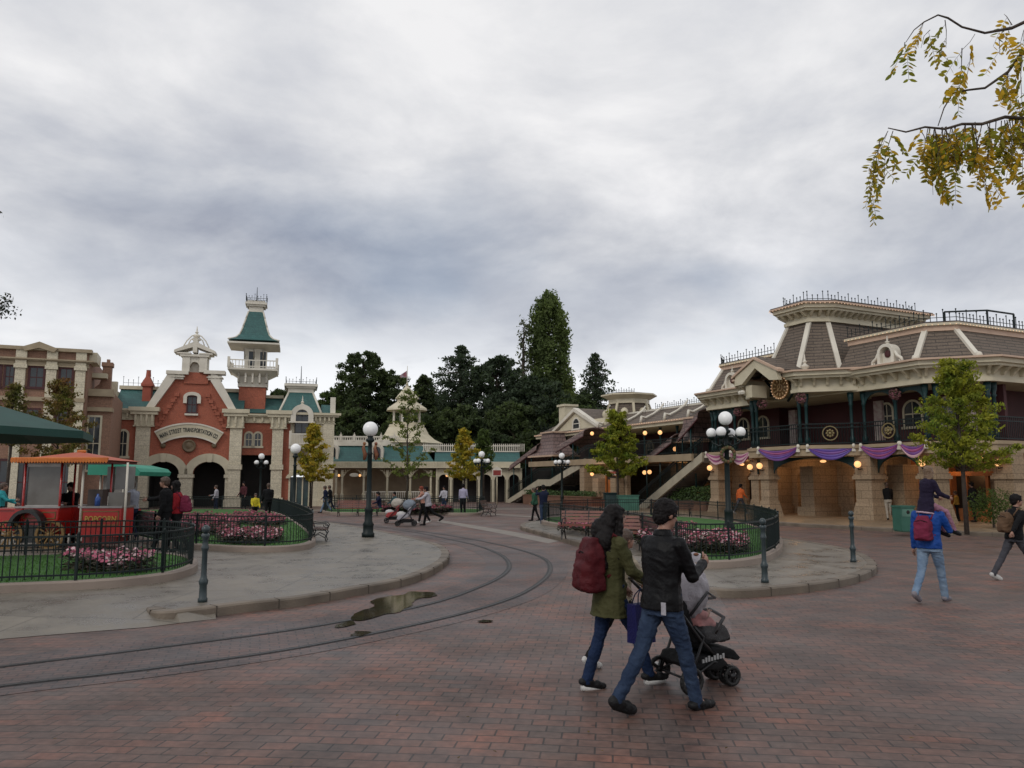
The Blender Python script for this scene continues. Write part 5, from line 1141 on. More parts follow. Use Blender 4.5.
street_tree('young_locust', 'thin airy pale green tree in front of the white cupola', 406.5, 511, 388, 474, 52, leafmat('thin_leaf', (.13,.15,.035), (.09,.115,.03), isl=.3), 1900, 24, .8)
street_tree('young_locust', 'orange and green young tree left of the copper stair roof', 464, 510, 430, 476, 32, AU, 3800, 25)
street_tree('young_locust', 'small round green tree left of copper bell roof', 483, 508.5, 430, 468, 22, LG, 2500, 26)
street_tree('young_locust', 'mixed green and rusty tree before the brown brick building', 52, 520, 378, 458, 66, leafmat('rusty_leaf', (.12,.13,.03), (.15,.075,.03), sc=1.2), 5500, 27)
street_tree('young_locust', 'tree at left frame edge against brown brick wall', 4, 522, 384, 440, 40, leafmat('rusty_leaf2', (.10,.11,.03), (.13,.08,.03), sc=1.2), 3000, 28)
# overhanging honey locust, trunk off to the right
rnd.seed(31)
lt_ = thing('honey_locust', 'overhanging autumn branches with hanging yellow and green leaflets at top right', 'tree', (6.6, 5.6, 0))
bw = MB(); lf = MB(); OB = V((6.6, 5.6, 0)); YB = 4.4
A = lambda px, py, dy=0.: AT(px, py, YB+dy)-OB
bw.tube([(0, 0, 0), (.02, 0, 1.5), (-.05, -.1, 3.), (-.1, -.2, 4.2), (.1, 0, 6)], [.19, .15, .13, .11, .04], 10)
b1 = [V((-.1, -.2, 3.6)), A(1290, 60, .4), A(1150, 95, .2), A(1060, 110), A(1030, 119), A(1005, 117), A(982, 124), A(962, 124), A(945, 129), A(925, 127), A(906, 132), A(888, 128)]
b2 = [V((-.1, -.2, 4.2)), A(1250, -120, .3), A(1120, -40, .1), A(1050, 10), A(1012, 28), A(985, 33), A(962, 27), A(948, 18), A(938, 15), A(924, 22), A(914, 30), A(906, 42)]
b3 = [V((-.1, -.2, 4.)), A(1200, -30, .2), A(1060, 28), A(1024, 50), A(1008, 72), A(985, 88), A(968, 90), A(953, 93), A(944, 108), A(938, 126)]
bw.tube(b1, [.05, .035, .022, .014, .011, .010, .009, .008, .007, .006, .005, .003], 6); bw.tube(b2, [.05, .03, .02, .012, .01, .007, .006, .006, .005, .004, .003, .002], 6); bw.tube(b3, [.045, .03, .016, .012, .009, .007, .006, .005, .004, .003], 6)
GOLD, GREEN = MB(), MB()
def leaf(p, d, L_, n, mb, s=.021, d2=None):
    d = d.normalized(); side = d.cross(V((rnd.gauss(0, 1), rnd.gauss(0, 1), rnd.gauss(0, .4)))).normalized(); pts_ = []
    for i in range(n+1):
        f = i/n; q = p+d*L_*f+V((0, 0, -L_*.22*f*f)); pts_.append(q)
    bw.tube([pts_[0], pts_[n//2], pts_[-1]], .0012, 3, False)
    for i in range(1, n+1):
        for sg_ in (-1, 1):
            if rnd.random() < .12: continue
            ax_ = (side*sg_*1.2+d*.6+V((0, 0, -.1))+V((rnd.gauss(0, .2), rnd.gauss(0, .2), rnd.gauss(0, .2)))).normalized(); w_ = ax_.cross(V((rnd.gauss(0, 1), rnd.gauss(0, 1), rnd.gauss(0, 1)))).normalized()
            s_ = s*rnd.uniform(.75, 1.2)*(1-.3*abs(i/n-.5)); o = pts_[i]; mb_ = mb if rnd.random() < .8 else (GOLD if mb is GREEN else GREEN)
            mb_.add([o, o+ax_*s_*.7+w_*s_*.44, o+ax_*s_*1.5+w_*s_*.36, o+ax_*s_*2.1, o+ax_*s_*1.5-w_*s_*.36, o+ax_*s_*.7-w_*s_*.44], [(0, 1, 2, 3, 4, 5)])
def spray(px, py, ex, ey, nl, mb, s=.0225):
    a_, b_ = A(px, py), A(ex, ey, rnd.uniform(-.12, .12)); m_ = (a_+b_)/2+V((rnd.uniform(-.02, .02), 0, .02)); bw.tube([a_, m_, b_], [.003, .002, .001], 4, False)
    nl = max(2, int(nl*.62))
    for i in range(nl):
        f = (i+.3)/nl; p = a_.lerp(b_, f); leaf(p, V((rnd.uniform(-1.1, .8), rnd.uniform(-.9, .9), -1)), rnd.uniform(.12, .19), rnd.randint(7, 10), mb, s*rnd.uniform(.9, 1.2))
for q in ((888,131,866,190,9,GREEN),(880,140,868,205,7,GREEN),(893,131,884,185,7,GREEN),(920,129,930,150,6,GOLD),(935,128,938,185,10,GOLD),(934,130,933,195,7,GREEN),(975,122,985,190,11,GOLD),(990,120,985,195,9,GOLD),(1012,118,1012,170,9,GREEN),(1022,118,1022,185,8,GOLD),(945,127,958,178,6,GREEN),(1030,115,1030,170,8,GREEN),
          (1008,72,1010,110,6,GOLD),(1010,70,1004,95,4,GOLD),(1022,55,1022,105,6,GREEN),(905,42,908,55,3,GREEN),(924,22,918,40,3,GOLD),(945,20,946,48,4,GREEN),(1003,30,1000,55,6,GOLD),(1012,25,1004,14,2,GOLD),(1024,30,1020,45,4,GREEN),(962,48,960,88,7,GREEN),(972,45,965,85,5,GOLD),(1018,100,1020,118,6,GREEN),(930,30,921,48,3,GREEN)):
    spray(*q)
for k in range(30):
    px_ = rnd.uniform(925, 1030); spray(px_, 129-(px_-925)*.11, px_+rnd.uniform(-8, 8), 129+rnd.uniform(14, 42), rnd.randint(1, 3), rnd.choice((GOLD, GREEN, GREEN)), .021)
bw.tube([A(975, 34), A(970, 42), A(962, 50)], .002, 4)
BR = bw.build('limbs', M['trunk'], lt_); GOLD.build('golden_leaves', leafmat('gold_leaflet', (.55,.34,.035), (.42,.28,.03), sc=3, isl=.35), lt_); GREEN.build('green_leaves', leafmat('green_leaflet', (.17,.20,.03), (.28,.23,.03), sc=3, isl=.35), lt_)
# leafy twig reaching in from the left
rnd.seed(33); q = AT(-90, 330, 12); tt = thing('maple_tree', 'grey green leafy twig poking in at left edge', 'tree', (q.x, 12, 0)); m = MB(); c = MB()
B_ = lambda px, py: AT(px, py, 12)-V((q.x, 12, 0))
m.tube([(0, 0, 0), (0, 0, 3.6), (.1, 0, 5.2), (0, 0, 7)], [.14, .11, .08, .02], 8); m.tube([(0, 0, 3.7), B_(-40, 315), B_(-5, 305), B_(12, 300)], [.05, .03, .012, .005], 5); m.tube([(0, 0, 5.), B_(-40, 225), B_(-6, 213)], [.05, .03, .01], 5)
for px_, py_, n_ in ((0, 306, 60), (8, 301, 36), (14, 311, 18), (4, 313, 30), (-8, 300, 60), (-4, 212, 18), (-30, 310, 60), (-40, 230, 80), (-70, 270, 120)): leafquads(c, B_(px_, py_), n_, .14, .035, shell=.1)
m.build('trunk', M['trunk'], tt); c.build('crown', leafmat('grey_leaf', (.05,.06,.04), (.035,.04,.03)), tt)
# shrubs behind right pavilion end
def bush(label, x, y, z, r, m, n, seed=40):
    rnd.seed(seed); t = thing('shrub', label, 'shrub', (x, y, z)); b = MB(); b.tube([(0, 0, 0), (0, 0, r)], [.05, .02], 5); c = MB(); leafquads(c, (0, 0, r), n, r, .06, (1.2, 1, .9), .3); b.build('stems', M['trunk'], t); c.build('foliage', m, t)
p_ = G(1010, 529, .14); bush('green shrub behind the walker at the right edge', p_.x, p_.y+1, .14, .85, LG, 1600)
# ================================================================== FLOWERS in beds
PINK = mat('pink_petal', (.40,.09,.15), .6, (.26,.04,.08), 9, island=.3); PALE = mat('pale_petal', (.52,.37,.38), .6, (.42,.25,.27), 9, island=.2); REDF = mat('crimson_leaf', (.20,.025,.04), .7, (.11,.015,.028), 6, island=.4); FLF = mat('flower_leaf', (.03,.05,.015), .8, (.045,.02,.018), 5, island=.4)
def flowers(pix, z0, h, n, mats, nm='flower_bed', s=.035, seed=50):
    rnd.seed(seed); P = [G(*q, z0+.02) for q in pix]; pl = [(p.x, p.y) for p in smoothpoly(P, 4, True)]; xs = [p[0] for p in pl]; ys = [p[1] for p in pl]; L_ = MB(); F = [MB() for _ in mats]; k = 0
    while k < n:
        x, y = rnd.uniform(min(xs), max(xs)), rnd.uniform(min(ys), max(ys))
        if not inpoly(x, y, pl): continue
        k += 1; hh = h*(.65+.5*noise.noise(V((x*1.6, y*1.6, 0)))+.2*rnd.random())
        for j in range(3):
            a = rnd.uniform(0, 2*pi); c = V((x+rnd.uniform(-.08, .08), y+rnd.uniform(-.08, .08), z0+hh*rnd.random())); u = V((cos(a), sin(a), rnd.uniform(-.2, .5)))*s*1.7; v = V((-sin(a), cos(a), rnd.uniform(-.4, .6)))*s*.8
            L_.add([c-u, c+v, c+u, c-v], [(0, 1, 2, 3)])
        c = V((x, y, z0+hh*rnd.uniform(.75, 1.08))); a = rnd.uniform(0, 2*pi); mb = F[rnd.randrange(len(F))]; tl = V((rnd.gauss(0, .45), rnd.gauss(-.5, .4), 1)).normalized(); u = tl.orthogonal().normalized(); v = tl.cross(u); ss = s*rnd.uniform(.8, 1.4)
        mb.add([c+(u*cos(2*pi*i/5+a)+v*sin(2*pi*i/5+a))*ss for i in range(5)], [(0, 1, 2, 3, 4)])
    L_.build(nm+'_leaves', FLF, kind='stuff')
    for f_, m_ in zip(F, mats): f_.build(nm+'_blossoms', m_, kind='stuff')
flowers(((63,567.5),(80,572),(120,573.5),(148,570.5),(152,566),(120,563.5),(80,563.5)), .29, .40, 620, (PINK, PALE, PINK, FLF), s=.032)
flowers(((218,537),(225,543),(255,544.5),(280,541),(278,536),(250,534)), .29, .34, 1300, (REDF, REDF, PINK, REDF, FLF, PALE), s=.032, seed=51)
flowers(((135,532),(160,537),(215,535),(240,528),(230,522),(180,519),(140,521)), .29, .40, 4200, (REDF, REDF, FLF, PINK, REDF, REDF), s=.036, seed=52)
flowers(((235,522),(270,527),(285,522),(262,516.5),(235,517)), .29, .30, 1500, (REDF, REDF, FLF, PINK, REDF), s=.04, seed=53)
flowers(((640,546),(700,553),(742,553),(748,547),(725,541),(680,539),(640,540)), .29, .40, 2600, (PINK, REDF, FLF, PALE, REDF), s=.032, seed=54)
flowers(((385,512.6),(440,513.4),(452,512.5),(440,511.4),(390,511.2)), .1, .45, 1400, (REDF, REDF, FLF), s=.07, seed=55)
flowers(((560,530),(640,533),(700,530),(640,525),(580,524)), .29, .3, 900, (REDF, PINK), s=.05, seed=56)
# ================================================================== FENCES
def fence(label, pts, z, h=.72, wrap=False, pk=.105, ornate=False):
    P = [V((p[0], p[1], z)) for p in pts]; c = sum(P, V())/len(P); t = thing('iron_fence', label, 'fence', (c.x, c.y, z), 0, 'low iron fences round the planted beds')
    Q = [p-c for p in P]
    if wrap: Q.append(Q[0])
    rails = [MB(), MB(), MB()]; pick = MB(); acc = 0; post_at = 0; posts = []
    for i in range(len(Q)-1):
        a, b = Q[i], Q[i+1]
        for k, rm_ in zip((.09, h-.13, h), rails): rm_.seg(a+V((0, 0, k)), b+V((0, 0, k)), .035 if k == h else .022, .03)
        L_ = (b-a).length; s = -acc
        while s < L_:
            if s >= 0:
                p = a.lerp(b, s/L_); pick.seg(p+V((0, 0, .03)), p+V((0, 0, h-.01)), .014, .014)
            s += pk
        acc = (L_+acc) % pk
    tot = 0; L_all = sum((Q[i+1]-Q[i]).length for i in range(len(Q)-1)); npost = max(2, min(30, int(L_all/1.5))); nxt = 0
    [rm_.build('rail', M['iron'], t) for rm_ in rails]; pick.build('pickets', M['iron'], t)
    for i in range(len(Q)-1):
        a, b = Q[i], Q[i+1]; L_ = (b-a).length
        while nxt <= tot+L_+1e-6:
            p = a.lerp(b, (nxt-tot)/max(L_, 1e-6)); m = MB(); m.box(p.x-.02, p.x+.02, p.y-.02, p.y+.02, -.01, h+.03); m.ball((p.x, p.y, h+.04), .028, 6, 4); m.build('post', M['iron'], t); nxt += L_all/npost
        tot += L_
    return t
fence('nearest low black fence round the left lawn before the popcorn cart', offset(BEDS[0], -.1), .30, .72, True)
fence('curved dark fence round the crimson flower bed on the left', offset(BEDS[1], -.1), .30, .74, True)
fence('curved dark fence round the lawn with pink flowers on the right island', offset(BEDS[2], -.1), .30, .74, True)
fence('small distant dark fence round the low red bed near the far stairs', offset(BEDS[3], -.1), .16, .8, True, .14)
# ================================================================== STREET FURNITURE
def lampbase(t, H, r=.085):
    m = MB(); m.lathe([(.21, 0), (.21, .12), (.17, .16), (.17, .36), (.19, .4), (.13, .5), (.12, .85), (.14, .9), (r, .98), (r*.9, H-.75), (r*1.2, H-.72), (r*.8, H-.65), (r*.8, H-.35), (r*1.6, H-.3), (r*1.7, H-.24), (r, H-.2), (r*1.2, H-.12)], n=12); m.build('column', M['iron'], t)
def single_lamp(label, loc, grp='single globe street lamps'):
    t = thing('street_lamp', label, 'street lamp', loc, 0, grp); lampbase(t, 3.42)
    m = MB(); m.ball((0, 0, 3.52), .25, 20, 14); m.build('globe', M['globe'], t); return t
def multi_lamp(label, loc, rz=0.):
    t = thing('branched_street_lamp', label, 'street lamp', loc, rz, 'five globe street lamps'); lampbase(t, 3.6)
    for k in range(4):
        a = pi/4+pi/2*k; c_, s_ = cos(a), sin(a); m = MB(); m.tube([(.04*c_, .04*s_, 2.95), (.22*c_, .22*s_, 2.88), (.42*c_, .42*s_, 2.98), (.46*c_, .46*s_, 3.1)], .028, 6); m.tube([(.05*c_, .05*s_, 3.2), (.2*c_, .2*s_, 3.22), (.42*c_, .42*s_, 3.02)], .018, 5); m.lathe([(.05, 0), (.11, .06), (.12, .1)], (.46*c_, .46*s_, 3.08), 10); o = m.build('arm', M['iron'], t)
        m = MB(); m.ball((.46*c_, .46*s_, 3.30), .155, 16, 10); m.build('globe', M['globe'], o)
    m = MB(); m.ball((0, 0, 3.74), .215, 18, 12); m.build('globe', M['globe'], t); return t
single_lamp('tall white globe lamp on dark green post, nearest on the left pavement', G(368, 537, .14))
s_ = AT(294.5, 482, 38); single_lamp('white globe lamp behind the flower bed by brick station house', (s_.x, s_.y, 0))
LM = multi_lamp('branched five globe lamp standing in the right island bed', G(729.5, 541, .14), R(12)); q = G(729.5, 541, .14)
for px, Y, lab in ((481.5, 52, 'branched globe lamp left of the far stairs'), (562, 55, 'branched globe lamp in front of the far stairway planter'), (260.5, 56, 'branched globe lamp before the recessed wall of brick station house'), (700, 52, 'small branched lamp near the fretwork veranda')):
    if px == 700: continue
    s_ = AT(px, 482, Y); dup(LM, (s_.x, s_.y, 0), R(20), lab)
# garland on the near branched lamp
t = thing('lamp_garland', 'red and white swags with green wreath tied round the branched lamp', 'garland', (q.x, q.y, 2.85)); 
def swag(mb, a, b, sag, h, n=14, folds=3, amp=.05, nrm=V((0, -1, 0))):
    a, b = V(a), V(b); rows = 7; vs = []
    for i in range(n+1):
        f = i/n; c = 4*f*(1-f); top = a.lerp(b, f)-V((0, 0, sag*.35*c)); hh = h*(.25+.75*c)+sag*.1*c
        for j in range(rows+1): g_ = j/rows; vs.append(top-V((0, 0, hh*g_))+nrm*(amp*(.6+.8*sin(g_*folds*2*pi))*(.3+c)))
    w = rows+1; fs = [(i*w+j, (i+1)*w+j, (i+1)*w+j+1, i*w+j+1) for i in range(n) for j in range(rows)]; mb.add(vs, fs, True)
    e = [v+nrm*-.02 for v in vs]; mb.add(e, [f[::-1] for f in fs], True)
def stripemat(name, cols, n):   # sewn coloured bands run along the cloth
    m = mat(name, cols[0], .6); t_ = m.node_tree; b = t_.nodes['Principled BSDF']; uv = N(t_, 'ShaderNodeAttribute', attribute_name='band'); fr = mathn(t_, 'FRACT', mathn(t_, 'MULTIPLY', uv.outputs['Fac'], n)); t_.links.new(ramp(t_, fr, [(i/len(cols), c) for i, c in enumerate(cols)], 'CONSTANT'), b.inputs['Base Color']); return m
PURP = mat('purple_satin', (.17,.055,.26), .35, (.13,.035,.20), 2, sheen=.3); VIO = mat('violet_satin', (.10,.05,.30), .35, (.08,.035,.24), 2, sheen=.3); MAG = mat('magenta_band', (.34,.08,.20), .4, (.28,.06,.16), 3); PKW = mat('pale_pink_band', (.55,.36,.38), .5, (.5,.3,.33), 3)
def bunting(label, a, b, cols, frame=SF, z=3.66, sag=.5, h=.55, par=None, grp='fabric swags draped along the station deck'):
    A_, B_ = frame.w(*a, z), frame.w(*b, z); c = (A_+B_)/2; tv = (B_-A_).normalized(); nr = V((tv.y, -tv.x, 0)); nr = nr if nr.dot(c) < 0 else -nr
    t = thing('fabric_swag', label, 'bunting', c, 0, grp); k = len(cols)
    for j, m_ in enumerate(cols):
        mb = MB(); f = j/k; n = 16; vs = []
        for i in range(n+1):
            u = i/n; cc = 4*u*(1-u)
            for r_ in range(3):
                g_ = (j+r_/2)/k; dz = sag*cc*(.35+.75*g_)+h*.25*g_; vs.append(A_.lerp(B_, u)-c-V((0, 0, dz))+nr*(.1+.05*sin(r_*pi/2)*(1 if j % 2 else .5)+.04*cc))
        fs = [(i*3+r_, (i+1)*3+r_, (i+1)*3+r_+1, i*3+r_+1) for i in range(n) for r_ in range(2)]; mb.add(vs, fs, True); mb.add([v-nr*.03 for v in vs], [f_[::-1] for f_ in fs], True); mb.build('cloth_fold', m_, t)
    for e_ in (A_, B_):
        mb = MB(); p = e_-c+nr*.12; mb.ball(p, .09, 8, 6, (1, 1, 1.2)); mb.add([p+V((-.05, 0, 0)), p+V((.05, 0, 0)), p+V((.1, 0, -.28))+nr*.03, p+V((-.1, 0, -.28))+nr*.03], [(0, 1, 2, 3)]); mb.build('white_tie', M['white'], t)
    return t
bunting('purple swag under the deck beneath the gilt clock', (0, -.12), (2.75, -.12), (PURP, MAG, PURP, VIO, PURP))
bunting('violet blue swag on the angled corner right of the clock', (3.0, .12), (4.45, 1.6), (VIO, PURP, VIO, VIO))
bunting('purple and pink swag left of the young tree', (4.85, 1.75), (6.95, 1.75), (PURP, MAG, PURP, MAG, PURP))
bunting('purple swag partly hidden behind the young tree', (7.0, 1.75), (8.3, 1.75), (PURP, MAG, PURP, PKW))
bunting('red and white striped swag on the left angled corner', (-2.3, 1.3), (-1.0, .05), (PKW, MAG, PKW, MAG, PKW))
bunting('red and white striped swag at top of the near stairs', (-6.5, 1.75), (-4.3, 1.75), (PKW, MAG, PKW, MAG, PKW)); bunting('red and white striped swag left of the angled corner', (-4.2, 1.75), (-2.7, 1.75), (PKW, MAG, PKW, MAG))
for sg_ in (-1, 1):
    m = MB(); 
    for j in range(4):
        mm = MB(); vs = []
        for i in range(9):
            u = i/8; cc = 4*u*(1-u)
            for r_ in range(2): g_ = (j+r_)/4; vs.append(V((sg_*(.08+.55*u), -.05-.03*(j % 2), -.04-.26*cc*(.4+.7*g_)-.08*g_)))
        mm.add(vs, [(i*2, i*2+2, i*2+3, i*2+1) for i in range(8)], True); mm.build('striped_swag', (MAG, PKW)[j % 2], t)
m = MB(); rnd.seed(60)
for k in range(16): a = 2*pi*k/16; m.ball((.2*cos(a), -.16, -.1+.22*sin(a)), .065, 6, 4)
m.build('wreath', mat('wreath_green', (.05,.09,.03), .8, (.14,.06,.03), 12), t)
# hanging pink flower balls on the upper storey
WP = mat('wreath_flowers', (.30,.09,.14), .8, (.12,.10,.05), 9, island=.4)
for px, py, lab, yl in ((762, 404, 'pink flower ball left of the gilt clock', .05), (801, 398, 'pink flower ball right of the gilt clock', .05), (738, 412, 'pink flower ball at left end under the eaves', 1.9), (895, 394, 'pink flower ball under eaves by the young tree', 1.9)):
    x_, z_ = SF.p(px, py, yl); t = thing('hanging_flower_ball', lab, 'flower ball', SF.w(x_, yl, z_), 0, 'flower balls hung under the eaves'); m = MB(); leafquads(m, (0, 0, 0), 420, .27, .05, shell=.6); m.build('blossoms', WP, t); m = MB(); m.ball((0, 0, 0), .17, 8, 6); m.build('core', mat('moss', (.04,.04,.02), .9), t); m = MB(); m.tube([(0, 0, .2), (0, 0, 6.3-z_)], .012, 4); m.build('hanger', M['iron'], t)
# bollards
def bollard(label, loc):
    t = thing('bollard', label, 'bollard', loc, 0, 'dark green iron bollards'); m = MB()
    m.M = Matrix.Diagonal((.82, .82, 1, 1))
    m.lathe([(.085, 0), (.085, .05), (.07, .07), (.065, .24), (.08, .27), (.085, .31), (.06, .35), (.05, .4), (.048, .74), (.065, .77), (.07, .80), (.055, .83), (.05, .92), (.07, .95), (.075, .99), (.055, 1.01)], n=14); m.build('shaft', mat('bollard_paint', (.022,.035,.04), .32, (.03,.045,.048), 10), t)
    m = MB(); m.ball((0, 0, 1.07), .062, 12, 8, (1, 1, 1.05)); m.build('knob', MATS['bollard_paint'], t); return t
b0 = bollard('bollard on the left pavement edge near the puddle', G(202.5, 602, .14)); dup(b0, G(765, 582.5, .14), label='nearer bollard in front of the right island fence'); dup(b0, G(853.5, 562, .14), label='bollard at the right tip of the island kerb')
# benches
WOOD = mat('red_brown_slat', (.16,.045,.025), .5, (.12,.035,.022), 5, .2, 30); GREYW = mat('weathered_slat', (.11,.06,.042), .6, (.08,.045,.035), 5)
def bench(label, loc, rz, L_=1.8, m=None, sc=1.):
    t = thing('park_bench', label, 'bench', loc, rz, 'slatted benches round the beds', sc); m = m or WOOD; b = MB()
    for k in range(5): b.box(-L_/2, L_/2, -.42+k*.1, -.34+k*.1, .43+.005*k, .46+.005*k)
    b.build('seat', m, t); b = MB()
    for k in range(4):
        z = .52+k*.095; y = .09+k*.035; b.add([(x, y+dy, z+dz) for x in (-L_/2, L_/2) for dy, dz in ((0, 0), (.03, 0), (.05, .07), (.02, .07))], [(0,1,2,3), (7,6,5,4), (0,4,5,1), (1,5,6,2), (2,6,7,3), (3,7,4,0)])
    b.build('backrest', m, t)
    for sx in (-1, 0, 1) if L_ > 1.6 else (-1, 1):
        x = sx*(L_/2-.12); b = MB(); b.tube([(x, -.38, 0), (x, -.33, .15), (x, -.4, .3), (x, -.34, .41)], .022, 5); b.tube([(x, .22, 0), (x, .12, .15), (x, .05, .3), (x, .1, .5), (x, .24, .92)], .022, 5); b.tube([(x, -.36, .41), (x, .08, .42)], .02, 5); b.tube([(x, -.33, .15), (x, -.1, .27), (x, .12, .15)], .018, 5)
        if sx: b.tube([(x, -.38, .42), (x, -.44, .56), (x, -.36, .64), (x, -.1, .63), (x, .12, .66)], .02, 5); b.tube([(x, -.4, .5), (x, -.3, .52), (x, -.26, .6)], .014, 5)
        b.build('bench_end', M['black'], t)
    return t
def facing(a, b): d = b-a; return atan2(d.y, d.x)
pa, pb = G(583, 541, .14), G(640, 549, .14)
bench('red brown slatted bench outside the fence, left of the dark haired woman', G(588, 539.5, .14), R(-16), 1.75)
bench('red brown slatted bench behind the dark haired woman and the man in leather', G(642, 549.5, .14), R(-20), 1.75)
bench('red brown bench on the far side of the right island fence', G(585, 517.6, .14)+V((0, .9, 0)), R(184), 2.2); bench('weathered bench on the far side of fence, behind the man', G(675, 518.5, .14)+V((0, .9, 0)), R(178), 2.2, GREYW)
bench('curly iron bench seen end on at the right tip of crimson bed', G(316, 541, .14), R(101), 1.3, GREYW, .85); bench('brown bench by the distant red bed where a person sits', G(358, 516.2), R(2), 2.4, WOOD); bench('small bench at the distant fence end left of far stairs', G(487, 516), R(80), 1.6, GREYW)
# bins and cabinets
BG = mat('bin_green', (.030,.12,.085), .45, (.024,.10,.07), 3)
p = G(904.5, 531.5, .14); t = thing('litter_bin', 'green square litter bin on the station pavement', 'bin', p, R(8), None, .88); m = MB(); m.box(-.3, .3, -.3, .3, .04, .98); m.box(-.33, .33, -.33, .33, .98, 1.06); m.box(-.27, .27, -.27, .27, 0, .04); m.box(-.31, -.27, -.305, -.3, .1, .9); m.build('casing', BG, t); m = MB(); m.M = T(0, -.305, .8) @ Matrix.Rotation(pi/2, 4, 'X'); m.lathe([(.075, 0), (.075, .012)], n=14); m.build('opening', M['dark'], t); m = MB(); m.box(-.26, .26, -.31, -.301, .62, .92); m.build('flap_panel', mat('bin_panel', (.10,.22,.17), .5), t)
p = G(628, 512.5); t = thing('utility_cabinet', 'bright green utility cabinet below the station stairs', 'cabinet', p, R(0)); m = MB(); m.box(-.65, .65, -.4, .4, 0, 1.05); m.box(-.68, .68, -.43, .43, 1.05, 1.1); m.build('casing', BG, t); m = MB(); m.box(-.6, -.03, -.42, -.401, .1, .98); m.box(.03, .6, -.42, -.401, .1, .98); m.build('door', mat('cab_door', (.045,.15,.105), .5), t)
p = G(611, 511); t = thing('ticket_kiosk', 'dark green kiosk left of the bright cabinet', 'kiosk', p, R(0)); m = MB(); m.box(-.45, .45, -.4, .4, 0, 1.15); m.box(-.5, .5, -.45, .45, 1.15, 1.22); m.build('casing', M['green'], t); m = MB(); m.box(-.38, .38, -.42, -.401, .15, 1.05); m.build('panel', mat('kiosk_panel', (.03,.06,.06), .4), t)
# small red hanging sign at foot of the far stairs
s_ = AT(497, 482, 66); t = thing('post_sign', 'small dark red sign on a post at the foot of far stairs', 'sign', (s_.x, s_.y, 0)); m = MB(); m.tube([(0, 0, 0), (0, 0, 3.3)], .05, 6); m.build('post', M['cream'], t); m = MB(); zt = 2.9; m.plate([(-.4, zt-.5), (.4, zt-.5), (.4, zt+.05), (.25, zt+.2), (0, zt+.28), (-.25, zt+.2), (-.4, zt+.05)], -.1, -.05); b_ = m.build('board', M['white'], t); m = MB(); m.box(-.32, .32, -.12, -.101, zt-.42, zt); m.build('panel', MATS['sign_red'], b_)
# ================================================================== POPCORN CART
RED = mat('cart_red', (.42,.014,.010), .3, (.34,.012,.009), 2, .15, 12, coat=.4); REDD = mat('cart_dark_red', (.16,.012,.010), .4); YEL = mat('wheel_yellow', (.20,.115,.03), .5, (.15,.085,.025), 4); ORG = mat('awning_orange', (.55,.16,.02), .6, (.5,.13,.02), 3); GLS = mat('cart_glass', (.17,.165,.15), .08, (.10,.09,.08), 1.5)
YC = 21.5; CFr = Frame(AT(18, 482, YC).x, YC, R(2)); zg = .14
c = thing('popcorn_cart', 'red popcorn cart with orange trimmed canopy and gold lettered counter', 'cart', CFr.w(0, 0, zg), CFr.a)
cxp = lambda px, yl=0.: CFr.x(px, yl); czp = lambda py, yl=0., px=80: CFr.z(px, py, yl)-zg
W0, W1 = cxp(18.5), cxp(138, 1.5); ZR0, ZR1 = czp(462.5), czp(453, 1.)
m = MB(); m.frust([(W0, -.35), (W1, -.35), (W1, 1.7), (W0, 1.7)], ZR0+.06, [(W0+1.2, .55), (W1-1.2, .55), (W1-1.2, .85), (W0+1.2, .85)], ZR1); m.build('canopy', mat('canopy_orange', (.42,.085,.02), .6, (.36,.055,.018), 2), c)
m = MB()
for k in range(34): x = W0+(W1-W0)*k/34; m.plate([(x, ZR0+.1), (x, ZR0+.02), (x+(W1-W0)/68, ZR0-.03), (x+(W1-W0)/34-.004, ZR0+.02), (x+(W1-W0)/34-.004, ZR0+.1)], -.4, -.37)
m.tube([(W0, -.36, ZR0+.1), (W1, -.36, ZR0+.1)], .03, 6); m.build('scalloped_trim', ORG, c)
m = MB(); m.box(W0+.1, W1-.1, -.3, 1.65, ZR0-.02, ZR0+.058); m.build('canopy_frame', REDD, c)
m = MB()
for k in range(6): x = W0+1.2+(W1-W0-2.4)*k/5; m.ball((x, .75, ZR1+.03), .05, 6, 4)
m.build('canopy_bulbs', ORG, c)
zc = czp(508); zm = czp(530); zlo = czp(545); x28, x62, x82, x124 = cxp(27.5), cxp(62), cxp(82.5), cxp(124)
m = MB(); m.box(cxp(18), x62, 0, 1.7, .35, zc); m.box(cxp(-14), cxp(18)-.002, .2, 1.5, .45, zc-.06); m.box(x82, x124, 0, .75, .3, zc); m.box(x62, x82, .9, 1.7, .3, zc); m.box(cxp(-14)-.05, cxp(18), .15, 1.55, zc-.06, zc-.02); m.build('body', RED, c)
m = MB(); m.box(x82-.03, x124+.03, -.04, .8, zc, zc+.05); m.box(cxp(18), x62+.03, -.04, 1.72, zc, zc+.05); m.build('counter', mat('steel_counter', (.35,.33,.32), .3, metal=.6), c)
m = MB()
for (a, b, lo, hi) in ((x82+.06, x124-.06, zm+.12, zc-.08), (cxp(27), cxp(41), zm+.3, zc-.1), (cxp(45), x62-.08, zm+.3, zc-.1)):
    for q in ((a, b, lo, lo+.025), (a, b, hi-.025, hi), (a, a+.025, lo, hi), (b-.025, b, lo, hi)): m.box(q[0], q[1], -.015, -.002, q[2], q[3])
m.build('gold_lining', YEL, c)
vs_, fs_ = text_mesh('POPCORN', .22, .006, .004); vs_ = [V((v.x*.82, v.y, v.z)) for v in vs_]; m = MB(); m.M = T((x82+x124)/2+.02, -.016, zm+.22) @ Matrix.Rotation(pi/2, 4, 'X'); m.add(vs_, fs_); m.build('lettering', mat('gold_letter', (.50,.30,.06), .4), c)
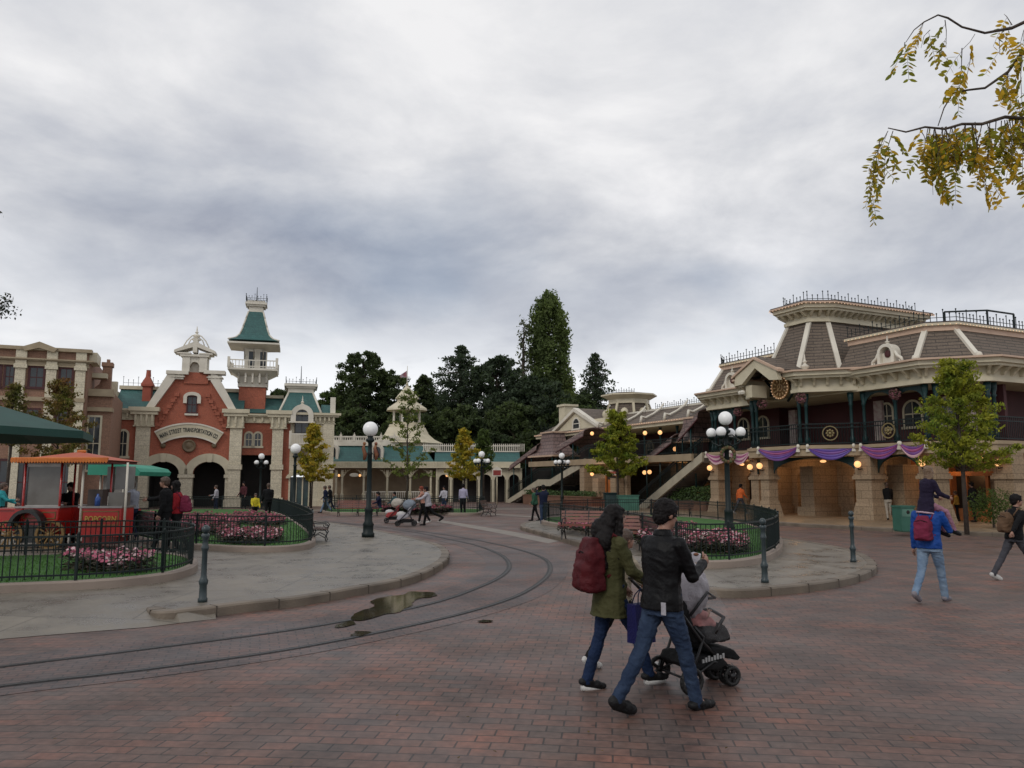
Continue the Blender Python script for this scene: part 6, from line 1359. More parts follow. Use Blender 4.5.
for x, m_ in ((x28-.05, RED), (x62, RED), (x82+.03, M['white']), (cxp(127.5), M['white'])):
    m = MB(); m.tube([(x, .0, .3), (x, .0, ZR0)], .032, 8); m.build('canopy_post', m_, c)
for x in (x28, x62, cxp(100)): m = MB(); m.tube([(x, .7, .3), (x, .7, ZR0)], .03, 8); m.build('canopy_post', RED, c)
zb0, zb1 = czp(504), czp(466)
m = MB(); m.box(x28, x62-.04, .05, .07, zb0-.05, zb1); m.box(x28, x28+.02, .05, 1.2, zb0-.05, zb1); m.box(x82+.25, cxp(100), .9, .92, zc+.3, zb1); m.box(cxp(104), x124, .35, .37, zc+.05, zc+.42); m.box(x124-.02, x124, .1, .5, zc+.05, zc+.42); m.box(cxp(104), x124, .7, .72, zc+.5, zb1); buildn(m, 'glass_panel', GLS, c)
m = MB(); m.box(x28+.02, cxp(40), .3, 1.1, zb0, zb1-.2); m.box(x28, x62-.03, .04, .09, zb1, zb1+.06); m.box(cxp(84), cxp(99), .3, .6, zc+.05, zc+.5); m.build('popping_machine', mat('machine_dark', (.05,.035,.03), .4), c)
m = MB(); m.box(x28-.02, x62, .02, .1, zb0-.18, zb0-.03); m.box(x28-.02, x62, .02, .1, zb1-.02, zb1+.2); m.build('steel_band', mat('steel_band', (.42,.40,.38), .35, metal=.4), c)
m = MB(); m.lathe([(.07, 0), (.07, .22), (.03, .28), (.03, .33)], (cxp(97.5), .12, zc+.05), 10); b_ = m.build('bottle', mat('blue_bottle', (.04,.10,.35), .2), None); b_.matrix_world = T(*CFr.w(0, 0, zg)) @ Rz(CFr.a); tag(b_, 'blue bottle standing on the popcorn cart counter', 'bottle')
def wheel(x, y, r, t):
    m = MB(); n = 24
    for k in range(n): a0, a1 = 2*pi*k/n, 2*pi*(k+1)/n; m.seg((x+r*cos(a0), y, r+r*sin(a0)), (x+r*cos(a1), y, r+r*sin(a1)), .07, .07)
    W = m.build('wheel', YEL, t); m = MB()
    for k in range(12): a0 = 2*pi*k/12; m.seg((x, y, r), (x+r*cos(a0), y, r+r*sin(a0)), .035, .035)
    m.ball((x, y, r), .09, 10, 6); m.build('spokes', YEL, W)
wheel(cxp(16), -.12, .36, c); wheel(cxp(57), -.12, .36, c); wheel(cxp(16), 1.8, .42, c); wheel(cxp(57), 1.8, .42, c)
m = MB(); xx = cxp(35); arch_ring(m, xx-.36, xx+.36, .6, .09, -.3, .05, 12); m.box(xx-.36, xx+.36, -.1, .3, .15, .62); m.build('fender', M['black'], c)
m = MB(); m.box(x82+.1, x124-.1, .02, .7, .1, .3); m.build('skirt', REDD, c)
for px, lab, cl_, r_ in ((6, 'gilt bin with patterned side beside the popcorn cart', YEL, .2),):
    pass
# ================================================================== second stand with teal canopy, green parasol
YT = 25.; TFr = Frame(AT(104, 482, YT).x, YT, 0); t = thing('snack_stand', 'white sided snack stand with teal green drum canopy', 'stand', TFr.w(0, 0, .14), 0)
tx = lambda px: TFr.x(px); tz_ = lambda py: TFr.z(120, py)-.14; TEA = mat('teal_canvas', (.03,.26,.17), .7, (.02,.20,.13), 2)
m = MB(); pr_ = [(tx(98), tz_(475)), (tx(148), tz_(476)), (tx(149.5), tz_(472)), (tx(146), tz_(468.5)), (tx(128), tz_(464.5)), (tx(98), tz_(464))]; m.plate(pr_, -.6, 1.6); m.build('canopy', TEA, t)
m = MB(); m.box(tx(104), tx(125), .0, .9, .9, tz_(476)); m.build('side_panel', mat('stand_white', (.42,.41,.38), .6), t); m = MB(); m.box(tx(100), tx(127), -.1, 1.1, .1, .9); m.build('counter', RED, t)
m = MB()
for x in (tx(103), tx(126)): m.tube([(x, -.1, 0), (x, -.1, tz_(474))], .03, 6)
m.build('post', M['white'], t)
YP = 17.; q = AT(-40, 482, YP); t = thing('garden_parasol', 'large dark green parasol at the upper left edge', 'parasol', (q.x, YP, .14)); m = MB(); zA = AT(-40, 396, YP).z-.14; zE = AT(80, 431, YP).z-.14; RP = AT(80, 482, YP).x-q.x; vs = [(0, 0, zA)]; n = 8
for k in range(n): a = 2*pi*k/n; vs.append((RP*cos(a), RP*sin(a), zE))
for k in range(n): a = 2*pi*k/n; vs.append((RP*cos(a)*1.0, RP*sin(a)*1.0, zE-.16))
for k in range(n): a = 2*pi*k/n; vs.append((RP*cos(a)*.985, RP*sin(a)*.985, zE-.16))
vs.append((0, 0, zA-.05)); fs = []
for k in range(n): j = (k+1) % n; fs += [(0, 1+k, 1+j), (1+k, 9+k, 9+j, 1+j), (9+k, 17+k, 17+j, 9+j), (25, 17+j, 17+k)]
m.add(vs, fs); m.build('canopy', mat('parasol_green', (.008,.055,.043), .7, (.006,.045,.035), 2), t); m = MB(); m.tube([(0, 0, 0), (0, 0, zA)], .04, 8); m.lathe([(.35, 0), (.35, .06), (.06, .1)], n=16); m.build('pole', M['iron'], t); m = MB()
for k in range(n): a = 2*pi*k/n; m.tube([(0, 0, zA-.1), (RP*.98*cos(a), RP*.98*sin(a), zE-.05)], .012, 4)
m.build('ribs', M['iron'], t)
# ================================================================== PEOPLE
def remesh(mb, vox, name, m, parent, wr=0., ws=6., seed=0, extra=None, sm=2):
    me = bpy.data.meshes.new('tmp'); me.from_pydata([tuple(p) for p in mb.v], [], mb.f); o = bpy.data.objects.new('tmp', me); col.objects.link(o)
    bm = bmesh.new(); bm.from_mesh(me); bmesh.ops.recalc_face_normals(bm, faces=bm.faces); bm.to_mesh(me); bm.free()
    r_ = o.modifiers.new('r', 'REMESH'); r_.mode = 'VOXEL'; r_.voxel_size = vox; s_ = o.modifiers.new('s', 'SMOOTH'); s_.iterations = sm; s_.factor = .5
    dg = bpy.context.evaluated_depsgraph_get(); dg.update(); me2 = bpy.data.meshes.new_from_object(o.evaluated_get(dg)); bpy.data.objects.remove(o); bpy.data.meshes.remove(me)
    if wr:
        ns = [v.normal.copy() for v in me2.vertices]
        for v, n_ in zip(me2.vertices, ns):
            p = v.co*ws+V((seed, seed*2, 0)); q = V((p.x, p.y, p.z*1.7+p.x*.5)); f = noise.noise(q)+.5*noise.noise(q*2.3); v.co += n_*(wr*(abs(f)*-1.4+.3))
    vs = [v.co.copy() for v in me2.vertices]; fs = [tuple(p.vertices) for p in me2.polygons]; bpy.data.meshes.remove(me2)
    out = MB(); out.v = vs; out.f = fs; out.sm = [True]*len(fs)
    if extra: n = len(out.v); out.v += extra.v; out.f += [tuple(i+n for i in f) for f in extra.f]; out.sm += [True]*len(extra.f)
    me3 = bpy.data.meshes.new(name); me3.from_pydata([tuple(p) for p in out.v], [], out.f); me3.materials.append(m); me3.polygons.foreach_set('use_smooth', out.sm)
    o = bpy.data.objects.new(name, me3); col.objects.link(o); o.parent = parent; return o
SKIN = mat('skin', (.29,.155,.11), .5, (.25,.13,.09), 6); HAIRB = mat('black_hair', (.006,.005,.005), .6, (.010,.008,.008), 30, .2, 90, spec=.15); HAIRN = mat('brown_hair', (.07,.04,.025), .45, (.05,.028,.018), 30, .5, 90); HAIRL = mat('light_brown_hair', (.16,.10,.055), .45, (.12,.07,.04), 30, .5, 90)
EYE = mat('eye_dark', (.02,.015,.012), .2)
CL = {}
def cloth(name, c, rough=.8, c2=None, **k):
    return mat(name, c, rough, c2, 7, .35, 60, spec=.18, **k)
JEAN = cloth('blue_denim', (.013,.024,.052), c2=(.028,.046,.085)); LJEAN = cloth('light_denim', (.12,.18,.27), c2=(.19,.26,.35)); BLK = cloth('black_cloth', (.006,.006,.007)); GRY = cloth('grey_trouser', (.055,.055,.065)); LEATH = mat('black_leather', (.0025,.0025,.003), .5, (.005,.005,.006), 9, .25, 50, spec=.16); OLIVE = cloth('olive_parka', (.045,.045,.017), c2=(.06,.058,.024)); WHT = cloth('white_cloth', (.40,.385,.42)); GRYH = cloth('pale_grey_hoodie', (.24,.25,.29)); NAVY = cloth('navy_cloth', (.009,.013,.036)); BLUE = cloth('bright_blue_jacket', (.008,.055,.26), .5); REDC = cloth('red_jacket', (.28,.015,.022)); ORGC = cloth('orange_shirt', (.55,.12,.03)); BEIGE = cloth('beige_knit', (.33,.28,.21)); GRNC = cloth('green_coat', (.03,.09,.055)); PURC = cloth('dark_purple_coat', (.017,.012,.032)); SHOEW = cloth('white_shoe', (.55,.54,.52), .5); SHOEB = cloth('black_shoe', (.012,.012,.013), .5); SHOEG = cloth('grey_shoe', (.22,.20,.22), .6); YELC = cloth('yellow_jacket', (.55,.45,.03)); DRED = cloth('maroon_backpack', (.075,.007,.010), .6, c2=(.05,.005,.008)); PNKP = cloth('pink_backpack', (.17,.02,.05))
def human(label, loc, head, h=1.75, legs=((22, 8), (-16, 22)), arms=((12, 8, 20), (-15, 8, 15)), lean=4, top=BLK, bot=JEAN, shoe=SHOEB, hair=HAIRB, long=0, vox=.03, hem=.90, width=1., pack=None, headturn=0, legout=0, lift=None, bulk=0., name='person', grp=None, girl=False, collar=None, headtilt=0, wrk=.011, sole=None):
    t = thing(name, label, 'person', loc, head-pi/2, grp, h/1.75); SH = .185*width*(.92 if girl else 1)
    feet = []; J = []
    for i, (a, k) in enumerate(legs):
        s = -1 if i else 1; hp = V((s*.09, 0, 0)); a_, b_ = R(a), R(a-k); o = R(legout)
        kn = hp+V((s*sin(o), 0, 0))*.43*cos(a_)+V((0, sin(a_), -cos(a_)*cos(o)))*.43; an = kn+V((s*.0, sin(b_), -cos(b_)))*.42
        ft = R(min(0, (a-k)*.55)) if lift is None else R(-20); tdir = V((0, cos(ft), sin(ft))); nrm_ = V((0, -sin(ft), cos(ft))); J.append((hp, kn, an, tdir, nrm_)); feet.append(min((an-nrm_*.085).z, (an+tdir*.15-nrm_*.085).z, (an-tdir*.05-nrm_*.085).z))
    z0 = -min(feet) if lift is None else lift/(h/1.75); base = V((0, 0, z0)); L_ = R(lean)
    def tor(x, y, z): return base+V((x, y*cos(L_)+z*sin(L_), z*cos(L_)-y*sin(L_)))
    def torso(mb, g, lo=-.04, hi=.6, hemw=1.):
        pr = [(-.20, .165*hemw, .125*hemw), (-.06, .165, .122), (.02, .165, .12), (.12, .150, .105), (.22, .148, .105), (.34, .168, .12), (.44, .172, .115), (.50, .150, .092), (.545, .09, .07), (.60, .055, .056)]
        if girl: pr = [(z, w_*(1.02 if z < .05 else (.86 if z < .3 else .9)), d_) for z, w_, d_ in pr]
        pr = [(z, w_*width+(g if z < .55 else g*.5), d_*width+(g if z < .55 else g*.5)) for z, w_, d_ in pr if lo-.001 <= z <= hi]
        if lo < -.2: pr.insert(0, (lo, (.18*hemw)*width+g, .14*hemw*width+g))
        n = 16; vs = [tor(w_*cos(2*pi*k/n), d_*sin(2*pi*k/n)-.01, z) for z, w_, d_ in pr for k in range(n)]; m = len(pr)
        mb.add(vs, [(i*n+k, i*n+(k+1) % n, (i+1)*n+(k+1) % n, (i+1)*n+k) for i in range(m-1) for k in range(n)]+[tuple(range(n))[::-1], tuple((m-1)*n+k for k in range(n))])
    def limb(mb, pts, rr):
        mb.tube(pts, rr, 10)
        for p, r_ in zip(pts, rr): mb.ball(p, r_*.99, 10, 6)
    A_ = []
    for i, (p, b, e) in enumerate(arms):
        s = -1 if i else 1; sh = tor(s*SH, 0, .48); out = R(b); pa, pf = R(p)+L_*.3, R(p+e)+L_*.3; inn_ = R(b-(12 if e > 30 else 2))
        el = sh+V((s*sin(out), sin(pa)*cos(out), -cos(pa)*cos(out)))*.285; wr_ = el+V((s*sin(inn_-(R(18) if e > 50 else 0)), sin(pf)*cos(inn_), -cos(pf)*cos(inn_)))*.25; A_.append((sh, el, wr_, (wr_-el).normalized(), s))
    body = MB(); torso(body, -.012); fing = MB()
    neck = tor(0, .0, .56); hc = tor(0, .03, .56)+V((0, .01, .155)); body.tube([tor(0, 0, .5), neck, hc], [.062, .054, .05], 10)
    ht = Matrix.Translation(hc) @ Rz(R(headturn)) @ Matrix.Rotation(R(headtilt), 4, 'X'); HM = ht
    body.M = HM; body.ball((0, -.012, .03), .094, 16, 12, (.84, 1.06, 1.03)); body.ball((0, .03, -.035), .07, 12, 8, (.86, .9, 1.15)); body.ball((0, .058, -.082), .032, 8, 6); body.tube([(0, .088, .02), (0, .112, -.018), (0, .09, -.03)], [.009, .015, .012], 6); body.ball((.08, -.005, -.005), .022, 8, 6, (.5, .8, 1.4)); body.ball((-.08, -.005, -.005), .022, 8, 6, (.5, .8, 1.4)); body.ball((0, .088, -.055), .018, 8, 4, (1.3, .5, .6)); body.M = Matrix.Identity(4)
    for hp, kn, an, td, nn in J: limb(body, [base+hp, base+kn, base+an], [.075, .05, .036]); body.tube([base+an, base+an+td*.08-nn*.04], [.036, .03], 8)
    for sh, el, wr_, d_, s in A_:
        limb(body, [sh, el, wr_], [.045, .036, .026]); side = V((s, 0, 0)); side = (side-d_*side.dot(d_)).normalized(); up = d_.cross(side).normalized(); palm = wr_+d_*.055
        body.M = Matrix.Translation(palm) @ Matrix(((*(side*.42),), (*(up*.95),), (*d_,))).transposed().to_4x4() if False else Matrix.Translation(palm); body.ball((0, 0, 0), .042, 8, 6, (.8, .9, 1.0)); body.M = Matrix.Identity(4)
        for f_, (o_, ln) in enumerate(((-.028, .062), (-.01, .075), (.01, .07), (.027, .055))): r0 = wr_+d_*.07+up*o_; r1 = r0+d_*ln*.55; r2 = r1+(d_*.6-side*.7)*ln*.5; fing.tube([r0, r1, r2], [.0095, .009, .007], 6)
        r0 = wr_+d_*.035+up*(-.035); fing.tube([r0, r0+d_*.025-up*.025, r0+d_*.05-up*.03-side*.012], [.011, .010, .008], 6)
    remesh(body, min(vox, .02)*.8, 'body', SKIN, t, extra=fing, sm=1)
    ey = MB(); ey.M = HM; ey.ball((.03, .079, .012), .011, 6, 4); ey.ball((-.03, .079, .012), .011, 6, 4); ey.build('eyes', EYE, t)
    hr = MB(); hr.M = HM; hr.ball((0, -.022, .042), .105, 16, 12, (.90, 1.04, 1.0)); hr.ball((0, -.055, -.01), .085, 12, 8, (.98, .8, 1.0)); hr.ball((0, .055, .085), .045, 10, 6, (1.5, .9, .6))
    if long: 
        hr.ball((0, -.06, -.1), .085, 12, 8, (1.05, .75, 1.3)); hr.ball((.03, -.075, -.22), .08, 12, 8, (1.15, .6, 1.5)); hr.ball((-.04, -.08, -.2), .07, 12, 8, (1.1, .6, 1.5))
        for s in (-1, 1): hr.tube([(s*.085, .01, .02), (s*.095, .0, -.08), (s*.09, -.02, -.2*long)], [.028, .035, .03], 8)
        if long > 1:
            for sx_, y_, z_, r_ in ((0, -.10, -.06, .10), (.02, -.13, -.16, .10), (-.02, -.16, -.26, .10), (.03, -.19, -.36, .095), (-.04, -.2, -.42, .08), (.08, -.12, -.3, .07), (-.09, -.12, -.28, .07), (.11, -.03, -.22, .055), (-.11, -.03, -.22, .055), (.12, .02, -.32, .05), (-.05, -.16, -.12, .10), (.06, -.17, -.22, .095), (-.06, -.21, -.34, .085), (.05, -.23, -.44, .08), (.0, -.20, -.50, .07), (.07, -.19, -.44, .07), (-.1, -.17, -.38, .07), (.13, -.06, -.36, .055)): hr.ball((sx_, y_, z_), r_, 12, 8, (1.15, .8, 1.2))
    hr.M = Matrix.Identity(4); remesh(hr, min(vox, .02)*.6, 'hair', hair, t, .016 if not long else .012, 26 if not long else 12, 2)
    # trousers, top, shoes
    q = MB(); g = .018; 
    n = 16; vs = [base+V(((.158*width+g)*cos(2*pi*k/n), (.118*width+g)*sin(2*pi*k/n), z)) for z in (-.10, .0, .08) for k in range(n)]; q.add(vs, [(i*n+k, i*n+(k+1) % n, (i+1)*n+(k+1) % n, (i+1)*n+k) for i in range(2) for k in range(n)]+[tuple(range(n))[::-1], tuple(2*n+k for k in range(n))])
    for hp, kn, an, td, nn in J: limb(q, [base+hp+V((0, 0, -.03)), base+kn, base+an-(kn-an)*.06], [.096*width, .066, .055])
    remesh(q, vox*.6, 'trousers', bot, t, .012, 9, 1)
    q = MB(); lo = hem-.93; torso(q, .022+bulk, lo if lo < 0 else -.06, .56, 1.06); 
    for sh, el, wr_, d_, s in A_: limb(q, [sh+V((0, 0, -.005)), el, wr_-d_*.01], [.066+bulk*.8, .053+bulk*.7, .041+bulk*.5])
    q.tube([tor(0, -.005, .5), tor(0, -.0, .60)], [.082+bulk, .068], 12); remesh(q, vox*.55, 'top', top, t, wrk, 7, 2)
    for (hp, kn, an, td, nn) in J:
        q = MB(); a0 = base+an; sx_ = hp.x; 
        for c_, r_, z_ in ((-.04, .05, -.04), (.03, .052, -.035), (.11, .052, -.047), (.175, .044, -.056)): q.ball(a0+td*c_+nn*z_, r_, 10, 6, (1, 1, .75) if abs(td.z) < .3 else (1, 1, 1))
        q.tube([a0+nn*.0, a0-nn*.04], [.05, .05], 10); q.tube([a0-td*.03-nn*.072, a0+td*.16-nn*.072], [.034, .036], 8); remesh(q, .012 if vox < .02 else .02, 'shoe', shoe, t)
        if sole: q = MB(); q.tube([a0-td*.045-nn*.092, a0+td*.05-nn*.094, a0+td*.175-nn*.090], [.034, .036, .032], 8); q.build('sole', sole, t, smooth=True)
    if collar: q = MB(); q.tube([tor(0, -.005, .53), tor(0, .0, .59)], [.088+bulk, .078], 14); remesh(q, .014, 'collar', collar, t)
    if pack:
        q = MB(); pm_, sc_ = pack; c_ = tor(0, -.20-bulk, .26); W_ = .15*sc_
        def slabr(cx_, cy_, z0_, z1_, w0_, w1_, d0_, d1_): q.add([c_+V((sx_*w_, cy_+sy_*d_, z_)) for z_, w_, d_ in ((z0_, w0_, d0_), (z1_, w1_, d1_)) for sx_, sy_ in ((-1, -1), (1, -1), (1, 1), (-1, 1))], [(0,3,2,1), (4,5,6,7), (0,1,5,4), (1,2,6,5), (2,3,7,6), (3,0,4,7)])
        slabr(0, -.02, -.25*sc_, .12*sc_, W_*1.05, W_*1.0, .10, .10); slabr(0, -.01, .10*sc_, .25*sc_, W_*1.0, W_*.62, .098, .05); slabr(0, -.13, -.22*sc_, .02*sc_, W_*.8, W_*.7, .05, .03)
        o = remesh(q, .018, 'backpack_shell', pm_, None, .016, 8, sm=14)
        R_ = thing('backpack', 'backpack', 'backpack', t.location, head-pi/2, None, h/1.75); o.parent = R_; q = MB()
        for s in (-1, 1): q.tube([tor(s*.09, -.14, .40), tor(s*.11, -.05, .56), tor(s*.12, .1, .47), tor(s*.13, .12, .30), tor(s*.12, -.1, .15)], .018, 6)
        q.build('strap', pm_, R_); q = MB(); q.tube([c_+V((-.1, -.1, .1)), c_+V((0, -.125, .13)), c_+V((.1, -.1, .1))], .006, 5); q.build('zip', BLK, R_); t['pack'] = R_.name; del t['pack']; return t, R_, tor, A_
    return t, None, tor, A_
GP = lambda px, py, z=0.: G(px, py, z)
# --- the near family group
H1 = R(33)
m_, _, mt, mA = human('man in black leather jacket striding right with raised hands', GP(665, 712.5), H1, 1.78, ((21, 5), (-23, 14)), ((22, 6, 88), (18, 10, 80)), 3, LEATH, JEAN, SHOEB, HAIRB, vox=.016, hem=.86, width=1.04, bulk=.006, collar=LEATH, headtilt=-14, headturn=-8, wrk=.007)
w_, wp, wt, wA = human('woman in olive parka with long black hair and white soled trainers', GP(612, 690), R(20), 1.68, ((30, 10), (-10, 10)), ((20, 8, 35), (14, 6, 26)), 3, OLIVE, cloth('dark_blue_leggings', (.010,.022,.06)), SHOEB, HAIRB, long=1.3, vox=.016, hem=.70, girl=True, bulk=.012, sole=SHOEW, pack=(DRED, 1.05))
tag(wp, 'large maroon backpack on the back of the long haired woman', 'backpack')
wp2 = GP(612, 690)
third, _, tt_, tA = human('person in beige cardigan mostly hidden behind the near couple', GP(622, 668), R(22), 1.44, ((24, 8), (-26, 8)), ((34, 6, 30), (30, 6, 30)), 6, BEIGE, BLK, SHOEW, HAIRN, vox=.02, hem=.84, girl=True)
# thing held in the hands: small snack paper
def place_in(tng, p): return tng.matrix_world @ p
bpy.context.view_layer.update()
hp = place_in(m_, (mA[0][2]+mA[1][2])/2+mA[0][3]*.09+V((0, 0, .02))); t = thing('snack_wrapper', 'small pale wrapper held up in the hands of the man', 'wrapper', hp); m = MB(); m.add([(-.05, -.02, -.03), (.04, -.03, -.035), (.06, .0, .03), (.0, .02, .045), (-.05, .01, .03), (-.045, .0, -.02), (.045, -.01, -.025), (.065, .02, .04), (.005, .04, .055), (-.045, .03, .04)], [(0,1,2,3,4), (9,8,7,6,5), (0,5,6,1), (1,6,7,2), (2,7,8,3), (3,8,9,4), (4,9,5,0)]); m.build('paper', WHT, t); m = MB(); m.ball((.02, .01, .035), .018, 8, 6, (1.4, 1, .8)); m.build('snack', cloth('snack_brown', (.22,.10,.06)), t)
tg = MB(); tg.add([(-.02, 0, -.1), (.02, 0, -.1), (.02, 0, 0), (-.02, 0, 0), (-.02, .008, -.1), (.02, .008, -.1), (.02, .008, 0), (-.02, .008, 0)], [(0,1,2,3), (7,6,5,4), (0,4,5,1), (3,2,6,7), (0,3,7,4), (1,5,6,2)]); o = tg.build('label_tag', WHT, m_); o.location = (.14, -.125, .91); o.rotation_euler = (0, 0, R(25))
# stroller
sp_ = V((1.53, 7.60, 0)); SR = R(22); st = thing('stroller', 'black stroller with pale grey hood, clear rain cover and baby, pushed by the couple', 'stroller', sp_, SR)
FRM = mat('stroller_frame', (.02,.02,.022), .3, metal=.3); FAB = cloth('stroller_fabric', (.014,.014,.015)); HOOD = cloth('stroller_hood', (.34,.32,.345), .6)
def swheel(x, y, r, tw=.05, par=st):
    m = MB(); n = 20
    for k in range(n): a0, a1 = 2*pi*k/n, 2*pi*(k+1)/n; m.tube([(x+(r-.02)*cos(a0), y, r+(r-.02)*sin(a0)), (x+(r-.02)*cos(a1), y, r+(r-.02)*sin(a1))], .022, 6, False)
    W = m.build('wheel', mat('tyre', (.012,.012,.012), .6), par); m = MB()
    for k in range(5): a0 = 2*pi*k/5; m.seg((x, y, r), (x+(r-.03)*cos(a0), y, r+(r-.03)*sin(a0)), .03, .03)
    m.ball((x, y, r), .035, 8, 6); m.build('spokes', FRM, W)
for x, y, r in ((0, -.27, .125), (0, .27, .125), (.55, -.13, .095), (.55, -.05, .095), (.55, .13, .095), (.55, .2, .095)): swheel(x, y, r)
m = MB()
for s in (-1, 1):
    y = s*.24; m.tube([(-.33, y, 1.0), (-.18, y, .86), (.12, y, .48), (.50, s*.12, .17)], .016, 7); m.tube([(0, y, .13), (.1, y, .35), (.16, y, .5), (.06, y, .6)], .014, 7); m.tube([(0, y, .13), (.3, y*.8, .26), (.5, s*.12, .2)], .012, 6)
m.tube([(-.33, -.24, 1.), (-.37, -.1, 1.02), (-.37, .1, 1.02), (-.33, .24, 1.)], .018, 8); m.tube([(0, -.25, .125), (0, .25, .125)], .012, 6); m.build('frame', FRM, st)
m = MB(); 
def slab(m, pts, w2): 
    n = len(pts); vs = [(x, -w2, z) for x, z in pts]+[(x, w2, z) for x, z in pts]; m.add(vs, [tuple(range(n)), tuple(range(n, 2*n))[::-1]]+[(i, (i+1) % n, n+(i+1) % n, n+i) for i in range(n)])
slab(m, [(-.12, .98), (-.05, 1.), (.1, .56), (.36, .52), (.42, .6), (.48, .52), (.5, .44), (.34, .42), (.08, .44), (-.02, .6)], .2); m.ball((.25, 0, .5), .18, 14, 8, (1.4, 1.1, .5)); remesh(m, .018, 'seat', FAB, st, .012, 9, 5)
m = MB(); slab(m, [(-.02, .34), (.4, .3), (.48, .22), (.38, .17), (.04, .2), (-.06, .26)], .19); remesh(m, .018, 'basket', FAB, st, .01, 9, 6)
m = MB(); slab(m, [(.28, .40), (.52, .36), (.62, .28), (.60, .24), (.5, .26), (.30, .32)], .18); remesh(m, .018, 'footrest', FAB, st, .008, 9, 6)
m = MB(); 
for k in range(8):
    m.box(.14+k*.032, .14+k*.032+.02, -.245, -.235, .27+.004*k, .30+.004*k+.01*(k % 3))
m.build('printed_mark', mat('grey_print', (.35,.35,.35), .6), st)
m = MB(); n1, n2 = 12, 10; vs = []     # hood: quarter dome
for i in range(n1+1):
    a = R(-10)+R(125)*i/n1
    for j in range(n2+1): b = -pi/2+pi*j/n2; rr = .30*(1+.03*cos(i*pi)); vs.append((.02-.08+cos(a)*rr*(cos(b)*.9+.1)-.02, .225*sin(b), .86+rr*1.0*sin(a)*(cos(b)*.55+.45)))
m.add(vs, [(i*(n2+1)+j, (i+1)*(n2+1)+j, (i+1)*(n2+1)+j+1, i*(n2+1)+j+1) for i in range(n1) for j in range(n2)], True); m.build('hood', HOOD, st)
m = MB(); m.ball((.11, 0, .90), .265, 18, 12, (.95, .9, 1.08)); remesh(m, .025, 'hood_cover', HOOD, st, .02, 7, 3)
m = MB(); m.tube([(.02, -.24, .70), (.22, -.24, .9), (.33, -.2, .84), (.36, 0, .80), (.33, .2, .84), (.22, .24, .9), (.02, .24, .7)], .014, 7); m.tube([(.30, -.22, .52), (.40, -.23, .66), (.42, 0, .70), (.40, .23, .66), (.3, .22, .52)], .018, 7); m.build('bumper_bar', FRM, st)
# rain cover
CLR = bpy.data.materials.new('clear_plastic'); CLR.use_nodes = True; tN = CLR.node_tree; bN = tN.nodes['Principled BSDF']; bN.inputs['Base Color'].default_value = (.8,.8,.82,1); bN.inputs['Roughness'].default_value = .12; bN.inputs['Alpha'].default_value = .06
m = MB(); slab(m, [(.10, .70), (.14, 1.08), (.24, 1.02), (.38, .84), (.47, .66), (.5, .5), (.42, .44), (.2, .46)], .24); remesh(m, .03, 'rain_cover', CLR, st, .02, 7, 8)
# baby
by = thing('baby', 'baby in pink sitting inside the stroller', 'person', sp_, SR); q = MB(); q.M = T(.2, 0, .60); q.ball((0, 0, .22), .075, 12, 10, (1, .9, 1.05)); q.ball((0, 0, .05), .10, 12, 8, (.9, .9, 1.2)); q.tube([(.0, -.09, .1), (.1, -.1, .06), (.15, -.07, .1)], [.035, .03, .022], 8); q.tube([(.0, .09, .1), (.1, .1, .06), (.15, .07, .1)], [.035, .03, .022], 8)
for s in (-1, 1): q.tube([(0, s*.06, -.04), (.16, s*.07, .0), (.24, s*.07, -.1)], [.05, .042, .03], 8); q.ball((.26, s*.07, -.11), .032, 8, 6, (1.4, .8, .8))
q.ball((.074, 0, .21), .014, 6, 4); q.M = Matrix.Identity(4); ex = MB()
for s in (-1, 1):
    for f in range(4): ex.tube([(.35, s*.07+(f-1.5)*.01, .70), (.372, s*.07+(f-1.5)*.012, .705)], .005, 5)
    ex.tube([(.345, s*.055, .71), (.355, s*.04, .715)], .006, 5)
remesh(q, .014, 'body', SKIN, by, extra=ex, sm=1); q = MB(); q.M = T(.2, 0, .60); q.ball((0, 0, .05), .118, 12, 8, (.9, .9, 1.15)); q.tube([(.0, -.09, .1), (.1, -.1, .06)], [.045, .04], 8); q.tube([(.0, .09, .1), (.1, .1, .06)], [.045, .04], 8); q.tube([(0, -.06, -.04), (.16, -.07, 0), (.21, -.07, -.06)], [.06, .05, .042], 8); q.tube([(0, .06, -.04), (.16, .07, 0), (.21, .07, -.06)], [.06, .05, .042], 8); q.M = Matrix.Identity(4); remesh(q, .016, 'romper', cloth('baby_pink', (.45,.20,.19)), by); q = MB(); q.M = T(.2, 0, .60); q.ball((-.015, 0, .245), .078, 12, 8, (.95, .95, .9)); q.M = Matrix.Identity(4); remesh(q, .014, 'hair', HAIRN, by); q = MB(); q.ball((.27, .03, .835), .008, 5, 4); q.ball((.27, -.03, .835), .008, 5, 4); q.build('eyes', EYE, by)
# blue bag hanging from the handle
bp_ = st.matrix_world if False else None
hb = AT(640.5, 592, 7.25); t = thing('shopping_bag', 'dark blue paper shopping bag hanging beside the man in leather', 'bag', hb, SR+R(14)); m = MB(); m.add([(-.11, -.07, -.44), (.11, -.07, -.44), (.11, .07, -.44), (-.11, .07, -.44), (-.12, -.05, -.1), (.12, -.05, -.1), (.12, .05, -.1), (-.12, .05, -.1)], [(0,3,2,1), (0,1,5,4), (1,2,6,5), (2,3,7,6), (3,0,4,7), (4,5,6,7)]); m.build('bag_body', cloth('blue_paper', (.008,.009,.07), .5), t); m = MB()
for s in (-1, 1): m.tube([(-.08, s*.045, -.12), (-.05, s*.02, -.02), (0, 0, .03), (.05, s*.02, -.02), (.08, s*.045, -.12)], .006, 5)
m.build('bag_handle', NAVY, t)
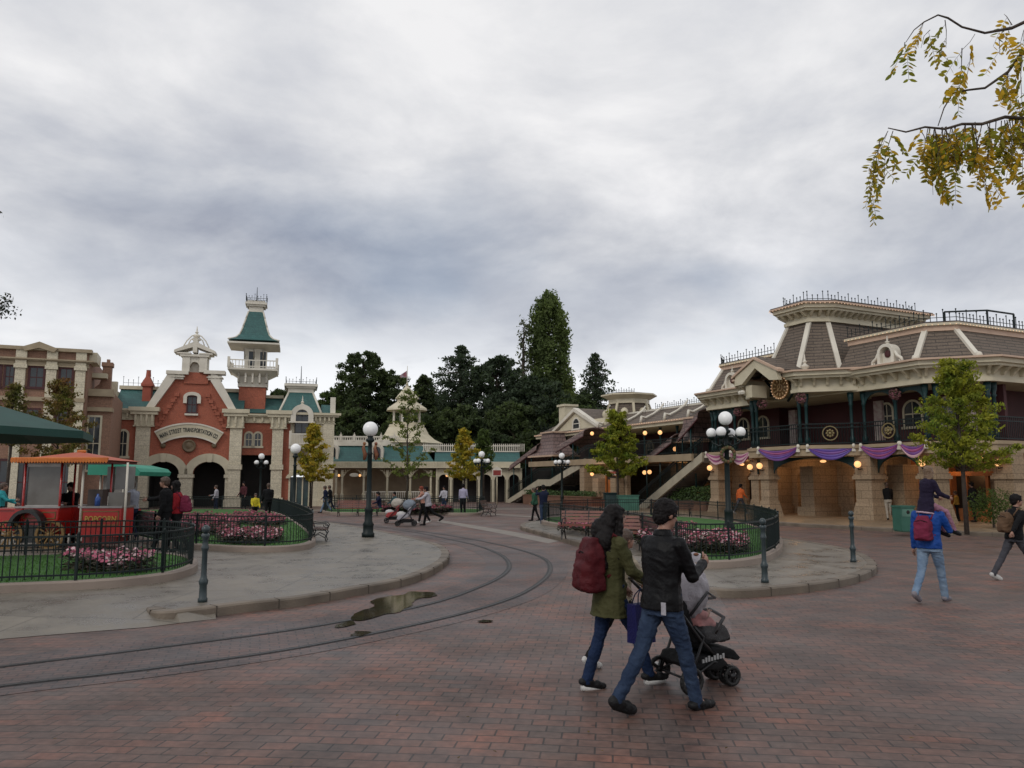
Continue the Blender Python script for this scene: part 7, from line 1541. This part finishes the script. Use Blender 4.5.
# --- father with child on shoulders
fp = GP(933, 602); fa_, fpk, ft, fA = human('man in bright blue jacket and pale jeans carrying a child on his shoulders', fp, R(42), 1.78, ((22, 8), (-18, 26)), ((24, 14, 60), (-8, 6, 10)), 3, BLUE, LJEAN, SHOEG, HAIRN, vox=.02, hem=.84, pack=(PNKP, .78), width=1.05); tag(fpk, 'dark pink backpack worn by the man in bright blue', 'backpack')
bpy.context.view_layer.update(); sh = fa_.matrix_world @ ft(0, -.03, .56)
kid, _, kt, kA = human('child in dark purple coat riding on the shoulders of the man in blue', (sh.x, sh.y, 0), R(8), 1.25, ((62, 40), (56, 40)), ((22, 8, 45), (25, 8, 40)), 8, PURC, cloth('mauve_leggings', (.32,.16,.22)), SHOEB, HAIRL, long=.8, vox=.022, hem=.72, girl=True, lift=sh.z+.10, legout=14, bulk=.012)
hm = MB(); hm.tube([kt(.20*cos(a), .165*sin(a)-.01, -.225) for a in [2*pi*k/18 for k in range(19)]], .022, 6); hm.build('coat_hem_trim', cloth('pale_trim', (.50,.36,.42)), kid)
# --- walker at right edge
wk, wkp, _, _ = human('walker in black jacket, grey trousers and white trainers at right edge', GP(1018, 580), R(12), 1.74, ((30, 8), (-30, 6)), ((-55, 12, 12), (45, 10, 45)), 8, BLK, GRY, SHOEW, HAIRB, vox=.022, hem=.84, pack=(cloth('brown_backpack', (.12,.07,.04)), .8), headturn=-25); tag(wkp, 'brown backpack on the walker at the right edge', 'backpack')
# --- middle distance
human('person in navy with both arms raised taking a photo by the island fence', GP(543.5, 527), R(100), 1.76, ((4, 2), (-4, 2)), ((80, 14, 62), (80, 14, 62)), -2, NAVY, JEAN, SHOEB, HAIRB, grp=None, vox=.03)
human('person in dark green coat beside the photographer', GP(535, 521), R(170), 1.62, ((14, 5), (-12, 10)), ((10, 6, 30), (0, 6, 15)), 4, GRNC, BLK, SHOEB, HAIRN, vox=.035, bulk=.02, hem=.78)
pa_, _, _, _ = human('woman in white jacket and black trousers pushing the far stroller', GP(428, 525.5), R(186), 1.72, ((14, 4), (-34, 30)), ((48, 8, 32), (48, 8, 32)), 10, WHT, BLK, SHOEB, HAIRB, vox=.03, hem=.84, bulk=.01)
human('woman half hidden beside the one in white jacket, reddish hair', GP(423, 523), R(184), 1.72, ((16, 6), (-16, 12)), ((40, 8, 34), (40, 8, 34)), 8, cloth('salmon_top', (.40,.20,.15)), BLK, SHOEW, cloth('red_hair', (.20,.05,.03)), vox=.03)
bpy.context.view_layer.update()
def far_stroller(label, loc, rz, hoodm, bodym):
    r = thing('stroller', label, 'stroller', loc, rz, None); m = MB()
    for s in (-1, 1):
        y = s*.24; m.tube([(-.4, y, 1.05), (-.1, y, .75), (.45, y, .15)], .018, 6); m.tube([(-.25, y, .12), (.0, y, .6)], .016, 6)
    m.tube([(-.4, -.24, 1.05), (-.4, .24, 1.05)], .02, 6); m.build('frame', FRM, r)
    for x, y in ((-.27, -.25), (-.27, .25), (.45, -.22), (.45, .22)):
        swheel(x, y, .12, par=r)
    m = MB(); slab(m, [(-.2, .95), (-.1, .98), (.05, .55), (.4, .5), (.5, .3), (.4, .25), (-.05, .4)], .22); remesh(m, .03, 'seat', bodym, r, .01, 8); m = MB(); m.ball((-.05, 0, .92), .3, 14, 10, (1, .85, .8)); remesh(m, .03, 'hood', hoodm, r, .02, 7); m = MB(); m.ball((.3, 0, .5), .2, 12, 8, (1.2, 1, .7)); remesh(m, .03, 'blanket', cloth('pale_blanket', (.50,.48,.47)), r, .02, 8); m = MB(); slab(m, [(-.25, .3), (.35, .3), (.35, .16), (-.25, .16)], .2); m.build('basket', FAB, r)
far_stroller('stroller with grey blue hood pushed by the woman in white', GP(408, 526), R(184), cloth('blue_grey_hood', (.20,.23,.27)), WHT); far_stroller('stroller with cream hood and red blanket, left of the grey hooded one', GP(396, 523), R(190), cloth('cream_hood', (.42,.38,.33)), cloth('red_blanket', (.35,.06,.06)))
human('woman in pale top standing by the arched glass wall, left one', GP(444, 513.5), R(250), 1.64, ((4, 2), (-4, 2)), ((20, 8, 50), (15, 8, 30)), 2, WHT, JEAN, SHOEB, HAIRB, vox=.04)
human('person in lilac shirt and dark trousers by arched glass wall, right one', GP(463, 515), R(80), 1.78, ((3, 2), (-3, 2)), ((5, 8, 30), (5, 8, 10)), 2, cloth('lilac_shirt', (.36,.34,.45)), BLK, SHOEB, HAIRB, vox=.04)
human('walker in blue jacket and pale jeans before the brick pavilion door', GP(325.5, 513), R(170), 1.74, ((28, 6), (-28, 10)), ((20, 8, 30), (-20, 8, 20)), 6, NAVY, LJEAN, SHOEB, HAIRN, vox=.04); human('walker in dark top close behind the blue jacket walker', GP(330, 511.5), R(172), 1.72, ((22, 6), (-22, 10)), ((15, 8, 30), (-15, 8, 20)), 6, BLK, NAVY, SHOEB, HAIRN, vox=.04)
bs = GP(379, 516.0); human('person in blue seated on the distant bench', (bs.x, bs.y, 0), R(200), 1.72, ((80, 82), (74, 66)), ((30, 8, 50), (30, 8, 40)), 6, NAVY, JEAN, SHOEW, HAIRB, vox=.035, lift=.54)
human('person in dark clothes seated next to the one in blue', (bs.x+.9, bs.y+.1, 0), R(215), 1.70, ((80, 80), (80, 82)), ((30, 8, 40), (30, 8, 40)), 4, cloth('dark_teal_top', (.03,.07,.08)), BLK, SHOEB, HAIRB, vox=.035, lift=.54)
def onY(px, Y, z=.14): p = AT(px, 482, Y); return (p.x, p.y, z)
human('person in pale grey hoodie walking beside the snack stand', onY(134, 24), R(160), 1.82, ((20, 6), (-18, 10)), ((10, 8, 30), (-5, 8, 20)), 4, GRYH, NAVY, SHOEB, HAIRN, vox=.03, bulk=.01)
human('tall man in black reaching forward behind the crimson bed', onY(167.5, 20.5), R(184), 1.92, ((22, 6), (-18, 12)), ((58, 8, 25), (-10, 8, 30)), 3, BLK, BLK, SHOEB, HAIRN, vox=.03, bulk=.01)
_, pk_, _, _ = human('woman in red jacket walking behind the tall man in black', onY(178.5, 20.8), R(182), 1.82, ((20, 6), (-18, 12)), ((15, 8, 40), (-5, 8, 30)), 3, REDC, BLK, SHOEB, HAIRB, long=1., vox=.03, girl=True, pack=(PNKP, .85)); tag(pk_, 'pink backpack on the woman in red jacket', 'backpack')
human('person in white coat before the right dark arch', onY(217, 50, 0), R(200), 1.68, ((6, 2), (-6, 4)), ((20, 8, 60), (10, 8, 20)), 2, WHT, NAVY, SHOEB, HAIRN, vox=.045)
human('dark clothed person in the recess between arches and pavilion', onY(244.5, 54, 0), R(250), 1.9, ((4, 2), (-4, 2)), ((10, 8, 30), (10, 8, 20)), 2, cloth('plum_top', (.07,.02,.025)), BLK, SHOEB, HAIRB, vox=.045)
human('person in black coat beside the yellow clad child', onY(269, 40, 0), R(120), 1.82, ((6, 2), (-6, 4)), ((20, 8, 40), (10, 8, 20)), 4, BLK, BLK, SHOEB, HAIRN, vox=.04, bulk=.02)
human('child in yellow jacket behind the crimson bed', onY(256, 38, 0), R(300), 1.35, ((6, 2), (-6, 4)), ((20, 8, 40), (10, 8, 20)), 2, YELC, BLK, SHOEB, HAIRN, vox=.04, bulk=.02)
human('vendor in black with pale striped apron inside the popcorn cart', onY(73, 22.6), R(270), 1.74, ((3, 2), (-3, 2)), ((40, 10, 50), (30, 10, 60)), 8, BLK, BLK, SHOEB, HAIRB, vox=.03, bulk=.02)
human('person in turquoise top at the far left beyond the cart', onY(2, 26), R(20), 1.72, ((6, 2), (-6, 4)), ((40, 8, 50), (30, 8, 40)), 4, cloth('turquoise_top', (.03,.28,.30)), BLK, SHOEB, HAIRN, vox=.04)
human('person in orange vest walking under the station arch', GP(741, 514, .14), R(30), 1.72, ((26, 6), (-26, 10)), ((15, 8, 30), (-15, 8, 20)), 4, ORGC, GRY, SHOEW, HAIRB, vox=.035)
human('person in dark jacket and pale trousers under the deck, left of litter bin', GP(889, 520, .14), R(80), 1.74, ((8, 2), (-8, 4)), ((15, 8, 20), (5, 8, 20)), 2, BLK, cloth('cream_trousers', (.40,.36,.30)), SHOEB, HAIRN, vox=.035)
human('dark clothed woman near young tree by the shopfront', GP(975, 522, .14), R(120), 1.76, ((4, 2), (-4, 4)), ((15, 8, 20), (5, 8, 20)), 2, BLK, BLK, SHOEB, HAIRB, vox=.035, hem=.66, bulk=.02)
human('child in mustard top near the timber shopfront', GP(958, 521, .14), R(140), 1.35, ((4, 2), (-4, 4)), ((15, 8, 20), (5, 8, 20)), 2, cloth('mustard_top', (.40,.22,.04)), BLK, SHOEB, HAIRN, vox=.035)
# pigeon on the chimney-less edge is left out; a clutter of fallen leaves on the bricks
rnd.seed(77); lm_ = MB()
for k in range(260):
    x, y = rnd.uniform(-4, 9), rnd.uniform(4, 24); a = rnd.uniform(0, 6.3); s = rnd.uniform(.012, .026); lm_.add([(x-s*cos(a), y-s*sin(a), .018), (x+s*.4*sin(a), y-s*.4*cos(a), .022), (x+s*cos(a), y+s*sin(a), .018), (x-s*.4*sin(a), y+s*.4*cos(a), .02)], [(0, 1, 2, 3)])
lm_.build('fallen_leaves', leafmat('fallen_leaf', (.14,.10,.03), (.08,.05,.02), sc=3), kind='stuff')
